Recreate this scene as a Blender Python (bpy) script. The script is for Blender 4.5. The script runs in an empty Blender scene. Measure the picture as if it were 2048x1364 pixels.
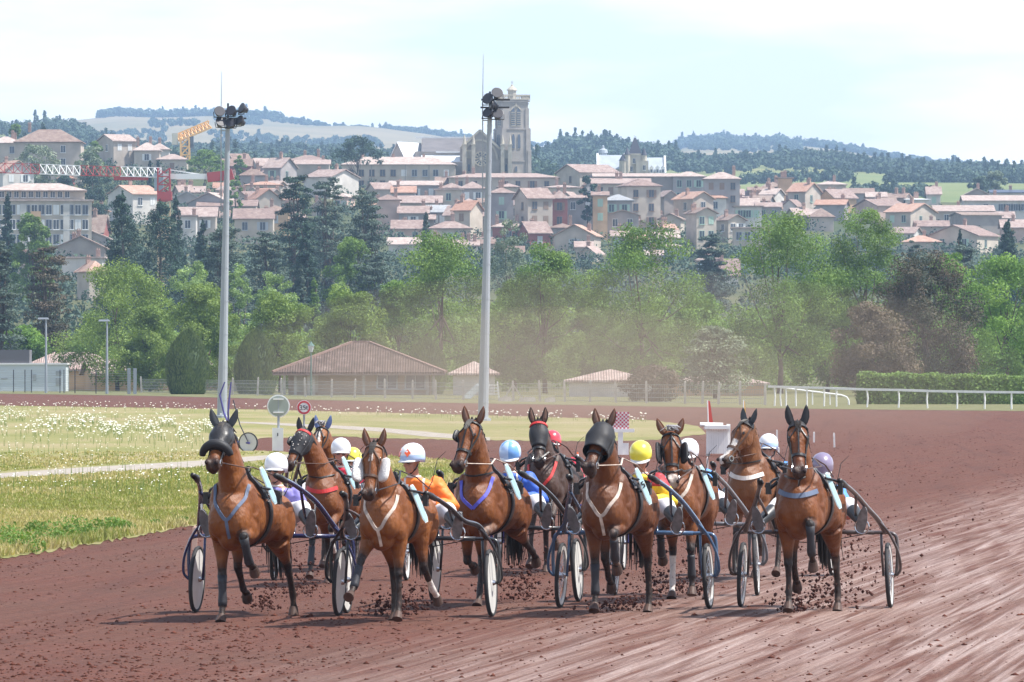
import bpy, bmesh, math, random
import numpy as np
from mathutils import Vector, Matrix, noise
from mathutils.bvhtree import BVHTree
from mathutils.geometry import tessellate_polygon

SC = bpy.context.scene
COL = SC.collection
R = math.radians
F, HZ, CX, CAMH = 12800.0, 728.0, 1024.0, 2.56      # focal length and horizon in photo pixels, eye height

# ---------------------------------------------------------------- camera
cam_d = bpy.data.cameras.new('camera')
cam_d.sensor_width = 36.0
cam_d.lens = 36.0 * F / 2048.0
cam_d.shift_y = 46.0 / 2048.0
cam_d.clip_start, cam_d.clip_end = 1.0, 30000.0
cam = bpy.data.objects.new('camera', cam_d)
COL.objects.link(cam)
cam.location = (0, 0, CAMH)
cam.rotation_euler = (R(90), 0, 0)
SC.camera = cam

# ---------------------------------------------------------------- light
SUN_DIR = Vector((0.50, -0.06, 0.85)).normalized()  # towards the sun
sun_d = bpy.data.lights.new('sun', 'SUN')
sun_d.energy = 4.8
sun_d.angle = R(0.55)
sun_d.color = (1.0, 0.955, 0.89)
sun = bpy.data.objects.new('sun', sun_d)
COL.objects.link(sun)
sun.rotation_euler = SUN_DIR.to_track_quat('Z', 'Y').to_euler()
sun.location = (0, 40, 60)

world = bpy.data.worlds.new('World')
SC.world = world
world.use_nodes = True
nt = world.node_tree
nt.nodes.clear()
def wn(t, **k):
    n = nt.nodes.new(t)
    for a, b in k.items():
        setattr(n, a, b)
    return n
wout = wn('ShaderNodeOutputWorld'); wbg = wn('ShaderNodeBackground')
sky = wn('ShaderNodeTexSky', sky_type='NISHITA', sun_disc=False,
         sun_elevation=math.asin(SUN_DIR.z), sun_rotation=math.atan2(SUN_DIR.x, SUN_DIR.y),
         altitude=350, air_density=1.0, dust_density=1.6, ozone_density=3.0)
tc = wn('ShaderNodeTexCoord'); mp = wn('ShaderNodeMapping')
mp.inputs['Scale'].default_value = (12, 12, 60)
mp.inputs['Location'].default_value = (3.2, 1.0, 0.35)
nz = wn('ShaderNodeTexNoise'); nz.inputs['Scale'].default_value = 1.0; nz.inputs['Detail'].default_value = 6; nz.inputs['Roughness'].default_value = 0.52
rp = wn('ShaderNodeValToRGB')
rp.color_ramp.elements[0].position = 0.40; rp.color_ramp.elements[0].color = (0.52, 0.52, 0.52, 1)
rp.color_ramp.elements[1].position = 0.55; rp.color_ramp.elements[1].color = (0.97, 0.97, 0.97, 1)
mx = wn('ShaderNodeMix', data_type='RGBA')
mx.inputs['B'].default_value = (9.0, 9.2, 9.4, 1)
wbg.inputs['Strength'].default_value = 0.115
L = nt.links.new
L(tc.outputs['Generated'], mp.inputs['Vector']); L(mp.outputs['Vector'], nz.inputs['Vector'])
L(nz.outputs['Fac'], rp.inputs['Fac'])
# the bright cloud bank lies low over the horizon, the sky overhead is clearer
sxyz = wn('ShaderNodeSeparateXYZ'); mr = wn('ShaderNodeMapRange'); mr.inputs['From Min'].default_value = 0.10; mr.inputs['From Max'].default_value = 0.42; mr.inputs['To Min'].default_value = 1.0; mr.inputs['To Max'].default_value = 0.16
mu = wn('ShaderNodeMath', operation='MULTIPLY')
L(tc.outputs['Generated'], sxyz.inputs[0]); L(sxyz.outputs['Z'], mr.inputs['Value']); L(mr.outputs[0], mu.inputs[0]); L(rp.outputs['Color'], mu.inputs[1]); L(mu.outputs[0], mx.inputs['Factor'])
L(sky.outputs['Color'], mx.inputs['A']); L(mx.outputs['Result'], wbg.inputs['Color']); L(wbg.outputs['Background'], wout.inputs['Surface'])

SC.view_settings.view_transform = 'Standard'
SC.view_settings.look = 'None'
SC.view_settings.exposure = 0.76
SC.view_settings.gamma = 1.0
SC.render.engine = 'CYCLES'
SC.cycles.use_denoising = True
SC.cycles.max_bounces = 6
SC.cycles.volume_bounces = 0
SC.cycles.transparent_max_bounces = 12
SC.cycles.sample_clamp_indirect = 4.0
SC.cycles.use_adaptive_sampling = True
SC.cycles.adaptive_threshold = 0.015

# ---------------------------------------------------------------- placing
def P(px, py, D):
    """The point seen at photo pixel (px, py), D metres in front of the camera."""
    return Vector(((px - CX) * D / F, D, CAMH + (HZ - py) * D / F))
def GD(py):
    return F * CAMH / (py - HZ)
def G(px, py, z=0.0):
    D = GD(py)
    return Vector(((px - CX) * D / F, D, z))

# ---------------------------------------------------------------- materials
_M = {}
def mat(name, col, rough=0.7, spec=0.5, var=0.0, nscale=5.0, bump=0.0, bscale=40.0, metal=0.0,
        col2=None, coat=0.0, detail=4.0, stretch=None, coord='Object', sss=0.0, transl=0.0, bdist=0.02):
    """Principled material whose colour wanders between col and col2 with a noise."""
    if name in _M:
        return _M[name]
    m = bpy.data.materials.new(name); m.use_nodes = True
    t = m.node_tree; b = t.nodes['Principled BSDF']
    b.inputs['Base Color'].default_value = (*col, 1)
    b.inputs['Roughness'].default_value = rough
    b.inputs['Specular IOR Level'].default_value = spec
    b.inputs['Metallic'].default_value = metal
    b.inputs['Coat Weight'].default_value = coat
    b.inputs['Coat Roughness'].default_value = 0.15
    c = t.nodes.new('ShaderNodeTexCoord'); v = c.outputs[coord]
    if stretch:
        mpn = t.nodes.new('ShaderNodeMapping'); mpn.inputs['Scale'].default_value = stretch
        t.links.new(v, mpn.inputs['Vector']); v = mpn.outputs['Vector']
    if var > 0 or col2:
        n = t.nodes.new('ShaderNodeTexNoise'); n.inputs['Scale'].default_value = nscale; n.inputs['Detail'].default_value = detail
        t.links.new(v, n.inputs['Vector'])
        r = t.nodes.new('ShaderNodeValToRGB')
        a = tuple(max(0, x * (1 - var)) for x in col); bb = col2 if col2 else tuple(min(1, x * (1 + var)) for x in col)
        r.color_ramp.elements[0].position = 0.34; r.color_ramp.elements[0].color = (*a, 1)
        r.color_ramp.elements[1].position = 0.66; r.color_ramp.elements[1].color = (*bb, 1)
        t.links.new(n.outputs['Fac'], r.inputs['Fac']); t.links.new(r.outputs['Color'], b.inputs['Base Color'])
    if bump > 0:
        n2 = t.nodes.new('ShaderNodeTexNoise'); n2.inputs['Scale'].default_value = bscale; n2.inputs['Detail'].default_value = 5
        t.links.new(v, n2.inputs['Vector'])
        bp = t.nodes.new('ShaderNodeBump'); bp.inputs['Strength'].default_value = bump; bp.inputs['Distance'].default_value = bdist
        t.links.new(n2.outputs['Fac'], bp.inputs['Height']); t.links.new(bp.outputs['Normal'], b.inputs['Normal'])
    if transl > 0:
        out = t.nodes['Material Output']; tr = t.nodes.new('ShaderNodeBsdfTranslucent'); ms = t.nodes.new('ShaderNodeMixShader')
        tr.inputs['Color'].default_value = (min(1, col[0] * 1.5), min(1, col[1] * 1.5), col[2] * 0.6, 1)
        ms.inputs['Fac'].default_value = transl
        t.links.new(b.outputs['BSDF'], ms.inputs[1]); t.links.new(tr.outputs['BSDF'], ms.inputs[2]); t.links.new(ms.outputs['Shader'], out.inputs['Surface'])
    _M[name] = m
    return m

# ---------------------------------------------------------------- mesh helpers
class MB:
    """Collects shapes; build() links them as ONE mesh object."""
    def __init__(s):
        s.v, s.f, s.m = [], [], []
        s.cur = 0
    def mi(s, i):
        s.cur = i; return s
    def add(s, vs, fs):
        k = len(s.v)
        s.v.extend([tuple(p) for p in vs]); s.f.extend([tuple(i + k for i in f) for f in fs]); s.m.extend([s.cur] * len(fs))
        return s
    def box(s, c, size, rz=0.0, taper=1.0):
        x, y, z = size[0] / 2, size[1] / 2, size[2] / 2
        cs, sn = math.cos(rz), math.sin(rz)
        vs = []
        for dz in (-1, 1):
            t = taper if dz > 0 else 1
            for dx, dy in ((-1, -1), (1, -1), (1, 1), (-1, 1)):
                a, b = dx * x * t, dy * y * t
                vs.append((c[0] + a * cs - b * sn, c[1] + a * sn + b * cs, c[2] + dz * z))
        return s.add(vs, [(3, 2, 1, 0), (4, 5, 6, 7), (0, 1, 5, 4), (1, 2, 6, 5), (2, 3, 7, 6), (3, 0, 4, 7)])
    def beam(s, a, b, w, h=None, up=(0, 0, 1)):
        """box along a-b"""
        a, b = Vector(a), Vector(b); h = h or w
        d = (b - a).normalized(); u = Vector(up)
        if abs(d.dot(u)) > 0.98: u = Vector((1, 0, 0))
        x = d.cross(u).normalized() * w / 2; y = x.cross(d).normalized() * h / 2
        vs = [a - x - y, a + x - y, a + x + y, a - x + y, b - x - y, b + x - y, b + x + y, b - x + y]
        return s.add(vs, [(3, 2, 1, 0), (4, 5, 6, 7), (0, 1, 5, 4), (1, 2, 6, 5), (2, 3, 7, 6), (3, 0, 4, 7)])
    def tube(s, pts, rad, n=8, cap=True, flat=1.0):
        pts = [Vector(p) for p in pts]
        if not hasattr(rad, '__len__'): rad = [rad] * len(pts)
        vs, fs = [], []
        t0 = (pts[1] - pts[0]).normalized()
        u = t0.cross(Vector((0, 0, 1)))
        if u.length < 0.2: u = t0.cross(Vector((1, 0, 0)))
        u.normalize()
        for i, p in enumerate(pts):
            if i == 0: t = pts[1] - p
            elif i == len(pts) - 1: t = p - pts[i - 1]
            else: t = (pts[i + 1] - p).normalized() + (p - pts[i - 1]).normalized()
            t.normalize()
            u = (u - t * u.dot(t)).normalized(); w = t.cross(u)
            for k in range(n):
                a = 2 * math.pi * k / n
                vs.append(p + (u * math.cos(a) + w * math.sin(a) * flat) * rad[i])
        for i in range(len(pts) - 1):
            for k in range(n):
                a, b = i * n + k, i * n + (k + 1) % n
                fs.append((a, b, b + n, a + n))
        if cap:
            fs.append(tuple(range(n - 1, -1, -1))); fs.append(tuple((len(pts) - 1) * n + k for k in range(n)))
        return s.add(vs, fs)
    def loft(s, rings, cap=True):
        n = len(rings[0]); vs = [p for r in rings for p in r]; fs = []
        for i in range(len(rings) - 1):
            for k in range(n):
                a, b = i * n + k, i * n + (k + 1) % n
                fs.append((a, b, b + n, a + n))
        if cap:
            fs.append(tuple(range(n - 1, -1, -1))); fs.append(tuple((len(rings) - 1) * n + k for k in range(n)))
        return s.add(vs, fs)
    def lathe(s, c, prof, n=16, axis='z', cap=True):
        rings = []
        for r, h in prof:
            ring = []
            for k in range(n):
                a = 2 * math.pi * k / n; x, y = r * math.cos(a), r * math.sin(a)
                q = (x, y, h) if axis == 'z' else ((h, x, y) if axis == 'x' else (y, h, x))
                ring.append((c[0] + q[0], c[1] + q[1], c[2] + q[2]))
            rings.append(ring)
        return s.loft(rings, cap)
    def ball(s, c, r, n=12, m=8, rot=None):
        if not hasattr(r, '__len__'): r = (r, r, r)
        rings = []
        for i in range(m + 1):
            ph = math.pi * (i + 0.02) / (m + 0.04)
            ring = []
            for k in range(n):
                a = 2 * math.pi * k / n
                q = Vector((r[0] * math.sin(ph) * math.cos(a), r[1] * math.sin(ph) * math.sin(a), -r[2] * math.cos(ph)))
                if rot: q = rot @ q
                ring.append(Vector(c) + q)
            rings.append(ring)
        return s.loft(rings)
    def prism(s, poly, a, b):
        """poly: list of (x, z); extruded along y from a to b"""
        n = len(poly)
        vs = [(x, a, z) for x, z in poly] + [(x, b, z) for x, z in poly]
        fs = [tuple(range(n)), tuple(range(2 * n - 1, n - 1, -1))] + [(i, i + n, (i + 1) % n + n, (i + 1) % n) for i in range(n)]
        return s.add(vs, fs)
    def poly(s, pts):
        tri = tessellate_polygon([[Vector(p) for p in pts]])
        return s.add(pts, [t for t in tri])
    def mesh(s, name, mats, smooth=False, fix=True):
        me = bpy.data.meshes.new(name)
        me.from_pydata(s.v, [], s.f)
        for m in (mats if isinstance(mats, (list, tuple)) else [mats]): me.materials.append(m)
        if max(s.m or [0]) > 0: me.polygons.foreach_set('material_index', s.m)
        if fix and len(s.f) < 60000:
            bm = bmesh.new(); bm.from_mesh(me); bmesh.ops.recalc_face_normals(bm, faces=bm.faces); bm.to_mesh(me); bm.free()
        if smooth: me.polygons.foreach_set('use_smooth', [True] * len(me.polygons))
        me.update()
        return me
    def build(s, name, mats, parent=None, smooth=False, fix=True):
        return link(name, s.mesh(name, mats, smooth, fix), parent)

def link(name, me, parent=None):
    o = bpy.data.objects.new(name, me); COL.objects.link(o)
    if parent is not None: o.parent = parent
    return o
def tag(o, label=None, cat=None, group=None, kind=None):
    if label: o['label'] = label
    if cat: o['category'] = cat
    if group: o['group'] = group
    if kind: o['kind'] = kind
    return o
def empty(name, loc=(0, 0, 0), rz=0.0):
    o = bpy.data.objects.new(name, None); COL.objects.link(o)
    o.location = loc; o.rotation_euler = (0, 0, rz); o.empty_display_size = 0.2
    return o
def npmesh(name, V, Fc, mats, smooth=False, mi=None):
    """mesh from numpy vertices and an (n, k) face array"""
    V = np.asarray(V, dtype=np.float32); Fc = np.asarray(Fc, dtype=np.int32); k = Fc.shape[1]
    me = bpy.data.meshes.new(name)
    me.vertices.add(len(V)); me.vertices.foreach_set('co', V.ravel())
    me.loops.add(Fc.size); me.loops.foreach_set('vertex_index', Fc.ravel())
    me.polygons.add(len(Fc)); me.polygons.foreach_set('loop_start', np.arange(0, Fc.size, k, dtype=np.int32))
    me.polygons.foreach_set('loop_total', np.full(len(Fc), k, dtype=np.int32))
    for m in (mats if isinstance(mats, (list, tuple)) else [mats]): me.materials.append(m)
    if mi is not None: me.polygons.foreach_set('material_index', np.asarray(mi, dtype=np.int32))
    if smooth: me.polygons.foreach_set('use_smooth', np.ones(len(Fc), dtype=bool))
    me.update(calc_edges=True)
    return me
def interp(tab, x):
    return float(np.interp(x, [a for a, _ in tab], [b for _, b in tab]))

GLY = {'3': [(0, 6, 3, 6), (3, 6, 3, 0), (3, 0, 0, 0), (0.6, 3, 3, 3)], '5': [(3, 6, 0, 6), (0, 6, 0, 3.2), (0, 3.2, 3, 3.2), (3, 3.2, 3, 0), (3, 0, 0, 0)], 't': [(1.2, 5.4, 1.2, 0), (1.2, 0, 2.6, 0), (0, 3.9, 2.6, 3.9)], ',': [(.6, .4, .2, -1)],
       '2': [(0, 6, 3, 6), (3, 6, 3, 3.2), (3, 3.2, 0, 3), (0, 3, 0, 0), (0, 0, 3, 0)], '1': [(1.5, 0, 1.5, 6), (1.5, 6, .4, 5)], '4': [(2.4, 0, 2.4, 6), (2.4, 6, 0, 2), (0, 2, 3.2, 2)], '6': [(3, 6, 0, 5), (0, 5, 0, 0), (0, 0, 3, 0), (3, 0, 3, 3), (3, 3, 0, 3)], '7': [(0, 6, 3, 6), (3, 6, 1, 0)],
       '8': [(0, 0, 3, 0), (3, 0, 3, 6), (3, 6, 0, 6), (0, 6, 0, 0), (0, 3, 3, 3)], '9': [(0, 0, 3, 1), (3, 1, 3, 6), (3, 6, 0, 6), (0, 6, 0, 3), (0, 3, 3, 3)]}
def glyphs(m, text, sc, y, t, cx=0.0, cz=0.0):
    adv = [1.6 if c in ',' else 4.2 for c in text]; x = -sum(adv) / 2 + .5
    for c, a in zip(text, adv):
        for x0, z0, x1, z1 in GLY[c]: m.beam(((x + x0) * sc + cx, y, (z0 - 3) * sc + cz), ((x + x1) * sc + cx, y, (z1 - 3) * sc + cz + 1e-5), t, .01, up=(0, 1, 0))
        x += a
# ================================================================ terrain
CREST = [(-400, 270), (0, 285), (200, 300), (400, 322), (650, 345), (1000, 345), (1150, 352), (1400, 372), (1600, 392), (1800, 402), (2048, 408), (2500, 412)]
DFOOT, DCREST = 640.0, 1600.0
def crest(px): return interp(CREST, px)
def slope_y(px, D):
    t = max(0.0, min(1.0, (D - DFOOT) / (DCREST - DFOOT)))
    return 779.0 + (crest(px) - 779.0) * t
def slope_D(px, py):
    t = (779.0 - py) / (779.0 - crest(px))
    return DFOOT + (DCREST - DFOOT) * max(0.0, min(1.0, t))
def terrain_z(x, D):
    if D <= DFOOT: return 0.0
    px = CX + x * F / D
    if D <= DCREST: return CAMH + (HZ - slope_y(px, D)) * D / F
    pc = CX + x * F / DCREST
    zc = CAMH + (HZ - crest(pc)) * DCREST / F
    return zc - 22.0 * min(1.0, (D - DCREST) / 300.0)

def grid_mesh(name, xs, ys, fz, m, smooth=True):
    V = [(x, y, fz(x, y)) for y in ys for x in xs]
    n = len(xs); Fc = [(j * n + i, j * n + i + 1, (j + 1) * n + i + 1, (j + 1) * n + i) for j in range(len(ys) - 1) for i in range(n - 1)]
    return npmesh(name, V, Fc, m, smooth)

def ground_mat(name, cols, scale, rough=0.95, bump=0.4, bscale=30, stretch=None):
    """colour ramp over two noises"""
    m = bpy.data.materials.new(name); m.use_nodes = True
    t = m.node_tree; b = t.nodes['Principled BSDF']; b.inputs['Roughness'].default_value = rough; b.inputs['Specular IOR Level'].default_value = 0.15
    g = t.nodes.new('ShaderNodeNewGeometry'); v = g.outputs['Position']
    if stretch:
        mp_ = t.nodes.new('ShaderNodeMapping'); mp_.inputs['Scale'].default_value = stretch; t.links.new(v, mp_.inputs['Vector']); v = mp_.outputs['Vector']
    n = t.nodes.new('ShaderNodeTexNoise'); n.inputs['Scale'].default_value = scale; n.inputs['Detail'].default_value = 8; n.inputs['Roughness'].default_value = 0.65
    t.links.new(v, n.inputs['Vector'])
    r = t.nodes.new('ShaderNodeValToRGB'); e = r.color_ramp.elements
    for i, (p, c) in enumerate(cols):
        el = e[i] if i < 2 else e.new(p)
        el.position = p; el.color = (*c, 1)
    t.links.new(n.outputs['Fac'], r.inputs['Fac']); t.links.new(r.outputs['Color'], b.inputs['Base Color'])
    n2 = t.nodes.new('ShaderNodeTexNoise'); n2.inputs['Scale'].default_value = bscale; n2.inputs['Detail'].default_value = 4
    t.links.new(g.outputs['Position'], n2.inputs['Vector'])
    bp = t.nodes.new('ShaderNodeBump'); bp.inputs['Strength'].default_value = bump; bp.inputs['Distance'].default_value = 0.05
    t.links.new(n2.outputs['Fac'], bp.inputs['Height']); t.links.new(bp.outputs['Normal'], b.inputs['Normal'])
    return m

M_land = ground_mat('land', [(0.30, (0.045, 0.065, 0.022)), (0.52, (0.085, 0.095, 0.04)), (0.7, (0.15, 0.13, 0.07))], 0.02, bscale=2)
ys = list(np.concatenate([np.array([20., 300., 560., 640.]), np.arange(680, 1610, 40.), np.array([1700., 1800., 1900., 2100., 2500.])]))
xs = list(np.arange(-420, 421, 20.))
tag(link('ground', grid_mesh('ground', xs, ys, lambda x, y: terrain_z(x, y) - 0.02, M_land)), 'grassy land rising into the hill under the town', kind='structure')

# -------- distant hills, each one a real ridge at its own distance
M_hill = ground_mat('far_fields', [(0.30, (0.13, 0.15, 0.07)), (0.46, (0.21, 0.18, 0.095)), (0.60, (0.28, 0.225, 0.125)), (0.7, (0.17, 0.17, 0.08))], 0.0035, bscale=0.1)
M_hill2 = ground_mat('near_fields', [(0.35, (0.10, 0.15, 0.045)), (0.6, (0.19, 0.21, 0.08)), (0.8, (0.32, 0.27, 0.14))], 0.006, bscale=0.3)
def hill(name, ridge, D0, D1, D2, y0, m, label, wob=0.0):
    """ground that climbs from pixel row y0 at D0 to the ridge line at D1 and falls away behind"""
    def f(x, D):
        px = CX + x * F / D
        px = max(-900, min(2900, px))
        if D <= D1:
            t = (D - D0) / (D1 - D0)
            y = y0(px) if callable(y0) else y0
            yy = y + (interp(ridge, px) - y) * (math.sin(t * math.pi / 2))
        else:
            yy = interp(ridge, px) + 60 * (D - D1) / (D2 - D1)
        w = wob * noise.noise(Vector((x / (D1 * 0.02), D / (D1 * 0.08), 3.1)))
        return CAMH + (HZ - yy) * D / F + w
    half = D2 * 0.115
    xs = list(np.linspace(-half, half, 121)); ys = list(np.linspace(D0, D1, 14)) + list(np.linspace(D1, D2, 5))[1:]
    o = link(name, grid_mesh(name, xs, ys, f, m)); tag(o, label, kind='structure')
    return f
RIDGE_FAR = [(-900, 262), (-100, 258), (150, 246), (205, 238), (240, 233), (330, 233), (420, 232), (540, 240), (620, 250), (700, 254), (770, 260), (860, 268), (930, 280), (1010, 288), (1100, 294), (1200, 296), (1300, 304), (1345, 302), (1365, 292), (1440, 280), (1500, 288), (1560, 288), (1620, 296), (1700, 308), (1800, 322), (1900, 336), (2048, 348), (2900, 350)]
f_far = hill('hills', RIDGE_FAR, 4200, 6500, 7500, 330, M_hill, 'distant hills with tan fields behind the town', wob=6)
RIDGE_MID = [(-900, 262), (0, 266), (170, 272), (215, 290), (300, 302), (500, 306), (680, 308), (900, 315), (1060, 312), (1130, 300), (1300, 306), (1420, 316), (1500, 314), (1620, 322), (1800, 338), (2048, 352), (2900, 354)]
f_mid = hill('hills', RIDGE_MID, 2450, 3300, 3900, 372, M_hill2, 'nearer hills under dark woods behind the town', wob=2)
RIDGE_FLD = [(-900, 352), (1000, 352), (1350, 368), (1480, 368), (1600, 364), (2048, 366), (2900, 366)]
f_fld = hill('hills', RIDGE_FLD, 1850, 2420, 2700, lambda px: crest(px) + 12, M_hill2, 'pale green field on the hill right behind the town', wob=0.5)

# ================================================================ racetrack
def track_mat():
    m = bpy.data.materials.new('track_dirt'); m.use_nodes = True
    t = m.node_tree; N = t.nodes.new; K = t.links.new
    b = t.nodes['Principled BSDF']
    g = N('ShaderNodeNewGeometry')
    def mapping(rot, sc):
        a = N('ShaderNodeMapping'); a.inputs['Rotation'].default_value = (0, 0, rot); K(g.outputs['Position'], a.inputs['Vector'])
        c = N('ShaderNodeMapping'); c.inputs['Scale'].default_value = sc; K(a.outputs['Vector'], c.inputs['Vector'])
        return c.outputs['Vector'], a.outputs['Vector']
    def nz(v, s, d=5, r=0.6):
        n = N('ShaderNodeTexNoise'); n.inputs['Scale'].default_value = s; n.inputs['Detail'].default_value = d; n.inputs['Roughness'].default_value = r; n.inputs['Distortion'].default_value = .7 if s == 1.0 else 0.0
        K(v, n.inputs['Vector']); return n.outputs['Fac']
    def ramp(f, a, b_, ca=(0, 0, 0), cb=(1, 1, 1)):
        r = N('ShaderNodeValToRGB'); e = r.color_ramp.elements
        e[0].position = a; e[0].color = (*ca, 1); e[1].position = b_; e[1].color = (*cb, 1); K(f, r.inputs['Fac']); return r.outputs['Color']
    def mix(fac, A, B, mode='MIX'):
        x = N('ShaderNodeMix'); x.data_type = 'RGBA'; x.blend_type = mode
        for k, q in (('Factor', fac), ('A', A), ('B', B)):
            if isinstance(q, (int, float)): x.inputs[k].default_value = q
            elif isinstance(q, tuple): x.inputs[k].default_value = (*q, 1)
            else: K(q, x.inputs[k])
        return x.outputs['Result']
    def math_(op, a, b_=0.0):
        x = N('ShaderNodeMath'); x.operation = op
        for k, q in ((0, a), (1, b_)):
            if isinstance(q, (int, float)): x.inputs[k].default_value = q
            else: K(q, x.inputs[k])
        return x.outputs[0]
    rot = R(8.5)
    v_rut, v_rot = mapping(rot, (7.5, 0.11, 1))
    v_rut2, _ = mapping(R(11), (4.6, 0.05, 1))
    v_rut3, _ = mapping(R(3), (1.6, 0.035, 1))
    fine = nz(g.outputs['Position'], 9, 8, 0.72)
    clod = nz(g.outputs['Position'], 26, 4, 0.6)
    big = nz(g.outputs['Position'], 0.35, 3)
    base = ramp(fine, 0.32, 0.72, (0.052, 0.017, 0.011), (0.158, 0.061, 0.034))
    base = mix(ramp(big, 0.35, 0.7), base, mix(1.0, base, (1.12, 0.92, 0.88), 'MULTIPLY'))
    rut = nz(v_rut, 1.0, 6, 0.62); rut2 = nz(v_rut2, 1.0, 5, 0.6); rut3 = nz(v_rut3, 1.0, 3, 0.5)
    # the side of the track that is wet: right of a line that runs with the ruts
    sep = N('ShaderNodeSeparateXYZ'); K(v_rot, sep.inputs[0])
    side = N('ShaderNodeMapRange'); side.inputs['From Min'].default_value = WET0; side.inputs['From Max'].default_value = WET1
    side.interpolation_type = 'SMOOTHSTEP'
    K(sep.outputs['X'], side.inputs['Value'])
    streak = mix(0.5, ramp(rut, 0.45, 0.66), ramp(rut2, 0.48, 0.64), 'LIGHTEN')
    line = ramp(rut2, 0.565, 0.60)
    pale = math_('MULTIPLY', streak, math_('ADD', math_('MULTIPLY', side.outputs[0], 0.95), 0.08))
    pale = math_('MULTIPLY', math_('ADD', math_('MULTIPLY', pale, .78), math_('MULTIPLY', side.outputs[0], math_('MULTIPLY', ramp(rut3, .40, .62), .22))), ramp(clod, 0.32, 0.56, (0.30,) * 3, (1.0,) * 3))
    col = mix(pale, base, (0.44, 0.32, 0.27))  # pale ruts, plus the wet side's sky sheen painted into the colour
    col = mix(ramp(rut3, 0.5, 0.75), col, mix(1.0, col, (0.80, 0.78, 0.80), 'MULTIPLY'))
    K(col, b.inputs['Base Color'])
    wet = math_('MULTIPLY', side.outputs[0], ramp(rut, 0.40, 0.66))
    rough = math_('SUBTRACT', 0.93, math_('MULTIPLY', wet, 0.46))
    K(rough, b.inputs['Roughness']); b.inputs['Specular IOR Level'].default_value = 0.35
    h = math_('ADD', math_('MULTIPLY', fine, 0.5), math_('ADD', math_('MULTIPLY', clod, 0.55), math_('MULTIPLY', rut, 0.6)))
    bp = N('ShaderNodeBump'); bp.inputs['Strength'].default_value = 0.9; bp.inputs['Distance'].default_value = 0.07
    K(h, bp.inputs['Height']); K(bp.outputs['Normal'], b.inputs['Normal'])
    return m
def rotx(px, py):
    q = G(px, py); a = R(8.5)
    return q.x * math.cos(a) - q.y * math.sin(a)
WET0, WET1 = rotx(1000, 1180), rotx(1760, 1180)
M_track = track_mat()

OUTER = [(-900, 776), (-300, 783), (0, 787.5), (300, 792), (600, 799.5), (900, 806), (1300, 813), (1700, 819), (2048, 822.5), (2400, 826), (3200, 832)]
NOZ = random.Random(4)
def fine_edge(pts, step=14.0, amp=0.35):
    """resample a pixel polyline and roughen it a little"""
    out = []
    for (a, b), (c, d) in zip(pts[:-1], pts[1:]):
        n = max(1, int(math.hypot(c - a, d - b) / step))
        for i in range(n):
            t = i / n
            out.append((a + (c - a) * t, b + (d - b) * t + NOZ.uniform(-amp, amp) * (0.4 + max(0, b - 830) * 0.012)))
    out.append(pts[-1]); return out
mb = MB()
tp = fine_edge(OUTER, 40, 0.3)
mb.poly([G(x, y, 0.004) for x, y in tp] + [G(3200, 1500, 0.004), G(-900, 1500, 0.004)])
tag(mb.build('racetrack', M_track, fix=False), 'reddish brown dirt racetrack with wheel ruts', kind='structure')

# grass infield
INF = [(-400, 1205), (0, 1118), (200, 1087), (420, 1045), (640, 1012), (885, 977), (955, 945), (900, 922), (700, 907), (520, 903), (470, 893),
       (520, 877), (640, 873), (900, 880), (1200, 883), (1330, 879), (1412, 868), (1396, 852), (1290, 840), (1000, 832), (860, 828), (500, 819), (0, 811.5), (-400, 806)]
M_grass = ground_mat('infield_turf', [(0.30, (0.155, 0.165, 0.055)), (0.44, (0.215, 0.210, 0.080)), (0.56, (0.265, 0.232, 0.115)), (0.72, (0.32, 0.265, 0.165))], 0.16, bump=0.8, bscale=18, stretch=(1.0, 0.35, 1))
mb = MB(); mb.poly([G(x, y, 0.012) for x, y in fine_edge(INF, 8, 1.1)])
tag(mb.build('infield', M_grass, fix=False), 'sunlit grass infield left of the track', kind='structure')
INF_POLY = INF
M_path = mat('path_gravel', (0.32, 0.285, 0.245), 0.95, 0.1, var=0.18, nscale=3, bump=0.4, bscale=20)
def path(pts, label):
    up = [G(x, y - h, 0.018) for x, y, h in pts]; dn = [G(x, y + h, 0.018) for x, y, h in reversed(pts)]
    m_ = MB(); m_.poly(up + dn); tag(m_.build('path', M_path, fix=False), label, kind='structure')
path([(-400, 978, 6), (0, 953, 5.2), (150, 943, 6), (300, 935, 6.5), (420, 927, 6), (520, 917, 4.5), (620, 910, 2.5)], 'pale gravel path crossing the near infield')
path([(480, 845, 1.2), (560, 849, 2.2), (660, 854, 3.0), (760, 860, 4), (850, 869, 5), (980, 879, 3)], 'grey path crossing the far infield')

# verge strip between the track and the fences
M_verge = ground_mat('verge_turf', [(0.32, (0.09, 0.11, 0.04)), (0.55, (0.16, 0.155, 0.075)), (0.75, (0.24, 0.20, 0.12))], 0.6, bscale=8)
mb = MB()
mb.poly([G(x, y, 0.014) for x, y in OUTER] + [Vector((420, 640, 0.012)), Vector((-420, 640, 0.012))])
tag(mb.build('verge', M_verge, fix=False), 'strip of rough grass along the outer edge of the track', kind='structure')

def on_path(px, py):
    return px < 640 and abs(py - interp([(-400, 978), (0, 953), (150, 943), (300, 935), (420, 927), (520, 917), (640, 908)], px)) < 7.5
def in_poly(x, y, poly):
    c = False; n = len(poly)
    for i in range(n):
        x1, y1 = poly[i]; x2, y2 = poly[(i + 1) % n]
        if (y1 > y) != (y2 > y) and x < (x2 - x1) * (y - y1) / (y2 - y1) + x1: c = not c
    return c

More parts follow.
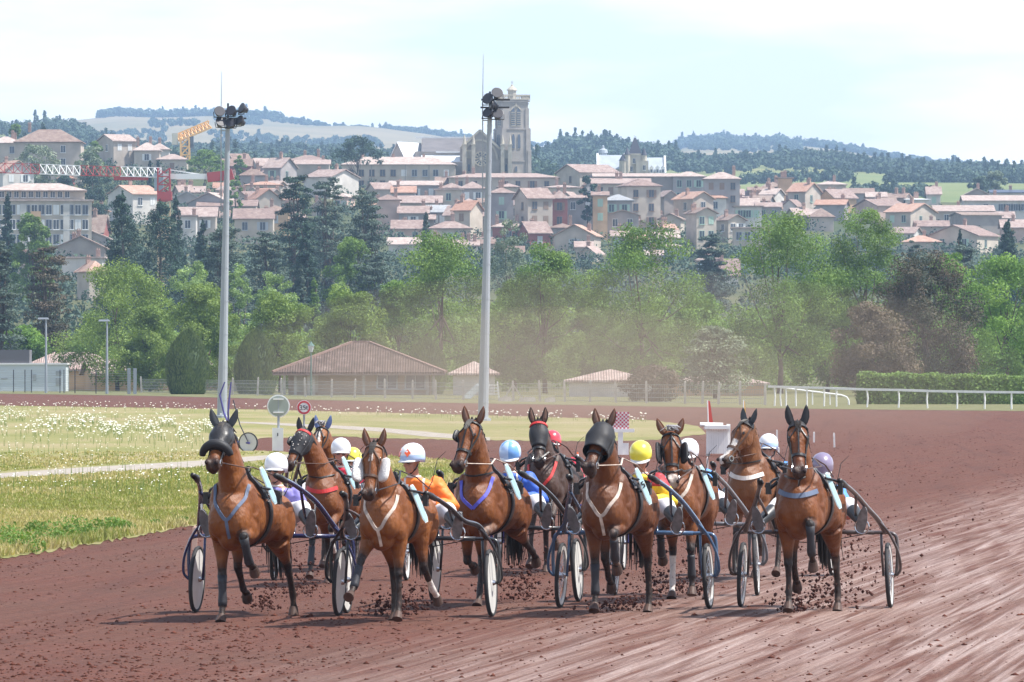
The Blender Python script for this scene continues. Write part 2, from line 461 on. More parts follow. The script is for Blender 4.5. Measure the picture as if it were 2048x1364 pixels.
# grass blades: tufts over the part of the infield that lies close
def grass_tufts():
    rs = np.random.RandomState(7); V = []; Fc = []; MI = []; k = 0
    def tuft(x, y, h, n, mi):
        nonlocal k
        for _ in range(n):
            a = rs.uniform(0, 6.283); w = rs.uniform(0.006, 0.012) * (1 + y / 120.0); l = rs.uniform(0.5, 1.15) * h
            bx, by = x + rs.normal(0, 0.05), y + rs.normal(0, 0.08)
            lx, ly = rs.normal(0, 0.35) * l, rs.normal(0, 0.35) * l
            ca, sa = math.cos(a) * w, math.sin(a) * w
            V.extend([(bx - ca, by - sa, 0.03), (bx + ca, by + sa, 0.03), (bx + lx, by + ly, 0.03 + l)])
            Fc.append((k, k + 1, k + 2)); MI.append(mi); k += 3
    cnt = 0
    while cnt < 23000:
        px = rs.uniform(-30, 960); u = rs.uniform(0, 1)
        py = 905 + (1185 - 905) * u ** 0.75
        if not in_poly(px, py, INF_POLY) or on_path(px, py): continue
        q = G(px, py)
        v = noise.noise(Vector((q.x * 0.35, q.y * 0.09, 1.7)))
        edge = in_poly(px, py + 9, INF_POLY)
        h = (0.035 + 0.04 * rs.rand()) * (1.0 if edge else 2.3)
        tuft(q.x, q.y, h, 4, 0 if v > 0.16 and rs.rand() < .8 else (1 if rs.rand() < 0.5 else 2)); cnt += 1
    mats = [mat('blade_green', (0.24, 0.26, 0.085), 0.75, 0.2, var=0.3, nscale=2, transl=0.3),
            mat('blade_straw', (0.44, 0.375, 0.20), 0.8, 0.2, var=0.3, nscale=2, transl=0.25),
            mat('blade_olive', (0.33, 0.315, 0.125), 0.8, 0.2, var=0.3, nscale=2, transl=0.25)]
    tag(link('grass', npmesh('grass', V, Fc, mats, mi=MI)), 'short summer grass tufts on the near infield', 'grass', kind='stuff')
grass_tufts()

def leafy_weeds():
    rs = np.random.RandomState(21); V = []; Fc = []; k = 0
    spots = [(20, 1100, .32), (52, 1108, .30), (95, 1085, .30), (140, 1082, .36), (160, 1080, .3), (200, 1072, .26), (8, 1090, .35), (250, 1070, .2), (120, 1092, .2), (310, 1060, .14), (365, 1052, .14), (230, 1062, .2), (70, 1070, .2)]
    for px, py, h in spots:
        q = G(px, py)
        for _ in range(420):
            d = rs.normal(0, 1, 3); d /= np.linalg.norm(d); rr = rs.rand() ** 0.4
            c = np.array([q.x + d[0] * h * 1.0 * rr, q.y + d[1] * h * rr, 0.03 + abs(d[2]) * h * rr])
            a = rs.normal(0, 1, 3); a /= np.linalg.norm(a); b = np.cross(a, rs.normal(0, 1, 3)); b /= np.linalg.norm(b); s = rs.uniform(0.012, 0.03)
            V.extend([c - a * s, c + b * s * .6, c + a * s, c - b * s * .6]); Fc.append((k, k + 1, k + 2, k + 3)); k += 4
    tag(link('weeds', npmesh('weeds', V, Fc, mat('weed_leaf', (0.13, 0.22, 0.055), 0.7, 0.3, var=0.35, nscale=3, transl=0.3))), 'leafy green weeds along the near edge of the infield', 'weeds', kind='stuff')
leafy_weeds()

def daisies():
    rs = np.random.RandomState(5); V = []; Fc = []; MI = []; k = 0
    def add(px, py, s):
        nonlocal k
        q = G(px, py); h = rs.uniform(0.12, 0.4)
        c = np.array([q.x, q.y, 0.03 + h]); n = 6; a0 = rs.uniform(0, 6.28); tilt = rs.uniform(0.25, 0.6)
        for j in range(n):
            a = a0 + j * 6.283 / n; V.append((c[0] + s * math.cos(a), c[1] + s * math.sin(a), c[2] + s * tilt * math.sin(a)))
        for j in range(1, n - 1): Fc.append((k, k + j, k + j + 1)); MI.append(0)
        k += n
        w = 0.008
        V.extend([(c[0] - w, c[1], 0.03), (c[0] + w, c[1], 0.03), (c[0], c[1], c[2])]); Fc.append((k, k + 1, k + 2)); MI.append(1); k += 3
    n = 0
    while n < 900:
        px = rs.uniform(-40, 470); t = min(1, max(0, px / 440.0))
        c = 848 + 20 * t; py = c + rs.normal(0, 1) * (15 - 5 * t)
        if py < 815 or py > 900 or not in_poly(px, py, INF_POLY): continue
        if noise.noise(Vector((px * 0.02, py * 0.12, 0))) < 0.0: continue
        add(px, py, rs.uniform(0.02, 0.045)); n += 1
    n = 0
    while n < 330:
        px = rs.uniform(-20, 1300); py = interp([(0, 813), (500, 821), (860, 831), (1290, 842), (1400, 852)], px) + abs(rs.normal(0, 4.0))
        if not in_poly(px, py, INF_POLY): continue
        add(px, py, rs.uniform(0.03, 0.05)); n += 1
    n = 0
    while n < 350:
        px = rs.uniform(-20, 480); py = rs.uniform(880, 1000)
        if not in_poly(px, py, INF_POLY) or on_path(px, py): continue
        add(px, py, rs.uniform(0.012, 0.022)); n += 1
    tag(link('wildflowers', npmesh('wildflowers', V, Fc, [mat('petal_white', (0.66, 0.66, 0.60), 0.7, 0.2, transl=0.2), mat('flower_stem', (0.2, 0.28, 0.08), 0.8, 0.2)], mi=MI)), 'white wildflowers scattered over the infield grass', 'flowers', kind='stuff')
daisies()

# loose clods of earth on the track, finer and fewer with distance
def clods():
    rs = np.random.RandomState(12); n = 52000
    D = 46 + (250 - 46) * rs.rand(n) ** 2.3; x = (rs.uniform(-60, 2110, n) - CX) * D / F
    py = HZ + CAMH * F / D; px = x * F / D + CX
    edge = np.interp(px, [p[0] for p in [(0, 1118), (200, 1087), (420, 1045), (640, 1012), (885, 977), (955, 945)]], [1118, 1087, 1045, 1012, 977, 945]); ok = (py > edge + 1.5) | (px > 960)
    a = R(8.5); u = x * math.cos(a) - D * math.sin(a); wet = np.clip((u - WET0) / (WET1 - WET0), 0, 1); band = np.array([noise.noise(Vector((uu * .9, dd * .03, 4.4))) for uu, dd in zip(u, D)])
    ok &= rs.rand(n) < .6 * (1.0 - .85 * wet) * np.clip(.62 + band * 1.3, .08, 1)
    x, D = x[ok], D[ok]; m = len(x); s_ = (.008 + .020 * rs.rand(m) ** 4.2)[:, None]
    base = np.array([(1, 0, 0), (0, 1, 0), (-1, 0, 0), (0, -1, 0), (0, 0, 1), (0, 0, -.6)], dtype=np.float32)
    V = base[None] * (1 + rs.uniform(-.35, .35, (m, 6, 1))); an = rs.uniform(0, 6.28, m); c, sn = np.cos(an)[:, None], np.sin(an)[:, None]
    X = V[:, :, 0] * c - V[:, :, 1] * sn; Y = V[:, :, 0] * sn + V[:, :, 1] * c; V = np.stack([X * 1.3, Y, V[:, :, 2] * rs.uniform(.5, .9, (m, 1))], 2) * s_[:, :, None]
    V[:, :, 0] += x[:, None]; V[:, :, 1] += D[:, None]; V[:, :, 2] += .006
    T = np.array([(0, 1, 4), (1, 2, 4), (2, 3, 4), (3, 0, 4), (1, 0, 5), (2, 1, 5), (3, 2, 5), (0, 3, 5)]); Fc = (T[None] + (np.arange(m) * 6)[:, None, None]).reshape(-1, 3)
    tag(link('dirt_clods', npmesh('dirt_clods', V.reshape(-1, 3), Fc, mat('clod_earth', (.055, .019, .013), .95, .15, col2=(.15, .055, .038), nscale=3.0))), 'loose clods of red brown earth strewn over the track', 'earth', kind='stuff')
clods()
# ================================================================ town on the hill
def tile_mat(name, a, b, c):
    """clay tiles: rows of tiles down the slope, mottled colours"""
    m = bpy.data.materials.new(name); m.use_nodes = True
    t = m.node_tree; N = t.nodes.new; K = t.links.new; bs = t.nodes['Principled BSDF']
    bs.inputs['Roughness'].default_value = 0.85; bs.inputs['Specular IOR Level'].default_value = 0.2
    co = N('ShaderNodeTexCoord')
    n = N('ShaderNodeTexNoise'); n.inputs['Scale'].default_value = 1.1; n.inputs['Detail'].default_value = 8; n.inputs['Roughness'].default_value = 0.75; K(co.outputs['Object'], n.inputs['Vector'])
    oi = N('ShaderNodeObjectInfo')
    ad = N('ShaderNodeMath'); ad.operation = 'MULTIPLY_ADD'; ad.inputs[1].default_value = 0.16; K(oi.outputs['Random'], ad.inputs[0]); K(n.outputs['Fac'], ad.inputs[2])
    r = N('ShaderNodeValToRGB'); e = r.color_ramp.elements
    e[0].position = 0.40; e[0].color = (*a, 1); e[1].position = 0.56; e[1].color = (*b, 1); x = e.new(0.74); x.color = (*c, 1)
    K(ad.outputs[0], r.inputs['Fac'])
    w = N('ShaderNodeTexWave'); w.bands_direction = 'X'; w.inputs['Scale'].default_value = 1.5; w.inputs['Distortion'].default_value = 0.6; K(co.outputs['Object'], w.inputs['Vector'])
    mx_ = N('ShaderNodeMix'); mx_.data_type = 'RGBA'; mx_.blend_type = 'MULTIPLY'; mx_.inputs['Factor'].default_value = 0.35
    K(r.outputs['Color'], mx_.inputs['A']); K(w.outputs['Color'], mx_.inputs['B']); K(mx_.outputs['Result'], bs.inputs['Base Color'])
    bp = N('ShaderNodeBump'); bp.inputs['Strength'].default_value = 0.8; bp.inputs['Distance'].default_value = 0.06; K(w.outputs['Fac'], bp.inputs['Height']); K(bp.outputs['Normal'], bs.inputs['Normal'])
    return m
ROOF = {'T': tile_mat('tiles_terracotta', (.25, .175, .15), (.36, .26, .225), (.52, .42, .375)),
        'O': tile_mat('tiles_orange', (.40, .215, .15), (.50, .30, .22), (.60, .43, .34)),
        'B': tile_mat('tiles_brown', (.22, .15, .12), (.31, .22, .18), (.42, .33, .27)),
        'P': tile_mat('tiles_pale_pink', (.36, .265, .225), (.46, .355, .31), (.62, .52, .46)),
        'G': tile_mat('slates_grey', (.28, .29, .30), (.40, .41, .42), (.50, .51, .51)),
        'W': mat('white_sheet_roof', (.75, .75, .74), .6, .3, var=.08),
        'K': mat('dark_panels', (.05, .06, .09), .35, .5, var=.3, nscale=.6)}
def wall_mat(n, c): return mat('wall_' + n, c, 0.92, 0.15, var=0.13, nscale=0.45, detail=7, bump=0.15, bscale=3)
WALL = {'c': wall_mat('cream', (.47, .41, .34)), 'g': wall_mat('grey', (.34, .31, .30)), 'p': wall_mat('pink', (.52, .38, .32)),
        'w': wall_mat('white', (.55, .52, .48)), 'r': wall_mat('red', (.30, .115, .10)), 'o': wall_mat('ochre', (.55, .37, .23)),
        'b': wall_mat('beige', (.43, .37, .315)), 't': wall_mat('taupe', (.33, .285, .255)), 's': wall_mat('stone', (.44, .40, .36)), 'n': wall_mat('pale_blue', (.55, .66, .72))}
M_pane = mat('window_glass', (.045, .055, .07), 0.25, 0.5)
M_shut = [mat('shutter_white', (.72, .72, .70), .7), mat('shutter_grey', (.42, .44, .46), .7), mat('shutter_green', (.38, .52, .42), .7), mat('shutter_brown', (.25, .17, .12), .7)]
M_gut = mat('gutter', (.28, .26, .25), .6)
hrs = random.Random(11)

def gable_walls(w, d, h, rise, fnd, along):
    """walls of a pitched house; along='x' puts the ridge along x"""
    mb = MB()
    if along == 'x':
        poly = [(-d / 2, -fnd), (d / 2, -fnd), (d / 2, h), (0, h + rise), (-d / 2, h)]
        n = 5; vs = [(-w / 2, y, z) for y, z in poly] + [(w / 2, y, z) for y, z in poly]
    else:
        poly = [(-w / 2, -fnd), (w / 2, -fnd), (w / 2, h), (0, h + rise), (-w / 2, h)]
        n = 5; vs = [(x, -d / 2, z) for x, z in poly] + [(x, d / 2, z) for x, z in poly]
    fs = [tuple(range(n)), tuple(range(2 * n - 1, n - 1, -1))] + [(i, i + n, (i + 1) % n + n, (i + 1) % n) for i in range(n)]
    mb.add(vs, fs); return mb
def roof_mb(w, d, h, rise, ty, ov=0.45, th=0.2):
    mb = MB(); g = 0.02
    W2, D2 = w / 2 + ov, d / 2 + ov
    if ty in 'EG':
        if ty == 'E': L2, S2, half = W2, D2, d / 2
        else: L2, S2, half = D2, W2, w / 2
        dz = rise * ov / half
        prof = [(-S2, h - dz + g), (0, h + rise + g), (S2, h - dz + g), (S2, h - dz + g + th), (0, h + rise + g + th), (-S2, h - dz + g + th)]
        if ty == 'E': vs = [(-L2, a, z) for a, z in prof] + [(L2, a, z) for a, z in prof]
        else: vs = [(a, -L2, z) for a, z in prof] + [(a, L2, z) for a, z in prof]
        fs = [(0, 1, 4, 5), (1, 2, 3, 4), (6, 11, 10, 7), (7, 10, 9, 8)]
        for i in range(6):
            j = (i + 1) % 6; fs.append((i, i + 6, j + 6, j))
        mb.add(vs, fs)
    elif ty == 'H':
        rl = max(0.3, w / 2 - d / 2 * 0.9) if w > d else 0.3
        if w > d:
            top = [(-rl, 0), (rl, 0)]
        else:
            q = max(0.3, d / 2 - w / 2 * 0.9); top = [(0, -q), (0, q)]
        z0 = h + g; z1 = h + g + 0.16
        vs = [(-W2, -D2, z0), (W2, -D2, z0), (W2, D2, z0), (-W2, D2, z0), (-W2, -D2, z1), (W2, -D2, z1), (W2, D2, z1), (-W2, D2, z1),
              (top[0][0], top[0][1], h + rise), (top[1][0], top[1][1], h + rise)]
        fs = [(3, 2, 1, 0), (0, 1, 5, 4), (1, 2, 6, 5), (2, 3, 7, 6), (3, 0, 4, 7)]
        if w > d: fs += [(4, 5, 9, 8), (5, 6, 9), (6, 7, 8, 9), (7, 4, 8)]
        else: fs += [(4, 5, 8), (5, 6, 9, 8), (6, 7, 9), (7, 4, 8, 9)]
        mb.add(vs, fs)
    else:
        mb.box((0, 0, h + 0.17), (2 * W2, 2 * D2, 0.3))
    return mb
def window_mb(wd, ht, shut=True):
    mb = MB()
    mb.mi(1).box((0, -0.03, 0), (wd + 0.16, 0.06, ht + 0.16))
    mb.mi(0).box((0, -0.065, 0), (wd, 0.03, ht))
    mb.mi(1).box((0, -0.085, 0), (0.07, 0.02, ht)); mb.box((0, -0.10, -ht / 2 - 0.13), (wd + 0.3, 0.2, 0.09))
    if shut:
        for sx in (-1, 1): mb.mi(1).box((sx * (wd * 0.75 + 0.1), -0.05, 0), (wd * 0.46, 0.07, ht + 0.08))
    return mb
WIN = [[window_mb(1.0, 1.5, sh).mesh('window', [M_pane, M_shut[i]]) for i in range(4)] for sh in (False, True)]
def closed_mb():
    mb = MB(); mb.mi(1).box((0, -0.03, 0), (1.1, 0.06, 1.6)); mb.mi(0).box((0, -0.075, 0), (0.02, 0.03, 1.5)); return mb
WINC = [closed_mb().mesh('window', [M_gut, M_shut[i]]) for i in range(4)]

def house(x0, x1, yr, ye, yb, ty, yaw, wall, roof, win, label, D=None, depth=None, group=None, chim=None, shutter=None, zb=None, cat='house', name='house'):
    xc = (x0 + x1) / 2
    if D is None: x0 -= 3.5; x1 += 3.5
    if yb < 480: yb = ye + (yb - ye) * 1.25 + 7
    D = D or slope_D(xc, yb); s = D / F
    Wt = (x1 - x0) * s; h = (yb - ye) * s; rise = max(0.35, (ye - yr) * s)
    d = depth or max(5.5, min(11.0, 0.85 * Wt)); a = abs(R(yaw))
    w = max(3.0, (Wt - 0.9 - d * math.sin(a)) / math.cos(a))
    c = P(xc, yb, D)
    root = empty(name, (c.x, c.y + d / 2, c.z), R(yaw))
    tag(root, label, cat, group or 'houses stacked on the town hill')
    fnd = 4.0
    if ty == 'E': mb = gable_walls(w, d, h, rise - 0.02, fnd, 'x')
    elif ty == 'G': mb = gable_walls(w, d, h, rise - 0.02, fnd, 'y')
    else: mb = MB().box((0, 0, (h - fnd) / 2), (w, d, h + fnd))
    mb.build('wall', WALL[wall], root)
    rf = roof_mb(w, d, h, rise, ty).build('roof', ROOF[roof], root)
    nch = chim if chim is not None else hrs.choice((0, 1, 1, 2))
    for k in range(nch):
        cx = hrs.uniform(-0.38, 0.38) * w; cy = hrs.uniform(-0.1, 0.25) * d
        m = MB().box((0, 0, 0), (0.7, 0.55, 1.9)); m.box((0, 0, 1.0), (0.9, 0.75, 0.12))
        for q in (-1, 1): m.tube([(q * 0.17, 0, 1.05), (q * 0.17, 0, 1.4)], 0.11, 6)
        o = m.build('chimney', mat('chimney_brick', (.36, .24, .19), .9, var=.25), rf)
        zz = h + rise * (1 - abs(cy) / (d / 2)) if ty in 'EH' else h + rise * (1 - abs(cx) / (w / 2))
        o.location = (cx, cy, zz + 0.35)
    if win:
        nc, nr = win; sh = hrs.randrange(4) if shutter is None else shutter
        for j in range(nr):
            for i in range(nc):
                zc = h - 1.5 - j * 2.9
                if zc < 0.9: continue
                me = (WINC[sh] if hrs.random() < 0.3 else WIN[1 if hrs.random() < 0.5 else 0][sh])
                o = link('window', me, root)
                o.location = ((i + 0.5) / nc * w * 0.92 - w * 0.46, -d / 2, zc)
        if abs(yaw) > 12 and d > 6:
            for j in range(nr):
                zc = h - 1.6 - j * 2.9
                if zc < 0.9: continue
                o = link('window', WIN[0][sh], root); sx = -1 if yaw > 0 else 1
                o.location = (sx * w / 2, -0.1 * d, zc); o.rotation_euler = (0, 0, -R(90) if yaw > 0 else R(90))
    return root, w, d, h, rise

HOUSES = [
 (-22, 41, 272, 287, 318, 'H', 0, 'c', 'P', (2, 1), 'house with pink tiled roof and dark balcony cut by the left edge'),
 (30, 162, 257, 285, 345, 'H', 0, 'b', 'B', (2, 2), 'big beige villa with grey brown hipped roof behind a dark pointed conifer'),
 (190, 271, 269, 282, 316, 'E', 30, 'b', 'P', (2, 1), 'tan house with pale pink pitched roof alone on the left skyline'),
 (232, 284, 293, 303, 320, 'S', 0, 'b', 'P', (2, 1), 'low lean-to porch block in front of the tan skyline house'),
 (268, 319, 284, 302, 326, 'H', 0, 'c', 'P', (1, 1), 'cream house with pink hipped roof right of the tan skyline house'),
 (298, 338, 285, 300, 318, 'H', 0, 'w', 'P', None, 'white house end peeping out behind the cream house on the left skyline'),
 (314, 374, 307, 320, 336, 'H', 0, 'c', 'P', (1, 1), 'low cream bungalow with pink roof left of the round umbrella pine'),
 (-26, 67, 322, 343, 374, 'G', 22, 'w', 'O', (2, 1), 'white gabled house with orange roof at the left edge beside the crane jib'),
 (116, 147, 348, 358, 370, 'H', 0, 'r', 'O', None, 'small house with bright red orange roof just under the white crane jib'),
 (210, 319, 371, 388, 430, 'E', 34, 'w', 'O', (2, 1), 'white house with orange roof and balcony below the crane mast'),
 (174, 216, 411, 423, 445, 'H', 0, 'c', 'O', (1, 1), 'small cream house with orange roof right of the long apartment block'),
 (165, 216, 431, 463, 474, 'E', -10, 'r', 'B', None, 'barn with steep brown tiled roof between the apartment block and the dark conifers'),
 (106, 216, 454, 476, 502, 'G', 0, 'g', 'P', None, 'wide grey gable with pale roof edge below the apartment block'),
 (110, 211, 473, 496, 530, 'G', 0, 't', 'B', None, 'wide taupe gable with brown roof edge in front of the grey gable'),
 (122, 206, 514, 517, 560, 'S', 0, 'w', 'P', None, 'white flat garage with dark red doors under the taupe gable'),
 (150, 214, 521, 545, 600, 'H', 24, 'c', 'O', (1, 1), 'tall narrow cream house with orange roof above the pale green plane tree'),
 (32, 82, 517, 531, 560, 'H', 0, 'c', 'P', None, 'house with mottled pale roof half hidden behind the left pines'),
 (445, 502, 318, 332, 353, 'E', 0, 'r', 'B', None, 'long house with red painted wall right of the left floodlight mast'),
 (452, 500, 308, 321, 334, 'E', 20, 'g', 'B', None, 'grey brown roof behind the red walled house'),
 (500, 541, 317, 331, 350, 'E', 20, 'g', 'T', None, 'grey house with terracotta roof just right of the red walled house'),
 (527, 592, 316, 335, 364, 'E', -30, 'g', 'T', (1, 1), 'grey house with terracotta roof and pale gable above the tall dark cedar'),
 (575, 656, 309, 322, 342, 'H', 0, 'b', 'T', None, 'beige house with wide low terracotta roof on the skyline left of the convent'),
 (590, 658, 320, 329, 346, 'E', 0, 'b', 'P', None, 'low beige house with pale roof in front of the wide skyline roof'),
 (480, 531, 335, 352, 368, 'H', 0, 'g', 'B', None, 'open shed with brown roof below the red walled house'),
 (610, 716, 339, 354, 384, 'E', -35, 'w', 'T', None, 'house with white end gable left of the long convent building'),
 (490, 562, 362, 371, 384, 'H', 0, 'c', 'O', None, 'low cream house with orange roof above the terraced gardens'),
 (490, 562, 379, 397, 418, 'G', 20, 'b', 'O', None, 'beige gable with orange roof left of the tall dark cedar'),
 (350, 396, 384, 395, 408, 'G', 0, 'g', 'G', None, 'small grey gabled shed right of the crane mast'),
 (375, 482, 386, 406, 428, 'G', -14, 'g', 'P', (2, 1), 'wide grey gable behind the left floodlight mast'),
 (395, 512, 400, 413, 432, 'E', 0, 'c', 'T', None, 'long cream house with terracotta roof crossing behind the left mast'),
 (352, 432, 415, 433, 470, 'E', 0, 'b', 'T', (2, 1), 'beige house with wide brown roof left of the left mast above the firs'),
 (524, 578, 410, 424, 458, 'H', 0, 'o', 'B', (1, 1), 'ochre yellow house with brown roof left of the tall dark cedar'),
 (468, 547, 418, 437, 472, 'E', 0, 'c', 'T', (2, 1), 'cream house with mottled roof right of the left mast above the cedars'),
 (358, 393, 430, 433, 475, 'S', 0, 'w', 'P', (1, 1), 'bright white house wall between the firs left of the left mast'),
 (897, 1117, 345, 356, 382, 'H', 0, 'c', 'P', (7, 1), 'long low cream range with pink roof right under the church'),
 (1113, 1237, 329, 345, 374, 'E', 30, 'c', 'T', (2, 1), 'cream house with terracotta roof between the church tower and the turreted castle'),
 (1188, 1367, 347, 354, 398, 'E', 0, 't', 'P', None, 'long taupe retaining building with thin pink roof under the turreted castle'),
 (1346, 1410, 342, 354, 405, 'H', 0, 'g', 'P', (3, 2), 'grey house with pale roof left half of the tall pair right of the castle'),
 (1408, 1480, 343, 359, 420, 'H', 0, 'g', 'P', (3, 2), 'tall grey house with pale hipped roof at the right end of the upper town'),
 (1185, 1300, 357, 368, 432, 'E', 0, 'c', 'T', (5, 2), 'cream house with five upper windows behind the tall plain block'),
 (1236, 1322, 356, 373, 442, 'H', 12, 'c', 'T', (2, 3), 'tall plain cream block with six windows in the middle of the upper town'),
 (1207, 1265, 388, 402, 450, 'H', 0, 'g', 'G', (2, 1), 'grey house with pale slate roof and two white framed windows'),
 (1188, 1213, 384, 391, 456, 'E', 0, 'o', 'T', (1, 2), 'narrow ochre house left of the grey slate roofed house'),
 (1212, 1278, 421, 431, 464, 'G', 0, 'g', 'B', (2, 1), 'low dark gable below the grey slate roofed house'),
 (1318, 1352, 382, 392, 436, 'G', 15, 't', 'T', None, 'narrow taupe gable right of the tall plain cream block'),
 (1348, 1428, 384, 397, 446, 'G', 30, 'b', 'O', (1, 1), 'beige gabled house with orange roof side below the tall grey pair'),
 (1394, 1432, 369, 381, 398, 'E', -15, 'g', 'O', None, 'small roof of brand new bright orange tiles in the upper town'),
 (1408, 1453, 385, 397, 427, 'H', 0, 'w', 'O', (1, 1), 'small white house with salmon roof under the bright orange roof'),
 (1448, 1492, 387, 396, 420, 'H', 0, 'w', 'T', (1, 1), 'small white house with sagging roof below the tall grey pair'),
 (1372, 1434, 416, 426, 478, 'G', 20, 'c', 'B', (2, 2), 'pale gabled house with two white shuttered windows side by side'),
 (1430, 1492, 430, 440, 486, 'G', 26, 'c', 'B', (2, 1), 'cream gabled house with dark balcony windows above the grey cedar'),
 (1470, 1524, 410, 414, 445, 'S', 0, 'w', 'B', (3, 1), 'white flat roofed house with three small windows in a row'),
 (1384, 1427, 445, 461, 486, 'G', 0, 'g', 'B', None, 'plain grey gable without windows below the pale gabled house'),
 (1318, 1371, 428, 438, 460, 'G', -10, 'c', 'B', None, 'low cream gable touching the top of the central green tree'),
 (1466, 1524, 453, 457, 512, 'S', 0, 'c', 'P', (3, 2), 'cream flat roofed house left of the large right hand tree'),
 (1393, 1447, 507, 521, 552, 'H', 0, 'b', 'T', None, 'mottled brown roof seen between the two large green trees'),
 (1399, 1430, 519, 523, 570, 'S', 0, 'n', 'P', (1, 1), 'pale blue wall in the gap between the two large green trees'),
 (1425, 1478, 519, 549, 572, 'E', 0, 'w', 'T', None, 'steep brown roof right of the pale blue wall between the trees'),
 (1128, 1193, 388, 397, 450, 'H', 0, 'g', 'T', (2, 1), 'grey house with patched roof left of the narrow ochre house'),
 (1028, 1106, 377, 396, 458, 'E', 22, 'b', 'T', (2, 2), 'tall beige house with pale green shutters right of the middle mast'),
 (1102, 1136, 380, 398, 455, 'H', 0, 'r', 'T', (1, 2), 'tall narrow dark red house right of the green shuttered house'),
 (978, 1028, 374, 387, 450, 'H', 0, 'g', 'T', (1, 2), 'tall plain grey house just right of the middle floodlight mast'),
 (996, 1038, 366, 375, 392, 'H', 0, 'c', 'T', None, 'small cream attic house below the long pink range'),
 (1086, 1162, 369, 376, 396, 'H', 0, 'c', 'T', None, 'cream house with thin dark eave left of the round dark tree in the town'),
 (1134, 1182, 417, 425, 446, 'E', 0, 'g', 'B', (1, 1), 'grey back house with white framed window and dark awning'),
 (984, 1052, 441, 455, 480, 'H', 0, 'r', 'T', (1, 1), 'red walled house with pale ridge below the tall plain grey house'),
 (1034, 1102, 444, 465, 492, 'E', 22, 'r', 'T', (1, 1), 'dark red house with wide terracotta roof and one white window'),
 (1098, 1152, 446, 457, 476, 'H', 0, 'g', 'B', None, 'low grey brown hipped roof right of the dark red houses'),
 (1108, 1204, 450, 471, 506, 'G', -10, 'b', 'O', (1, 1), 'wide beige gable with orange roof touching the central tree'),
 (905, 966, 402, 420, 462, 'E', -26, 'c', 'O', (1, 2), 'cream house with orange roof just left of the middle mast'),
 (920, 970, 362, 378, 405, 'H', 0, 'g', 'T', (2, 1), 'house with pyramid roof and dark attic opening left of the middle mast'),
 (870, 924, 377, 380, 415, 'S', 0, 'c', 'P', (1, 1), 'plain pale wall house left of the pyramid roofed house'),
 (880, 926, 365, 377, 395, 'H', 0, 'b', 'T', None, 'beige house with tiled roof behind the plain pale wall'),
 (780, 882, 362, 371, 392, 'E', 0, 'g', 'P', (3, 1), 'grey house with long pale roof under the convent windows'),
 (733, 786, 366, 378, 396, 'E', 20, 'b', 'T', None, 'beige house with small roof under the left end of the convent'),
 (784, 830, 373, 385, 402, 'E', 0, 'g', 'O', None, 'low grey house with fresh red orange roof under the convent'),
 (752, 800, 388, 401, 450, 'H', 0, 'p', 'T', None, 'tall pink house above the spreading cedars'),
 (797, 882, 392, 406, 424, 'E', 0, 'b', 'T', None, 'long brown roof right of the tall pink house'),
 (797, 856, 413, 426, 456, 'E', 0, 'g', 'T', (1, 1), 'grey house with red roof right of the tall pink house'),
 (854, 896, 411, 424, 450, 'E', 0, 'g', 'G', (2, 1), 'grey house with light grey roof in the middle of the lower town'),
 (888, 944, 412, 430, 456, 'E', -22, 'c', 'T', (1, 1), 'cream house with patched roof left of the orange roofed cream house'),
 (784, 848, 441, 457, 486, 'E', 0, 'p', 'T', (2, 1), 'low pink house with pale roof below the tall pink house'),
 (858, 942, 440, 458, 486, 'H', 0, 'c', 'T', (1, 1), 'cream bungalow with two slope roof just above the green trees'),
 (776, 856, 476, 489, 512, 'E', 0, 'w', 'P', None, 'white house whose pale roof shows just above the green tree'),
 (880, 942, 481, 493, 512, 'E', 0, 'w', 'P', None, 'salmon roof showing through the tree top left of the middle mast'),
 (1498, 1546, 375, 381, 396, 'E', 0, 'b', 'B', None, 'low beige house with dark roof at the left of the right hand cluster'),
 (1528, 1564, 363, 375, 392, 'H', 0, 'g', 'B', None, 'grey house with dormer left of the ochre tower wall'),
 (1521, 1570, 378, 389, 412, 'E', -26, 'w', 'P', (1, 1), 'small house with pale grey gable below the ochre tower wall'),
 (1503, 1549, 392, 402, 418, 'E', -15, 'g', 'B', None, 'dark low roof left of the small pale gable'),
 (1513, 1562, 406, 414, 434, 'E', 0, 'g', 'T', (2, 1), 'grey house with brown roof over the top of the large right tree'),
 (1557, 1585, 355, 357, 402, 'S', 0, 'o', 'B', None, 'tall bare ochre wall rising above the right hand cluster'),
 (1576, 1644, 366, 383, 418, 'E', -32, 'b', 'O', (1, 1), 'beige house with large orange roof right of the ochre tower wall'),
 (1634, 1692, 361, 370, 388, 'H', 0, 'b', 'P', None, 'beige house with low pyramid roof at the top of the right cluster'),
 (1638, 1714, 379, 396, 414, 'E', 26, 'o', 'T', None, 'sand coloured house with sloping terracotta roof right of the orange roof'),
 (1631, 1700, 400, 410, 430, 'E', -10, 'g', 'O', None, 'low house with orange roof below the sand coloured house'),
 (1690, 1747, 377, 387, 400, 'E', 0, 'g', 'B', None, 'dark roof with white skylights on the right skyline'),
 (1734, 1772, 385, 394, 407, 'E', 0, 'p', 'P', None, 'small pink roof right of the skylight roof'),
 (1766, 1826, 387, 396, 408, 'E', -20, 't', 'B', None, 'wide dark eaved roof left of the white arched shed'),
 (1811, 1858, 396, 400, 410, 'H', 0, 'w', 'W', None, 'white low shed near the lone round tree in the field'),
 (1712, 1812, 399, 412, 436, 'E', 28, 'p', 'T', (1, 1), 'long pink house with dark gable edge in the right cluster'),
 (1772, 1877, 407, 424, 456, 'E', -36, 'b', 'O', (2, 1), 'large beige house with orange roof and broad gable at the right'),
 (1870, 1988, 411, 423, 442, 'E', 0, 'b', 'P', (3, 1), 'long taupe roof right of the large orange roofed gable'),
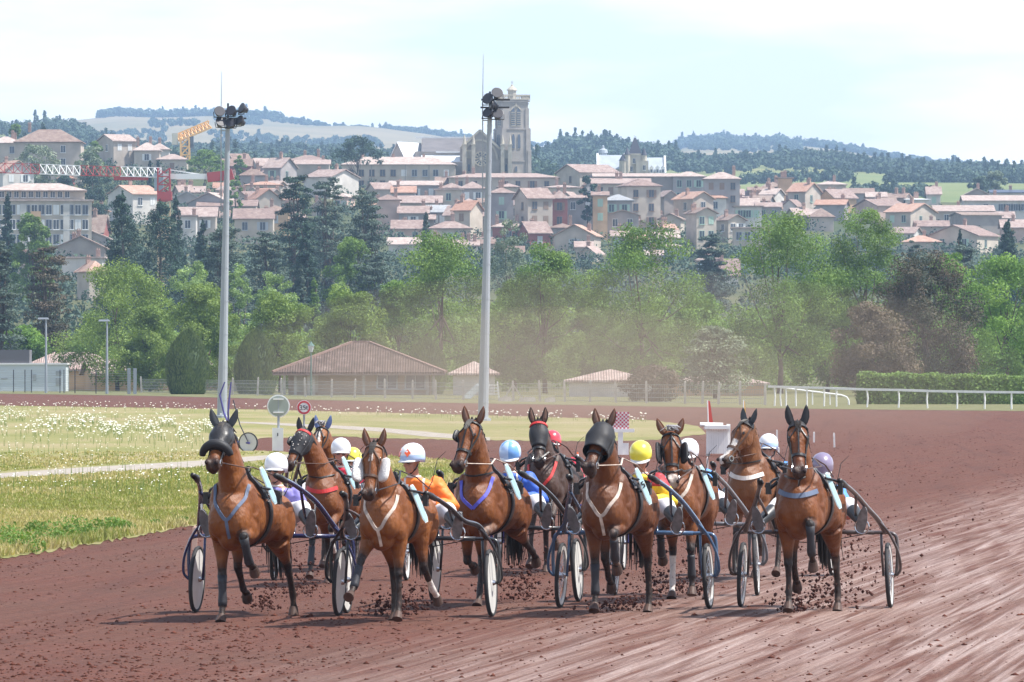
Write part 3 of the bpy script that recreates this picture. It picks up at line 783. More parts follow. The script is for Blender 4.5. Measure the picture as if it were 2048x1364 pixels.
 (1906, 2005, 425, 431, 455, 'E', 12, 't', 'B', None, 'long bare taupe wall at the right above the cream gabled house'),
 (1928, 2075, 391, 402, 428, 'E', 0, 'w', 'P', (9, 1), 'long pale warehouse with pink roof at the right edge'),
 (1983, 2075, 380, 386, 394, 'E', 0, 'w', 'K', None, 'shed with dark panel roof at the right edge of the field'),
 (1996, 2028, 424, 436, 448, 'E', 0, 'w', 'T', None, 'small white house between the bare wall and the right edge'),
 (1783, 1847, 455, 467, 484, 'E', -20, 'w', 'T', None, 'white house with pale roof above the big right hand tree'),
 (1860, 2003, 451, 471, 506, 'G', -28, 'c', 'T', (2, 1), 'broad cream gabled house with small round attic hole at the right'),
 (1806, 1882, 470, 485, 506, 'H', 0, 'b', 'O', (1, 1), 'low house with bright orange roof left of the broad cream gable'),
 (1832, 1897, 442, 453, 470, 'E', 0, 'b', 'T', None, 'thin terracotta roof above the low bright orange roof'),
 (1574, 1622, 417, 430, 448, 'E', 20, 'g', 'P', None, 'pale grey roof peeping over the large right tree'),
 (1618, 1668, 415, 435, 452, 'H', 0, 'b', 'B', None, 'taupe hipped roof peeping over the middle of the large right tree'),
 (1566, 1608, 400, 411, 430, 'G', -20, 'w', 'T', None, 'little white gable below the large orange roof'),
 (2004, 2080, 440, 455, 486, 'E', 0, 'p', 'T', None, 'pink house behind the dark conifer at the right edge'),
]
for a in HOUSES: house(*a)


frs = random.Random(5)
for k in range(136):
    x = frs.uniform(760, 1470) if k < 46 else (frs.uniform(1490, 2045) if k < 74 else (frs.uniform(435, 570) if k < 86 else (frs.uniform(770, 1500) if k < 114 else frs.uniform(340, 720)))); yb_ = frs.uniform(398, 478) if k < 46 else (frs.uniform(408, 462) if k < 74 else (frs.uniform(365, 425) if k < 86 else (frs.uniform(478, 545) if k < 114 else frs.uniform(372, 470))))
    wd_ = frs.uniform(30, 56); r_ = frs.uniform(7, 14); hh_ = frs.uniform(20, 38); ty_ = frs.choice('EEHG')
    house(x - wd_ / 2, x + wd_ / 2, yb_ - hh_ - r_, yb_ - hh_, yb_, ty_, frs.choice((0, 0, 18, -18)), frs.choice('ccbbgtwp'), frs.choice('TTTPBPO'), (2, 2) if wd_ > 38 else (1, 1), 'small pale house squeezed between the larger roofs of the old town', group='small back houses of the old town', D=min(1590, slope_D(x, yb_) + 25))
# ---- long apartment block at the left
def apartment():
    D = slope_D(80, 500); s = D / F; c = P(78, 500, D)
    root = empty('apartment_building', (c.x, c.y + 7, c.z), R(4)); tag(root, 'long cream apartment block with two pink roof lines at the left', 'building')
    w = 200 * s; h1 = (500 - 402) * s
    MB().box((0, 0, h1 / 2 - 2), (w, 13, h1 + 4)).build('wall', WALL['c'], root)
    MB().box((0, 0, h1 + 0.15), (w + 0.8, 13.8, 0.35)).build('cornice', ROOF['P'], root)
    h2 = (402 - 385) * s; w2 = w - 14 * s
    MB().box((-7 * s, 0.8, h1 + 0.33 + h2 / 2), (w2, 10, h2)).build('upper_wall', WALL['c'], root)
    rf = roof_mb(w2, 10, h1 + 0.33 + h2, 17 * s, 'H').build('roof', ROOF['P'], root); rf.location.x = -7 * s
    k = 0
    for x in np.linspace(-w / 2 + 1.2, w / 2 - 1.2, 13):
        for j in range(3):
            k += 1
            me = WINC[0] if k % 5 == 0 else WIN[0][k % 2]
            o = link('window', me, root); o.location = (x, -6.5, h1 - 1.6 - j * 2.75); o.scale = (1.0, 1, 1.15)
        if x < w2 / 2 - 2:
            o = link('window', WIN[0][0], root); o.location = (x - 7 * s, -4.2, h1 + h2 / 2 + 0.5); o.scale = (0.8, 1, 0.72)
    for x in (-3.4, 4.6): MB().box((x, -6.58, h1 / 2), (1.2, 0.2, h1 - 1)).build('stair_strip', WALL['w'], root)
    MB().box((-1.1 * 1.0, -6.62, h1 - 3.2), (1.9, 0.25, 2.6)).build('balcony_panel', WALL['o'], root)
apartment()

def convent():
    D = slope_D(797, 376); s = D / F; c = P(797, 376, D)
    root = empty('convent_building', (c.x, c.y + 6, c.z), 0); tag(root, 'long three winged cream building with pink hipped roof left of the church', 'building')
    w = 226 * s; h = (376 - 330) * s
    MB().box((0, 0, h / 2 - 2), (w, 12, h + 4)).build('wall', WALL['c'], root)
    rf = roof_mb(w, 12, h, 18 * s, 'H').build('roof', ROOF['P'], root)
    for x in (-0.32, -0.05, 0.22):
        MB().box((x * w, 0, h + 18 * s), (0.6, 0.6, 1.4)).build('chimney', mat('chimney_brick', (.36, .24, .19)), rf)
    for i in range(10):
        for j in range(2):
            o = link('window', WINC[0] if (i + j * 3) % 4 == 1 and i > 3 else WIN[0][3 if i < 5 else 1], root)
            o.location = ((i + 0.5) / 10 * w * 0.94 - w * 0.47, -6, h - 1.9 - j * 2.6); o.scale = (1.15, 1, 1)
    for x in (-0.24, 0.06, 0.27): MB().box((x * w, -6.05, h / 2), (0.18, 0.1, h)).build('downpipe', M_gut, root)
convent()

# ---- church
M_ston = mat('church_stone', (.345, .315, .285), .92, .1, var=.14, nscale=.5, detail=7, bump=.3, bscale=2)
M_stonw = mat('church_pale_stone', (.47, .43, .35), .9, .1, var=.12, nscale=.6)
M_lead = mat('church_slates', (.16, .148, .148), .7, .3, var=.16, nscale=.4, stretch=(1, 1, 3))
M_white = mat('zinc_white', (.66, .68, .68), .45, .5, var=.1, nscale=.6)
M_louv = mat('louvre', (.10, .12, .16), .6, .3)
def arch_poly(w, h, n=6):
    """pointed arch outline, base at z=0"""
    pts = [(-w / 2, 0), (w / 2, 0), (w / 2, h * 0.62)]
    for i in range(1, n): t = i / n; pts.append((w / 2 * math.cos(t * math.pi / 2) ** 0.8, h * (0.62 + 0.38 * math.sin(t * math.pi / 2))))
    pts.append((0, h))
    for i in range(n - 1, 0, -1): t = i / n; pts.append((-w / 2 * math.cos(t * math.pi / 2) ** 0.8, h * (0.62 + 0.38 * math.sin(t * math.pi / 2))))
    pts.append((-w / 2, h * 0.62)); return pts
def lancet(root, x, z, w, h, y, louv=False, rz=0.0, bx=None):
    o = MB()
    o.mi(1).prism(arch_poly(w * 1.25, h * 1.08), -0.10, 0.0)
    o.mi(0).prism([(a, b + 0.04 * h) for a, b in arch_poly(w, h)], -0.16, -0.09)
    if louv:
        k = int(h / 0.55)
        for i in range(k): o.mi(1).box((0, -0.19, (i + 0.7) * h * 0.8 / k), (w * 0.95, 0.12, 0.14))
    ob = o.build('lancet_window', [M_louv, M_stonw], root); ob.location = (x, y, z); ob.rotation_euler = (0, 0, rz); return ob
def church():
    D = 1545.0; s = D / F
    gx = lambda px: (px - 940) * s
    z0 = terrain_z((940 - CX) * s, D); gz = lambda py: CAMH + (HZ - py) * s - z0
    root = empty('church', ((940 - CX) * s, D, z0)); tag(root, 'large pale stone church with rose window and tall square belfry on the hilltop', 'church')
    # nave running to the left behind the facade
    nx0, nx1 = gx(830), gx(985); nd = 12; ny = 9
    m = MB(); m.box(((nx0 + nx1) / 2, ny, gz(302) / 2 - 2), (nx1 - nx0, nd, gz(302) + 4)); m.build('nave_wall', M_ston, root)
    m = MB(); poly = [(-nd / 2 - .5, gz(303)), (nd / 2 + .5, gz(303)), (0, gz(273))]
    m.add([(nx0 + 1.5, ny + a, z) for a, z in poly] + [(nx1, ny + a, z) for a, z in poly], [(0, 1, 2), (3, 5, 4), (0, 3, 4, 1), (1, 4, 5, 2), (2, 5, 3, 0)])
    rf = m.build('nave_roof', M_lead, root)
    MB().box(((nx0 + nx1) / 2, ny, gz(272.4)), (nx1 - nx0, 0.5, 0.4)).build('ridge_strip', M_white, rf)
    MB().box(((nx0 + nx1) / 2 + 2, ny - nd / 2 - .4, gz(303.5)), (nx1 - nx0 - 6, 0.6, 0.3)).build('gutter', M_white, rf)
    # aisle
    m = MB(); ay = ny - nd / 2
    m.box((gx(895), ay - 2.2, gz(324) / 2 - 2), (gx(925) - gx(845), 4.2, gz(324) + 4)); m.build('aisle_wall', M_ston, root)
    m = MB(); x0, x1 = gx(842), gx(926)
    m.add([(x0, ay - 4.6, gz(323.8)), (x1, ay - 4.6, gz(323.8)), (x1, ay - .05, gz(309)), (x0, ay - .05, gz(309)), (x0, ay - 4.6, gz(325)), (x1, ay - 4.6, gz(325)), (x1, ay - .05, gz(325)), (x0, ay - .05, gz(325))],
          [(0, 1, 2, 3), (7, 6, 5, 4), (0, 4, 5, 1), (1, 5, 6, 2), (2, 6, 7, 3), (3, 7, 4, 0)]); m.build('aisle_roof', M_white, root)
    # transept gable at the left with its white roof side
    tx = gx(817)
    t = empty('transept', (tx, ny - 4, 0), 0); t.parent = root
    w, d, h, ri = 32 * s, 9, gz(310), 0
    pm = gable_walls(30 * s, 10, gz(312), gz(285) - gz(312), 4, 'y'); o = pm.build('transept_wall', M_ston, t); o.rotation_euler = (0, 0, R(-32))
    pm = roof_mb(30 * s, 10, gz(312), gz(285) - gz(312), 'G', ov=.35); o = pm.build('transept_roof', M_white, t); o.rotation_euler = (0, 0, R(-32))
    # facade
    fx = gx(960); fw = gx(1000) - gx(920); fy = -1.5
    m = MB(); m.prism([(-fw / 2, -4), (fw / 2, -4), (fw / 2, gz(300)), (0, gz(262)), (-fw / 2, gz(300))], 0, 3); o = m.build('facade', M_ston, root); o.location = (fx, fy, 0)
    # copings
    m = MB()
    for sx in (-1, 1): m.beam((sx * fw / 2, -0.2, gz(300) + .2), (0, -0.2, gz(262) + .2), 0.7, 0.5)
    m.build('coping', M_stonw, root).location = (fx, fy, 0)
    m = MB(); n = 24; rr = 36 * s
    for k in range(n):                                           # big blind arch over the rose
        a0, a1 = math.pi * k / n, math.pi * (k + 1) / n
        m.beam((rr * .95 * math.cos(a0), 0, rr * 1.1 * math.sin(a0)), (rr * .95 * math.cos(a1), 0, rr * 1.1 * math.sin(a1)), .5, .45)
    m.build('blind_arch', M_stonw, root).location = (fx, fy - .15, gz(320))
    # rose window
    m = MB(); r0 = 14.5 * s
    m.mi(0).lathe((0, 0, 0), [(0, -0.25), (r0, -0.25), (r0, 0.0), (0, 0.0)], 28, 'y')
    m.mi(1)
    for k in range(28):
        a0, a1 = 2 * math.pi * k / 28, 2 * math.pi * (k + 1) / 28
        m.beam((r0 * math.cos(a0), -.32, r0 * math.sin(a0)), (r0 * math.cos(a1), -.32, r0 * math.sin(a1)), .3, .22)
    for k in range(12):
        a = 2 * math.pi * k / 12; m.beam((.35 * math.cos(a), -.33, .35 * math.sin(a)), (r0 * .97 * math.cos(a), -.33, r0 * .97 * math.sin(a)), .14, .16)
        a += math.pi / 12; q = r0 * .78
        for j in range(8):
            b0, b1 = 2 * math.pi * j / 8, 2 * math.pi * (j + 1) / 8; rc = .30
            m.beam((q * math.cos(a) + rc * math.cos(b0), -.33, q * math.sin(a) + rc * math.sin(b0)), (q * math.cos(a) + rc * math.cos(b1), -.33, q * math.sin(a) + rc * math.sin(b1)), .09, .12)
    m.lathe((0, -.3, 0), [(0, -.15), (.38, -.15), (.38, 0), (0, 0)], 12, 'y')
    o = m.build('rose_window', [M_louv, M_stonw], root); o.location = (gx(963), fy, gz(318))
    # stair turrets with pinnacles either side
    for px, w_ in ((929, 5), (947, 4.5), (1005, 4.5), (1020, 4.5)):
        m = MB(); hh = gz(291); m.box((0, 0, hh / 2 - 2), (w_ * s * 1.7, 2.2, hh + 4)); m.box((0, 0, hh + .1), (w_ * s * 2.1, 2.6, .35))
        m.lathe((0, 0, hh), [(w_ * s * .8, 0.2), (w_ * s * .7, .9), (.1, 2.4), (0, 2.5)], 8); m.build('pinnacle', M_stonw, root).location = (gx(px), fy - .9, 0)
    for a, b in ((931, 945), (1007, 1018)):
        m = MB(); x0, x1 = gx(a), gx(b); hh = gz(300)
        m.box(((x0 + x1) / 2, fy + .4, hh / 2 - 2), (x1 - x0, 2.4, hh + 4)); m.build('turret', M_ston, root)
        m = MB()
        for k in range(5): m.beam((x0 + (x1 - x0) * (k + .5) / 5, fy - .95, gz(315)), (x0 + (x1 - x0) * (k + .5) / 5, fy - .95, gz(303)), .18, .25)
        m.box(((x0 + x1) / 2, fy - .9, gz(302)), (x1 - x0, .4, .4)); m.box(((x0 + x1) / 2, fy - .9, gz(316)), (x1 - x0, .4, .4)); m.build('arcade', M_stonw, root)
        lancet(root, (x0 + x1) / 2, gz(344), .55, 1.8, fy - .82)
    # belfry
    bx = gx(1024); yaw = R(17); bw = 6.7; by = 3.5
    T = empty('belfry', (bx, by, 0), yaw); T.parent = root
    top = gz(199)
    m = MB(); m.box((0, 0, gz(258) / 2 - 2), (bw, bw, gz(258) + 4)); m.box((0, 0, (gz(258) + top) / 2), (bw - .5, bw - .5, top - gz(258)))
    m.box((0, 0, gz(257.5)), (bw + .35, bw + .35, .35)); m.box((0, 0, gz(322)), (bw + .3, bw + .3, .3)); m.box((0, 0, gz(202)), (bw + .2, bw + .2, .4)); m.box((0, 0, gz(207)), (bw - .2, bw - .2, .3))
    for sx in (-1, 1):
        for sy in (-1, 1):
            m.box((sx * (bw / 2 - .3), sy * (bw / 2 - .3), gz(257) / 2 - 2), (1.15, 1.15, gz(257) + 4)); m.box((sx * (bw / 2 - .5), sy * (bw / 2 - .5), (gz(257) + gz(216)) / 2), (.9, .9, gz(216) - gz(257)))
            m.box((sx * bw / 2 * 0.99, sy * bw / 2 * .99, gz(300) / 2 - 2), (.9, .9, gz(300) + 4))
    m.build('tower_wall', M_ston, T)
    m = MB()                                                      # openwork parapet
    for sx, sy in ((0, -1), (0, 1), (-1, 0), (1, 0)):
        q = bw / 2 + .05
        for k in range(9):
            u = (k - 4) / 4 * q
            m.box((u if sx == 0 else sx * q, u if sy == 0 else sy * q, gz(194)), (.2, .2, 1.0))
        L_ = (2 * q + .3, .3) if sx == 0 else (.3, 2 * q - .3)
        m.box((sx * q, sy * q, gz(190.2)), (*L_, .28)); m.box((sx * q, sy * q, gz(198.2)), (*L_, .25))
    m.build('parapet', M_stonw, T)
    m = MB(); m.lathe((0, 0, gz(199)), [(1.05, 0), (1.05, gz(180) - gz(199)), (1.35, gz(180) - gz(199)), (1.3, gz(178) - gz(199)), (.75, gz(173.5) - gz(199)), (.3, gz(171) - gz(199)), (.2, gz(168) - gz(199)), (0, gz(167) - gz(199))], 8)
    m.build('lantern', M_stonw, T)
    m = MB(); m.beam((0, 0, gz(168)), (0, 0, gz(160)), .12); m.beam((-.35, 0, gz(163)), (.35, 0, gz(163)), .1); m.build('cross', M_gut, T)
    for k, rz in ((0, 0), (1, -R(90))):
        for u in (-.72, .72):
            for (zb_, hh, lv, ww, yy) in ((253, gz(216) - gz(253), True, 1.0, bw / 2 - .25), (298, gz(269) - gz(298), False, .72, bw / 2)):
                o = lancet(T, 0, 0, ww, hh, 0, lv); zz = gz(zb_)
                o.location = (u, -yy, zz) if k == 0 else (-yy, u, zz); o.rotation_euler = (0, 0, rz)
    m = MB()
    for k in (0,):
        for sx in (-1, 1): m.beam((sx * 1.5, -bw / 2 + .15, gz(222)), (0, -bw / 2 + .15, gz(209)), .2, .2)
        m.beam((0, -bw / 2 + .1, gz(214)), (0, -bw / 2 + .1, gz(205)), .2, .2)
    m.build('gable_moulding', M_stonw, T)
    lancet(T, 0.0, gz(344), .5, 1.4, -bw / 2 - .02)
church()

def castle():
    D = 1640.0; s = D / F; gx = lambda px: (px - 1262) * s
    z0 = CAMH + (HZ - 352) * s; gz = lambda py: CAMH + (HZ - py) * s - z0
    root = empty('castle', ((1262 - CX) * s, D, z0)); tag(root, 'small turreted castle with pale slate roofs and black pointed tower roof', 'castle')
    M_sl = mat('castle_slates', (.36, .40, .44), .5, .5, var=.12, nscale=.5)
    M_bk = mat('castle_black_roof', (.05, .05, .065), .5, .5)
    for a, b, yr, ye in ((1194, 1252, 308, 337), (1284, 1332, 313, 344)):
        w = (b - a) * s; hh = gz(ye)
        o = MB().box((0, 0, (hh - 4) / 2), (w - .6, 9, hh + 4)).build('wall', M_stonw, root); o.location = (gx((a + b) / 2), 5, 0)
        rm = gable_walls(w - .8, 9.2, hh - .1, gz(yr) - hh, -hh + .1, 'x').build('roof', M_sl, root); rm.location = (gx((a + b) / 2), 5, 0)
        for sx in (-1, 1):
            m = MB()
            for sy in (-1, 1): m.beam((sx * w / 2 - sx * .2, sy * 4.8, hh - .3), (sx * w / 2 - sx * .2, 0, gz(yr) + .25), .55, .4)
            m.build('coping', M_white, root).location = (gx((a + b) / 2), 5, 0)
    for px in (1295, 1307, 1319, 1330):
        m = MB(); m.box((0, 0, 0), (.95, 1.2, 1.4)); m.mi(1).box((0, -.62, -.1), (.5, .08, .8)); m.mi(0).prism([(-.6, .7), (.6, .7), (0, 1.3)], -.6, .6)
        m.build('dormer', [M_white, M_louv], root).location = (gx(px - 4), .6, gz(341))
    m = MB(); hh = gz(309); m.box((0, 0, (hh - 4) / 2), (26 * s, 26 * s, hh + 4)); m.box((0, 0, hh), (28 * s, 28 * s, .4)); m.build('tower', M_stonw, root).location = (gx(1270), 0, 0)
    m = MB(); w = 13 * s; m.add([(-w, -w, 0), (w, -w, 0), (w, w, 0), (-w, w, 0), (-.25, -.1, gz(277) - hh), (.25, -.1, gz(277) - hh), (.25, .1, gz(277) - hh), (-.25, .1, gz(277) - hh)], [(3, 2, 1, 0), (4, 5, 6, 7), (0, 1, 5, 4), (1, 2, 6, 5), (2, 3, 7, 6), (3, 0, 4, 7)])
    m.beam((-.2, 0, gz(277) - hh), (-.2, 0, gz(272) - hh), .08); m.beam((.2, 0, gz(277) - hh), (.2, 0, gz(273) - hh), .08)
    m.build('tower_roof', M_bk, root).location = (gx(1270), 0, hh + .2)
    for px, r_, yt in ((1254, .75, 296), (1288, .7, 297), (1266, .0, 0), (1246, 1.0, 308)):
        if r_ == 0: continue
        m = MB(); h1 = gz(yt + 14); m.mi(0).lathe((0, 0, 0), [(r_, 0), (r_, h1), (0, h1)], 10); m.mi(1).lathe((0, 0, h1), [(r_ * 1.15, 0), (.06, gz(yt) - h1), (0, gz(yt) - h1 + .3)], 10)
        m.build('turret', [M_stonw, M_bk], root).location = (gx(px), -1.9, 0)
    m = MB(); m.mi(0).box((0, 0, 0), (3.2, 3, gz(322))); m.build('annex', M_stonw, root).location = (gx(1284), -1.5, gz(322) / 2)
    for px, py in ((1268, 322), (1276, 338), (1288, 336), (1262, 338)):
        WINo = link('window', WIN[0][0], root); WINo.location = (gx(px), -26 * s / 2 - (.0 if px < 1280 else 1.35), gz(py)); WINo.scale = (.7, 1, .8)
    m = MB(); m.lathe((0, 0, 0), [(1.0, -3), (1.0, 0), (1.25, .1), (1.1, .9), (.35, 1.3), (.3, 1.9), (0, 2.1)], 10); m.build('dome', M_sl, root).location = (gx(1207), 7, gz(305))
castle()

# ---- tower cranes
def lattice(m, a, b, w, n, up=(0, 0, 1), tri=True, t=0.12):
    a, b = Vector(a), Vector(b); d = (b - a).normalized(); side = d.cross(Vector(up)); side.normalize(); u = side.cross(d)
    tri_ = [u * w * .55, -u * w * .45 + side * w * .5, -u * w * .45 - side * w * .5] if tri else [(side + u) * w / 2, (side - u) * w / 2, (-side - u) * w / 2, (-side + u) * w / 2]
    k = len(tri_)
    for q in tri_: m.beam(a + q, b + q, t)
    for i in range(n):
        p0, p1 = a + (b - a) * (i / n), a + (b - a) * ((i + 1) / n)
        for j in range(k):
            m.beam(p0 + tri_[j], p1 + tri_[(j + 1) % k], t * .8)
            m.beam(p0 + tri_[j], p0 + tri_[(j + 1) % k], t * .7)
M_red = mat('crane_red', (.42, .06, .06), .5); M_cw = mat('crane_white', (.78, .78, .76), .5); M_yel = mat('crane_yellow', (.78, .42, .12), .5)
def crane_red():
    D = 930.0; s = D / F; Q = lambda px, py: P(px, py, D)
    c = Q(328, 395); zb = terrain_z(c.x, D); root = empty('tower_crane', (c.x, D, zb)); tag(root, 'red and white tower crane whose long jib reaches to the left edge', 'crane')
    off = -Vector((c.x, D, zb)); q = lambda x, y: Q(x, y) + off
    m = MB(); lattice(m, (0, 0, -1), q(328, 402), 1.7, 14, up=(0, 1, 0), tri=False, t=.2); m.build('mast', mat('mast_tan', (.50, .38, .24), .7), root)
    m = MB(); lattice(m, q(328, 402), q(328, 337), 1.7, 4, up=(0, 1, 0), tri=False, t=.22); m.box(q(331, 392), (1.9, 1.9, 1.2)); m.build('mast_top', M_red, root)
    segs = [(322, 241, 'w', 346, 344), (241, 160, 'r', 344, 342), (160, 79, 'w', 342, 339), (79, -25, 'r', 339, 336)]
    for x0, x1, col, ya, yb in segs:
        m = MB(); lattice(m, q(x0, ya), q(x1, yb), 1.4, 6, tri=True, t=.12 if col == 'w' else .085); m.build('jib_section', M_cw if col == 'w' else M_red, root)
    m = MB(); m.beam(q(334, 353), q(422, 356), .35, .5); m.beam(q(336, 339), q(422, 352), .18); m.box(q(372, 353), (6.5, .5, .8)); m.build('counter_jib', M_cw, root)
    m = MB(); m.beam(q(415, 355), q(452, 351), 1.2, 1.4); m.beam(q(449, 353), q(466, 348), 1.4, 1.5); m.build('counterweight', M_red, root)
    m = MB(); m.box(q(318, 364), (1.3, 1.4, 2.6)); m.build('cab', mat('cab_glass', (.35, .45, .5), .3), root)
    m = MB(); m.beam(q(255, 352), q(255, 360), .9, .9); m.box(q(262, 357), (5, .4, .5)); m.build('trolley', M_red, root)
crane_red()
def crane_yellow():
    D = 1950.0; s = D / F; Q = lambda px, py: P(px, py, D); c = Q(372, 310); root = empty('tower_crane', (c.x, D, c.z - 12)); tag(root, 'orange yellow tower crane with rising jib behind the umbrella pine', 'crane')
    off = -Vector((c.x, D, c.z - 12)); q = lambda x, y: Q(x, y) + off
    m = MB(); lattice(m, (0, 0, -6), q(370, 276), 2.6, 9, up=(0, 1, 0), tri=False, t=.5); m.build('mast', M_yel, root)
    m = MB(); lattice(m, q(356, 276), q(420, 249), 2.2, 9, t=.45); m.beam(q(352, 272), q(366, 278), 1.6); m.build('jib', M_yel, root)
    m = MB(); m.box(q(350, 278), (1.8, 2, 3.5)); m.build('counterweight', mat('counterweight_grey', (.5, .45, .38), .8), root)
    m = MB(); m.box(q(381, 282), (1.9, 2, 2.8)); m.box(q(381, 293), (2.2, 2, 1.2)); m.build('cab', mat('cab_dark', (.08, .09, .12), .4), root)
crane_yellow()
# ================================================================ trees
def leaf_mat(n, c, tr=0.25, rough=0.75):
    """leaf colour differs a little from clump to clump"""
    return mat('leaf_' + n, c, rough, 0.25, var=0.22, nscale=0.5, transl=tr, detail=2)
LM = {
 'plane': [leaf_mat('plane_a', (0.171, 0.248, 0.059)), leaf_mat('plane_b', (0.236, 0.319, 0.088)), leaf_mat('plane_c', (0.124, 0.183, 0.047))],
 'green': [leaf_mat('green_a', (0.135, 0.223, 0.058)), leaf_mat('green_b', (0.198, 0.295, 0.078)), leaf_mat('green_c', (0.088, 0.144, 0.042))],
 'fresh': [leaf_mat('fresh_a', (0.153, 0.271, 0.053)), leaf_mat('fresh_b', (0.224, 0.354, 0.077)), leaf_mat('fresh_c', (0.094, 0.177, 0.041))],
 'fir': [leaf_mat('fir_a', (.040, .080, .055), .08), leaf_mat('fir_b', (.060, .105, .068), .08), leaf_mat('fir_c', (.032, .060, .046), .08)],
 'cedar': [leaf_mat('cedar_a', (.085, .125, .095), .08), leaf_mat('cedar_b', (.115, .155, .12), .08), leaf_mat('cedar_c', (.050, .080, .062), .08)],
 'brown': [leaf_mat('brown_a', (.095, .085, .055), .1), leaf_mat('brown_b', (.13, .10, .07), .1), leaf_mat('brown_c', (.060, .068, .040), .1)],
 'rust': [leaf_mat('rust_a', (.145, .115, .08), .15), leaf_mat('rust_b', (.18, .14, .095), .15), leaf_mat('rust_c', (.12, .11, .06), .15)],
 'topiary': [leaf_mat('topiary_a', (.125, .175, .055), .15), leaf_mat('topiary_b', (.18, .23, .08), .15), leaf_mat('topiary_c', (.08, .12, .045), .1)],
 'olive': [leaf_mat('olive_a', (0.177, 0.224, 0.142), .1), leaf_mat('olive_b', (0.236, 0.277, 0.177), .1), leaf_mat('olive_c', (0.118, 0.153, 0.094), .1)],
 'pollard': [leaf_mat('pollard_a', (0.212, 0.307, 0.106)), leaf_mat('pollard_b', (0.319, 0.425, 0.165)), leaf_mat('pollard_c', (0.130, 0.201, 0.071))],
 'wood': [leaf_mat('wood_a', (.060, .098, .066), .05), leaf_mat('wood_b', (.078, .120, .075), .05), leaf_mat('wood_c', (.048, .080, .058), .05)],
}
M_bark = mat('bark', (.12, .095, .075), .9, .1, var=.3, nscale=2, bump=.4, bscale=8)

def leaf_quads(rs, C_, Rr, n, size, out=0.55, flat=0.0, shell=0.35):
    """n small leaf sprays around each cluster centre; returns vertices (n*4, 3)"""
    C_ = np.asarray(C_); Rr = np.asarray(Rr); m = len(C_)
    d = rs.normal(size=(m, n, 3)); d /= np.linalg.norm(d, axis=2, keepdims=True)
    rad = shell + (1 - shell) * rs.rand(m, n, 1) ** 0.6
    pos = C_[:, None, :] + d * rad * Rr[:, None, :]
    pos = pos.reshape(-1, 3); dd = d.reshape(-1, 3)
    nrm = dd * out + rs.normal(size=pos.shape) * 0.55; nrm[:, 2] += 0.25 + flat
    nrm /= np.linalg.norm(nrm, axis=1, keepdims=True)
    t = rs.normal(size=pos.shape); t = t - nrm * (t * nrm).sum(1, keepdims=True); t /= np.linalg.norm(t, axis=1, keepdims=True)
    b = np.cross(nrm, t); s = size * rs.uniform(0.55, 1.25, (len(pos), 1))
    V = np.stack([pos - t * s, pos - b * s * 0.55 + t * s * 0.1, pos + t * s, pos + b * s * 0.55 - t * s * 0.15], axis=1)
    return V.reshape(-1, 3)
def foliage(name, V, kind, per, rs, parent, tone=None):
    nq = len(V) // 4; Fc = np.arange(nq * 4).reshape(-1, 4)
    ncl = max(1, nq // per); tn = rs.choice(3, ncl, p=(.5, .28, .22)) if tone is None else tone
    mi = np.repeat(tn, per)[:nq]
    flip = rs.rand(nq) < 0.25; mi = np.where(flip, rs.choice(3, nq), mi)
    return link(name, npmesh(name, V, Fc, LM[kind], mi=mi), parent)
def trunk_mesh(h, r, limbs, rs, top=0.75, lean=0.0):
    m = MB(); pts = []; k = 6
    for i in range(k): t = i / (k - 1); pts.append((lean * t + rs.normal(0, .02) * h * t, rs.normal(0, .02) * h * t, t * h * top))
    m.tube(pts, [r * (1.25 if i == 0 else 1 - .75 * i / (k - 1)) for i in range(k)], 8)
    for c in limbs:
        c = Vector(c); t = rs.uniform(.25, .7); s = Vector(pts[0]).lerp(Vector(pts[-1]), t); mid = s.lerp(c, .5) + Vector((0, 0, -.04 * h))
        m.tube([s, mid, c], [r * .42, r * .26, r * .07], 5)
    return m.mesh('trunk', M_bark, smooth=True)

def clusters(rs, w, h, z0, n, prof, jitter=.5, rr=(.13, .2), squash=.8):
    """cluster centres inside a crown whose half width at height fraction t is prof(t)"""
    Cc, Rc = [], []
    while len(Cc) < n:
        t = rs.rand(); a = rs.uniform(0, 6.283); rmax = prof(t) * w / 2
        f = rs.rand() ** 0.45
        q = rs.uniform(*rr) * w
        x, y = rmax * f * math.cos(a) * .93, rmax * f * math.sin(a) * .93
        Cc.append((x + rs.normal(0, .02) * w, y, z0 + t * h)); Rc.append((q, q, q * squash))
    return np.array(Cc), np.array(Rc)

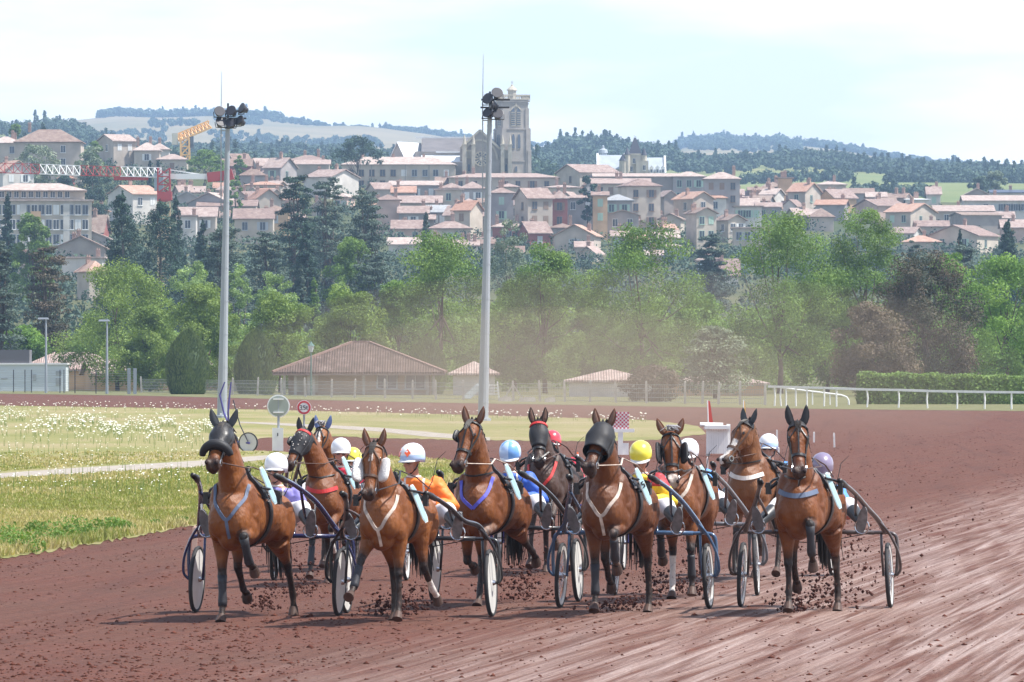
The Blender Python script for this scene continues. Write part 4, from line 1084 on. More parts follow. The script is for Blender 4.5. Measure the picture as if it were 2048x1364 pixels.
def tree(px, ytop, wpx, ybase, D, shape, kind, label, name='tree', group='trees in the valley', cat='tree', seed=None, dens=1.0, crown0=None, ground=None):
    s = D / F; rs = np.random.RandomState(seed if seed is not None else int(px * 7 + ytop))
    zg = terrain_z((px - CX) * s, D) if ground is None else ground
    ztop = CAMH + (HZ - ytop) * s; H = ztop - zg; w = wpx * s
    root = empty(name, ((px - CX) * s, D, zg)); tag(root, label, cat, group)
    fine = 1.7 / (2048 / 1024.) * s * 2                # about a two pixel spray
    size = max(.11, fine * 1.45)
    limbs = []
    if shape == 'broad':
        w *= 1.12
        z0 = H * (.09 if crown0 is None else crown0); hh = H - z0
        prof = lambda t: (math.sin(math.pi * min(1, .17 + t * .80)) ** .6)
        Cc, Rc = clusters(rs, w, hh * .93, z0 + .02 * hh, int(88 * dens), prof, rr=(.085, .155))
        per = int(340 * min(1.0, (wpx / 150.)) ** .6); V = leaf_quads(rs, Cc, Rc, per, size)
        limbs = [c for c in Cc[rs.permutation(len(Cc))[:12]]]
        foliage('crown', V, kind, per, rs, root)
    elif shape == 'round':
        z0 = H * (.3 if crown0 is None else crown0); hh = H - z0
        prof = lambda t: math.sqrt(max(0.02, 1 - (2 * t - 1) ** 2))
        Cc, Rc = clusters(rs, w * .95, hh, z0, int(46 * dens), prof, rr=(.10, .14))
        per = 130; V = leaf_quads(rs, Cc, Rc, per, size * .95, out=.8)
        foliage('crown', V, kind, per, rs, root); limbs = [Cc[i] for i in range(5)]
    elif shape == 'fir':
        z0 = H * .04; hh = H - z0; Cc, Rc = [], []
        n = int(120 * dens)
        for i in range(n):
            t = (i + rs.rand()) / n; t = t ** 1.25 if True else t; a = rs.uniform(0, 6.283); rr_ = (1 - t) ** .8 * w / 2 * rs.uniform(.45, 1.02) + .02 * w
            q = w * (.15 * (1 - t) + .05) * rs.uniform(.8, 1.3); Cc.append((rr_ * math.cos(a), rr_ * math.sin(a), z0 + t * hh * .97)); Rc.append((q * 1.25, q * 1.25, q * .75))
        Cc.append((0, 0, z0 + hh * .96)); Rc.append((w * .02, w * .02, hh * .05))
        per = 110; V = leaf_quads(rs, Cc, Rc, per, size * 1.1, flat=.2); foliage('crown', V, kind, per, rs, root)
    elif shape == 'cedar':
        Cc, Rc = [], []; lv = max(5, int(13 * dens))
        for i in range(lv):
            t = (i + .3) / lv; rr_ = w / 2 * (1.0 - .62 * t ** 1.5) * rs.uniform(.75, 1.08); zz = H * (.14 + .84 * t)
            for j in range(9):
                a = j * 6.283 / 9 + rs.uniform(-.4, .4); f = rs.uniform(.3, .92)
                Cc.append((rr_ * f * math.cos(a), rr_ * f * math.sin(a), zz + rs.normal(0, .02) * H - f * .02 * H)); q = rr_ * .44; Rc.append((q, q, q * .34))
                if j % 3 == 0: limbs.append(Cc[-1])
        per = 130; V = leaf_quads(rs, Cc, Rc, per, size, flat=.7); foliage('crown', V, kind, per, rs, root)
    elif shape == 'umbrella':
        z0 = H * (.42 if crown0 is None else crown0); hh = H - z0; Cc, Rc = [], []
        for i in range(int(60 * dens)):
            a = rs.uniform(0, 6.283); f = rs.rand() ** .5; x, y = f * w / 2 * .92 * math.cos(a), f * w / 2 * .92 * math.sin(a)
            Cc.append((x, y, z0 + hh * (math.sqrt(max(0, 1 - f * f)) * .75 + .1) * rs.uniform(.7, 1.05))); q = w * .075; Rc.append((q * 1.3, q * 1.3, q * .7))
        per = 70; V = leaf_quads(rs, Cc, Rc, per, size, flat=.4); foliage('crown', V, kind, per, rs, root); limbs = [Cc[i] for i in range(14)]
    elif shape == 'topiary':
        n = 7200; u = rs.rand(n); a = rs.uniform(0, 6.283, n); t = u
        rad = w / 2 * np.sin(np.pi * np.clip(.20 + .80 * t, 0, 1)) ** .62 * (0.93 + .07 * rs.rand(n)); rad = np.where(t < .3, w / 2 * (0.80 + .20 * t / .3) * (0.93 + .07 * rs.rand(n)), rad)
        pos = np.stack([rad * np.cos(a), rad * np.sin(a), H * (.02 + .97 * t)], 1); up = np.stack([np.cos(a) * .35, np.sin(a) * .35, np.ones(n)], 1); up /= np.linalg.norm(up, axis=1, keepdims=True)
        sd = np.stack([-np.sin(a), np.cos(a), np.zeros(n)], 1); s1 = size * rs.uniform(.8, 1.8, (n, 1))
        V = np.stack([pos - up * s1, pos - sd * s1 * .3, pos + up * s1, pos + sd * s1 * .3], 1).reshape(-1, 3)
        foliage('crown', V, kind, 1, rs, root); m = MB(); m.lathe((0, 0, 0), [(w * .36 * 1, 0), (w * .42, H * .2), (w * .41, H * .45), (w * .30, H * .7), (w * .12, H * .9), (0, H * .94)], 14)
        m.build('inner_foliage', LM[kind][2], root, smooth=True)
    me = trunk_mesh(H, max(.12, min(.32, H * .015)), limbs, rs, top=.92 if shape in ('fir', 'cedar', 'topiary') else .7)
    link('trunk', me, root)
    return root

TREES = [
 # px, ytop, w, ybase(unused), D, shape, kind, label
 (235, 528, 225, 0, 606, 'broad', 'plane', 'large pale green plane tree left of the left floodlight mast'),
 (405, 566, 150, 0, 575, 'broad', 'plane', 'pale green plane tree right behind the left floodlight mast'),
 (560, 586, 150, 0, 570, 'broad', 'plane', 'pale green plane tree above the pavilion roof left end'),
 (700, 574, 150, 0, 575, 'broad', 'plane', 'pale green plane tree above the top of the pavilion roof'),
 (300, 610, 120, 0, 590, 'broad', 'plane', 'lower plane tree filling between the two pale plane trees at the left'),
 (880, 462, 205, 0, 560, 'broad', 'green', 'tall dark green tree just left of the middle floodlight mast'),
 (795, 560, 110, 0, 585, 'broad', 'green', 'half hidden green tree left of the tall tree by the middle mast'),
 (1090, 484, 170, 0, 555, 'broad', 'green', 'green tree with narrow top right of the middle mast'),
 (1030, 560, 130, 0, 590, 'broad', 'green', 'lower green tree behind the middle floodlight mast'),
 (1285, 438, 240, 0, 540, 'broad', 'green', 'tallest tree of the middle with a forked dark trunk'),
 (1190, 580, 120, 0, 580, 'broad', 'green', 'lower green tree between the narrow topped and the tallest tree'),
 (1400, 585, 130, 0, 590, 'broad', 'fresh', 'sunlit yellow green tree behind the small bluish cedar'),
 (1560, 425, 240, 0, 550, 'broad', 'green', 'large spreading green tree right of the town gap'),
 (1730, 412, 190, 0, 565, 'broad', 'green', 'tall green tree behind the brown conifer'),
 (1655, 540, 170, 0, 570, 'broad', 'green', 'green tree between the spreading tree and the brown conifer'),
 (1850, 495, 215, 0, 520, 'broad', 'brown', 'big dark brownish conifer at the right'),
 (1745, 610, 165, 0, 500, 'broad', 'rust', 'rust brown bushy tree in front of the dark conifer'),
 (1900, 500, 110, 0, 600, 'broad', 'fresh', 'bright green tree top behind the dark brownish conifer'),
 (2015, 508, 200, 0, 540, 'broad', 'fresh', 'bright green tree at the right edge above the hedge'),
 (1950, 600, 120, 0, 560, 'broad', 'fresh', 'lower bright green tree between the dark conifer and the right edge'),
 (1430, 648, 170, 0, 470, 'cedar', 'olive', 'small thin bluish cedar behind the wire fence'),
 (95, 478, 125, 0, 650, 'cedar', 'brown', 'dark ragged pine at the left behind the lamp post'),
 (2, 470, 110, 0, 640, 'cedar', 'cedar', 'bluish cedar cut by the left edge'),
 (40, 655, 120, 0, 645, 'broad', 'fresh', 'bright green low tree at the left edge behind the white cabin'),
 (15, 388, 46, 0, 980, 'fir', 'fir', 'narrow dark fir in front of the apartment block'),
 (64, 424, 86, 0, 940, 'broad', 'green', 'rounded green tree in front of the apartment block'),
 (245, 382, 132, 0, 800, 'fir', 'fir', 'broad dark fir left of the crane mast'),
 (320, 398, 170, 0, 790, 'fir', 'fir', 'broadest dark fir in front of the crane mast'),
 (352, 390, 50, 0, 900, 'fir', 'fir', 'pointed fir top between crane mast and left floodlight mast'),
 (405, 440, 60, 0, 850, 'fir', 'fir', 'small dark fir left of the left floodlight mast'),
 (445, 446, 150, 0, 780, 'cedar', 'cedar', 'layered grey green cedar behind the left floodlight mast'),
 (535, 452, 135, 0, 790, 'cedar', 'cedar', 'layered cedar right of the left floodlight mast'),
 (592, 332, 118, 0, 880, 'cedar', 'fir', 'tall very dark cedar rising above the left town roofs'),
 (655, 348, 132, 0, 900, 'cedar', 'cedar', 'lighter tall cedar right of the very dark one'),
 (733, 374, 135, 0, 880, 'cedar', 'cedar', 'spreading cedar in front of the tall pink house'),
 (612, 440, 74, 0, 800, 'fir', 'fir', 'dark fir with pointed top below the tall cedars'),
 (602, 530, 44, 0, 740, 'fir', 'cedar', 'small bluish fir right of the clipped round trees'),
 (628, 556, 42, 0, 730, 'fir', 'green', 'small pointed green conifer right of the small bluish fir'),
 (700, 470, 100, 0, 780, 'broad', 'green', 'green leafy tree below the cedars'),
 (745, 505, 130, 0, 760, 'cedar', 'cedar', 'greyish low cedar left of the tall tree by the middle mast'),
 (715, 264, 108, 0, 1500, 'umbrella', 'fir', 'dark spreading cedar standing above the convent roof on the skyline'),
 (411, 294, 82, 0, 1450, 'umbrella', 'green', 'round umbrella pine left of the left floodlight mast'),
 (88, 254, 38, 0, 1500, 'fir', 'fir', 'dark pointed conifer in front of the big beige villa'),
 (31, 250, 28, 0, 1620, 'round', 'green', 'small round tree left of the big beige villa'),
 (72, 292, 100, 0, 1420, 'round', 'olive', 'grey olive bush below the big beige villa'),
 (186, 298, 80, 0, 1420, 'round', 'olive', 'grey olive bush right of the big beige villa'),
 (188, 286, 46, 0, 1480, 'round', 'green', 'green bush behind the right hand grey olive bush'),
 (185, 345, 96, 0, 1250, 'round', 'fir', 'dark round tree clump behind the crane jib'),
 (130, 350, 50, 0, 1300, 'round', 'fir', 'dark bush left of the dark round clump behind the jib'),
 (300, 322, 12, 0, 1400, 'fir', 'fir', 'first small cypress below the tan skyline house'),
 (316, 322, 12, 0, 1400, 'fir', 'fir', 'small cypress left of the low cream bungalow'),
 (1175, 355, 44, 0, 1330, 'round', 'fir', 'round dark tree among the roofs left of the tall plain cream block'),
 (1422, 464, 96, 0, 960, 'cedar', 'cedar', 'grey layered cedar below the pale gabled house'),
 (1020, 446, 110, 0, 930, 'round', 'olive', 'grey green round tree right of the middle mast below the grey house'),
 (852, 424, 34, 0, 1020, 'fir', 'cedar', 'thin ragged fir between the lower town roofs'),
 (2017, 438, 84, 0, 900, 'fir', 'fir', 'dark conifer at the right edge below the pink roofs'),
 (1928, 478, 96, 0, 820, 'cedar', 'cedar', 'soft grey cedar left of the dark conifer at the right edge'),
 (1920, 460, 34, 0, 860, 'fir', 'fir', 'small dark fir in front of the broad cream gable'),
 (1828, 480, 56, 0, 860, 'cedar', 'cedar', 'small cedar below the low bright orange roof'),
 (1864, 374, 36, 0, 1640, 'round', 'wood', 'lone round tree in the pale field at the right'),
 (1990, 345, 60, 0, 1750, 'round', 'olive', 'pale round tree in the field at the right edge'),
 (1958, 356, 46, 0, 1700, 'round', 'wood', 'dark round tree beside the pale one in the field'),
 (385, 526, 112, 0, 700, 'round', 'pollard', 'clipped round pale tree left of the left mast'),
 (480, 533, 86, 0, 705, 'round', 'pollard', 'clipped round pale tree just right of the left mast'),
 (550, 544, 96, 0, 700, 'round', 'pollard', 'clipped round pale tree second to the right of the left mast'),
 (682, 567, 66, 0, 720, 'round', 'pollard', 'clipped round pale tree behind the pavilion'),
 (480, 312, 26, 0, 1500, 'round', 'green', 'little green tree behind the red walled house'),
 (470, 355, 40, 0, 1350, 'round', 'green', 'green garden bush below the red walled house'),
 (375, 658, 92, 0, 540, 'topiary', 'topiary', 'clipped egg shaped cypress left of the left mast'),
 (512, 659, 92, 0, 540, 'topiary', 'topiary', 'clipped egg shaped cypress between the left mast and the pavilion'),
 (852, 674, 88, 0, 545, 'topiary', 'topiary', 'clipped egg shaped cypress behind the right end of the pavilion'),
 (1305, 737, 130, 0, 432, 'round', 'brown', 'low wide brownish bush behind the fence right of the small tiled house'),
]
for px, yt, w, yb, D, sh, kd, lb in TREES:
    tree(px, yt, w, yb, D, sh, kd, lb, name={'fir': 'fir_tree', 'cedar': 'cedar_tree', 'umbrella': 'pine_tree', 'topiary': 'clipped_cypress'}.get(sh, 'tree'),
         group='clipped cypresses' if sh == 'topiary' else 'trees between the racecourse and the town',
         crown0=.02 if lb.startswith('low wide') or 'bush' in lb else (.06 if D < 600 and yt > 560 else None), ground=None if D < 1605 else CAMH + (HZ - (yt + w * 1.05)) * D / F)

# undergrowth that closes the view between the trunks, and greenery among the houses
def scrub(name, spots, kind, label, seed, per=60, size=.3):
    rs = np.random.RandomState(seed); Cc = np.array([s_[:3] for s_ in spots]); Rc = np.array([(s_[3], s_[3], s_[3] * .75) for s_ in spots])
    V = leaf_quads(rs, Cc, Rc, per, size, shell=.5)
    o = foliage(name, V, kind, per, rs, None); tag(o, label, 'shrubs', kind='stuff'); return o
rs0 = np.random.RandomState(3)
sp = []
for i in range(1150):
    px = rs0.uniform(-40, 2090); D = rs0.uniform(585, 660) if px > 480 else rs0.uniform(650, 720); x = (px - CX) * D / F
    sp.append((x, D, rs0.uniform(.8, 7.6) if px > 760 else rs0.uniform(.6, 5.0), rs0.uniform(1.3, 2.4)))
scrub('undergrowth', sp, 'green', 'mixed undergrowth behind the front row of trees', 5, per=110, size=.2)
sp = []
for i in range(2300):
    px = rs0.uniform(-40, 2090); py = rs0.uniform(crest(px) + 3, 590) if i < 1500 else rs0.uniform(520, 735); D = slope_D(px, py); x = (px - CX) * D / F
    if py < 380 and rs0.rand() < .3: continue
    if py < 480 and px > 740 and rs0.rand() < .8: continue
    sp.append((x, D, terrain_z(x, D) + rs0.uniform(.4, 1.6), rs0.uniform(1.4, 3.2)))
scrub('garden_greenery', sp, 'wood', 'garden bushes and scrub growing between the houses on the slope', 6, per=75, size=.36)

# woods on the far ridges
def woods(name, f, bands, kind, label, seed, hgt, size, conif=0.3):
    rs = np.random.RandomState(seed); Vs = []; n = 0
    Cc, Rc = [], []
    for px0, px1, D0, D1, cnt, hm in bands:
        for i in range(cnt):
            D = rs.uniform(D0, D1); px = rs.uniform(px0, px1); x = (px - CX) * D / F; z = f(x, D); h = hgt * hm * rs.uniform(.6, 1.25)
            if rs.rand() < conif:
                for q in range(4): Cc.append((x + rs.normal(0, .3), D, z + h * (.3 + .3 * q))); r_ = h * .26 * (1 - q * .24); Rc.append((r_, r_, h * .22))
            else:
                for q in range(4): Cc.append((x + rs.normal(0, h * .22), D + rs.normal(0, h * .2), z + h * rs.uniform(.3, .75))); r_ = h * rs.uniform(.26, .4); Rc.append((r_, r_, r_ * .85))
    per = 26; V = leaf_quads(rs, Cc, Rc, per, size, out=1.5, shell=.6)
    tag(foliage(name, V, kind, per, rs, None), label, 'woodland', kind='stuff')
woods('woodland', f_far, [(200, 560, 6350, 6700, 420, 1.0), (540, 640, 6200, 6600, 90, .6), (640, 800, 6300, 6600, 40, .5), (770, 960, 6300, 6700, 240, .8), (960, 1340, 6300, 6700, 150, .6),
                          (1345, 1560, 6250, 6700, 420, 1.1), (1500, 1760, 6200, 6600, 330, .9), (1740, 2100, 6200, 6600, 260, .8), (430, 520, 5900, 6200, 90, .6), (300, 400, 5400, 5700, 40, .5), (215, 330, 5000, 5300, 50, .5), (420, 760, 4700, 5300, 150, .6), (1380, 1600, 5200, 5900, 160, .7)],
      'wood', 'dark woods along the farthest ridge', 31, 8, 1.7, .05)
woods('woodland', f_mid, [(-60, 60, 3150, 3420, 130, 1.1), (60, 150, 3150, 3420, 110, 1.45), (140, 215, 3000, 3400, 110, .9), (200, 700, 2950, 3350, 700, .95), (500, 700, 2800, 3000, 150, .8), (240, 330, 3300, 3500, 60, 1.0),
                          (690, 1000, 3000, 3300, 240, .7), (1050, 1130, 3000, 3300, 90, .7), (1120, 1240, 3150, 3350, 190, 1.35), (1235, 1350, 3000, 3300, 170, 1.0), (1000, 1500, 2650, 3000, 420, .9),
                          (1340, 1560, 2900, 3200, 190, .6), (1560, 1700, 3050, 3300, 170, 1.0), (1470, 2100, 2750, 3000, 520, .9), (1680, 2100, 3000, 3300, 420, .95), (-60, 300, 2700, 3000, 260, .9), (300, 700, 2550, 2850, 420, .8)],
      'wood', 'blue green woods on the nearer ridge behind the town', 32, 5.0, 1.0, .12)
woods('hedgerow', f_fld, [(1780, 2100, 2430, 2480, 120, .5), (1480, 1700, 2380, 2460, 60, .4), (1700, 1850, 1950, 2050, 30, .3), (0, 1100, 1950, 2300, 420, .55)], 'wood', 'bushes along the edges of the field behind the town', 33, 12, .8, .1)
# ================================================================ things around the track
M_galv = mat('galvanised', (.30, .33, .37), .5, .5, metal=.0, var=.12, nscale=.7, stretch=(1, 1, .2))
M_dark = mat('dark_metal', (.035, .035, .045), .45, .5)
M_conc = mat('concrete', (.46, .43, .39), .9, .2, var=.15, nscale=2, bump=.2, bscale=10)
M_wht = mat('white_paint', (.78, .78, .77), .55, .4, var=.05, nscale=3)
M_lens = mat('lamp_glass', (.55, .57, .60), .12, .8)

# ---- floodlight masts
def mast(px, pyb, ptop_pole, heads, rod, label, lean=0.0):
    b = G(px, pyb); s = b.y / F; h = (pyb - ptop_pole) * s
    root = empty('floodlight_mast', b); tag(root, label, 'light mast', 'floodlight masts beside the track')
    m = MB(); n = 8; lx = lean * s
    pts = [(lx * t, 0, h * t) for t in np.linspace(0, 1, n)]; rad = [.24 - .14 * t for t in np.linspace(0, 1, n)]
    m.tube(pts, rad, 12); 
    for t in np.linspace(.06, .94, 9):
        r = .24 - .14 * t + .010; m.lathe((lx * t, 0, h * t), [(r, -.03), (r, .03)], 12)
    m.lathe((0, 0, 0), [(.36, 0), (.36, .12), (.26, .14)], 12)
    m.build('pole', M_galv, root, smooth=False)
    m = MB(); m.tube([(lx - .33, 0, h - 4.5), (lx - .33, 0, h), (lx - .30 - .0, 0, h + rod * s)], [.03, .03, .012], 5)
    for z in (h - 4.3, h - .6): m.beam((lx - .36, 0, z), (lx, 0, z), .05)
    m.build('lightning_rod', M_galv, root)
    m = MB(); m.box((lx + .22, 0, h - .02), (1.3, .07, .08)); m.box((lx + .25, 0, h + .33), (1.3, .07, .08)); m.beam((lx, 0, h - .4), (lx, 0, h + .7), .09)
    m.build('crossbar', M_dark, root)
    for hx, hz, yaw, tilt in heads:
        m = MB()
        prof = [(.0, -.42), (.20, -.40), (.24, -.2), (.40, .05), (.43, .12), (.43, .16), (.40, .17)]
        m.lathe((0, 0, 0), prof, 16, 'y')
        m.beam((-.45, 0, 0), (-.45, 0, -.45), .05); m.beam((.45, 0, 0), (.45, 0, -.45), .05); m.beam((-.45, 0, -.45), (.45, 0, -.45), .06)
        hd = m.build('lamp_head', M_dark, root, smooth=False)
        g = MB(); g.lathe((0, 0, 0), [(0, .13), (.39, .15), (.38, .17), (0, .16)], 16, 'y'); g.build('lens', M_lens, hd)
        hd.scale = (.62, .62, .62); hd.location = (lx + hx * .62, -.2, h + hz * .62); hd.rotation_euler = (R(tilt), 0, R(yaw))
    return root
mast(444, 836, 236, [(-.65, .45, 195, 25), (.3, .5, 150, 25), (1.15, .7, 120, 20), (-.55, -.35, 200, 30), (.25, -.42, 170, 35), (.95, -.25, 130, 30)], 92, 'tall grey floodlight mast at the left rising above the first horse', lean=12)
mast(966, 842, 214, [(-.1, .55, 150, 20), (.5, .95, 190, 30), (-.1, -.45, 140, 30), (.55, -.55, 185, 35), (.2, .1, 100, 20)], 105, 'tall grey floodlight mast in the middle in front of the church tower', lean=14)

# ---- pavilion with tiled hip roof
def pavilion():
    b = G(718, 790.5); D = b.y; s = D / F; root = empty('pavilion', (b.x, D + 5, 0)); tag(root, 'beige pavilion with mossy brown pyramid tile roof beside the track', 'pavilion')
    w, d = 308 * s, 10.0; h = (790.5 - 748) * s; ri = (748 - 684) * s
    m = MB(); m.box((0, 0.1, h / 2), (w - 1.0, d - .6, h)); m.build('wall', mat('pavilion_wall', (.37, .28, .21), .9, .1, var=.1, nscale=.6), root)
    W2, D2 = w / 2 + .75, d / 2 + .8
    def hip(z0, z1, th, a, c, e):
        vs = [(-a, -c, z0), (a, -c, z0), (a, c, z0), (-a, c, z0), (-a, -c, z0 + th), (a, -c, z0 + th), (a, c, z0 + th), (-a, c, z0 + th), (-e, 0, z1), (e, 0, z1)]
        return vs, [(3, 2, 1, 0), (0, 1, 5, 4), (1, 2, 6, 5), (2, 3, 7, 6), (3, 0, 4, 7), (4, 5, 9, 8), (5, 6, 9), (6, 7, 8, 9), (7, 4, 8)]
    m = MB(); m.add(*hip(h, h + ri, .16, W2, D2, .7)); rf = m.build('roof', tile_mat('tiles_mossy', (.085, .062, .050), (.15, .105, .088), (.30, .24, .21)), root)
    m = MB()
    for sx in (-1, 1):
        for sy in (-1, 1): m.beam((sx * W2, sy * D2, h + .2), (sx * .7, 0, h + ri + .04), .22, .16)
    m.beam((-.7, 0, h + ri + .04), (.7, 0, h + ri + .04), .24, .18); m.build('ridge_tiles', mat('ridge_tile', (.25, .16, .13), .8, var=.2), rf)
    MB().box((0, -D2 + .02, h - .04), (2 * W2, .1, .14)).build('fascia', mat('fascia', (.20, .15, .13), .8), root)
    for x in (-w / 2 + .2, -w / 2 + 1.1, -w / 2 + 2.6, -w / 6 - 2, .4, w / 2 - .7, w / 2 - .2):
        MB().box((x, -d / 2 - .2, h / 2), (.22, .22, h)).build('post', M_conc, root)
    for x in (2.3, 4.6): 
        o = link('window', WIN[0][1], root); o.location = (x, -d / 2 + .38, 1.15); o.scale = (1.5, 1, .75)
    MB().box((-w / 2 + 2.0, -d / 2 + .35, 1.1), (1.9, .1, 1.6)).build('notice_board', mat('board_cream', (.45, .40, .32), .8, var=.2, nscale=1), root)
pavilion()

# ---- cabins and tiled houses behind the track
def cabin():
    a, b = G(-30, 783), G(133, 785); D = 640; root = empty('cabin', P(52, 728, 560).xy.to_3d(), 0)
    D = 600; s = D / F; root.location = ((52 - CX) * s, D, 0); tag(root, 'pale grey blue portable cabin with a darker upper box at the left edge', 'cabin')
    h = CAMH + (HZ - 729) * s; w = 166 * s
    MB().box((0, 0, h / 2), (w, 4, h)).build('wall', mat('cabin_panel', (.55, .60, .63), .7, .3, var=.08, nscale=1.5, stretch=(.1, 1, 3)), root)
    MB().box((0, 0, h + .06), (w + .3, 4.3, .14)).build('roof', M_wht, root)
    MB().box((-38 * s, -.5, h + .75), (96 * s, 3, 1.25)).build('upper_box', mat('upper_box_grey', (.12, .115, .125), .8), root)
    for x, z, ww, hh in ((68, .9, .5, .7), (68, 1.7, .5, .4), (20, 1.3, .35, .6), (-40, 1.2, .6, .1)): MB().box((x * s, -2.04, z), (ww, .1, hh)).build('vent_panel', mat('vent_grey', (.32, .34, .35), .7), root)
cabin()
def near_house(x0, x1, yr, ye, D, wall, roof, label, ty='H', win=None, yaw=0):
    s = D / F; yb = HZ + CAMH / s
    return house(x0, x1, yr, ye, yb, ty, yaw, wall, roof, win, label, D=D, group='low houses behind the racetrack', chim=0, shutter=0, depth=7)
near_house(30, 250, 704, 742, 626, 'o', 'T', 'low house with red tiled roof behind the pale portable cabin', 'H')
near_house(150, 330, 722, 748, 614, 'o', 'T', 'low ochre house with salmon tile roof behind the two lamp posts', 'E', (3, 1), 12)
near_house(285, 470, 714, 747, 618, 'o', 'T', 'low ochre house with red tiles behind the clipped cypresses', 'H')
near_house(895, 1000, 722, 751, 520, 'w', 'T', 'small white house with tiled roof behind the playground slide', 'H', (1, 1))
near_house(1128, 1318, 738, 765, 500, 'w', 'T', 'low pale house with mottled hipped tile roof right of the middle mast', 'H', (2, 1))
near_house(1330, 1540, 745, 770, 510, 'o', 'T', 'long low brick coloured house with tile roof behind the wire fence', 'H')
near_house(450, 560, 722, 750, 600, 'c', 'T', 'tile roof glimpsed between the clipped cypress and the pavilion', 'H')

# ---- wire fence on concrete posts
def edge_y(px): return interp(OUTER, px)
def fence():
    root = empty('wire_fence', G(900, edge_y(900) - 6)); tag(root, 'wire mesh fence on pale concrete posts along the far side of the track', 'fence')
    o = root.location
    xs_ = [283, 348, 402, 465, 515, 563, 611, 663, 709, 770, 825, 872, 927, 1027, 1080, 1130, 1180, 1232, 1293, 1370, 1405, 1437, 1480, 1530]
    top = []
    for x in xs_:
        q = G(x, edge_y(x) - 6) - o; hh = 1.38 + hrs.uniform(-.06, .06)
        m = MB(); m.box((0, 0, hh / 2), (.17, .15, hh), taper=.85); m.tube([(0, 0, hh), (0, -.02, hh + .06)], .05, 6)
        if x in (1027,):
            for sx in (-1, 1): m.beam((sx * .75, 0, 0), (0, 0, hh * .85), .1)
        p = m.build('post', M_conc, root); p.location = q; p.rotation_euler = (hrs.uniform(-.02, .02), hrs.uniform(-.05, .05), 0); top.append(q)
    m = MB()
    for a, b in zip(top[:-1], top[1:]):
        for z in (.12, .4, .68, .96, 1.22): m.beam(a + Vector((0, 0, z)), b + Vector((0, 0, z)), .024)
        n = int((b - a).length / .35)
        for i in range(n): c = a.lerp(b, (i + .5) / n); m.beam(c + Vector((0, 0, .05)), c + Vector((0, 0, 1.22)), .014)
    m.build('wire_mesh', mat('wire', (.35, .36, .34), .5), root)
fence()
def fence2():
    root = empty('panel_fence', G(180, edge_y(180) - 3)); tag(root, 'tall fence of thin dark posts and grey gate panels at the left', 'fence'); o = root.location
    prev = None
    for x in (-12, 27, 50, 63, 120, 128, 150, 192, 214, 258, 270):
        q = G(x, edge_y(x) - 3) - o; hh = 2.05
        w_ = .28 if x in (258, 270) else .08
        p = MB().box((0, 0, hh / 2 * (1.08 if w_ > .1 else 1)), (w_, .08, hh * (1.08 if w_ > .1 else 1))).build('post', M_galv if w_ > .1 else M_dark, root); p.location = q
        if prev is not None:
            m = MB()
            for z in np.arange(.15, 2.0, .2): m.beam(prev + Vector((0, 0, z)), q + Vector((0, 0, z)), .016)
            if (q - prev).length > .4: m.build('wire_panel', mat('wire', (.35, .36, .34)), root)
        prev = q
fence2()

# ---- white running rail at the right
def rail():
    root = empty('running_rail', G(1790, 818)); tag(root, 'white running rail on slim posts in front of the clipped hedge', 'rail'); o = root.location
    pts = [(1537, 812.5, 773), (1650, 813, 776), (1734, 815, 779), (1797, 816, 780), (1855, 817, 782), (1914, 818, 783), (1969, 818.5, 784), (2023, 819, 784.5), (2090, 819.5, 785), (2200, 820, 786)]
    A = []
    for i, (x, yb, yt) in enumerate(pts):
        g = G(x, yb); D = g.y; z = CAMH + (HZ - yt) * D / F; g.z = z; A.append(g - o)
    m = MB(); 
    for a, b in zip(A[:-1], A[1:]): m.beam(a, b, .16, .13)
    m.build('top_rail', M_wht, root)
    for x in (1549, 1562, 1572, 1592, 1614, 1648, 1673, 1734, 1797, 1855, 1914, 1969, 2023, 2080):
        yb = interp([(p_[0], p_[1]) for p_ in pts], x); yt = interp([(p_[0], p_[2]) for p_ in pts], x); g = G(x, yb); z = CAMH + (HZ - yt) * g.y / F
        m = MB(); bow = hrs.uniform(-.05, .05); m.tube([(0, 0, 0), (bow, 0, z * .5), (0, 0, z - .04)], .05, 8); p = m.build('post', M_wht, root); p.location = g - o
    q = empty('curved_rail', G(1640, 808)); tag(q, 'short white rail with rounded end behind the running rail', 'rail')
    m = MB(); P0 = [P(x, y, 400) - q.location for x, y in ((1560, 775), (1600, 780), (1650, 786), (1682, 790), (1693, 794), (1697, 800), (1698, 810))]; m.tube(P0, .055, 8); m.build('top_rail', M_wht, q)
    for x, y in ((1625, 783), (1660, 787)):
        m = MB(); t_ = P(x, y, 400) - q.location; b_ = Vector((t_.x, t_.y, -q.location.z)); m.tube([b_, t_], .045, 6); m.build('post', M_wht, q)
rail()

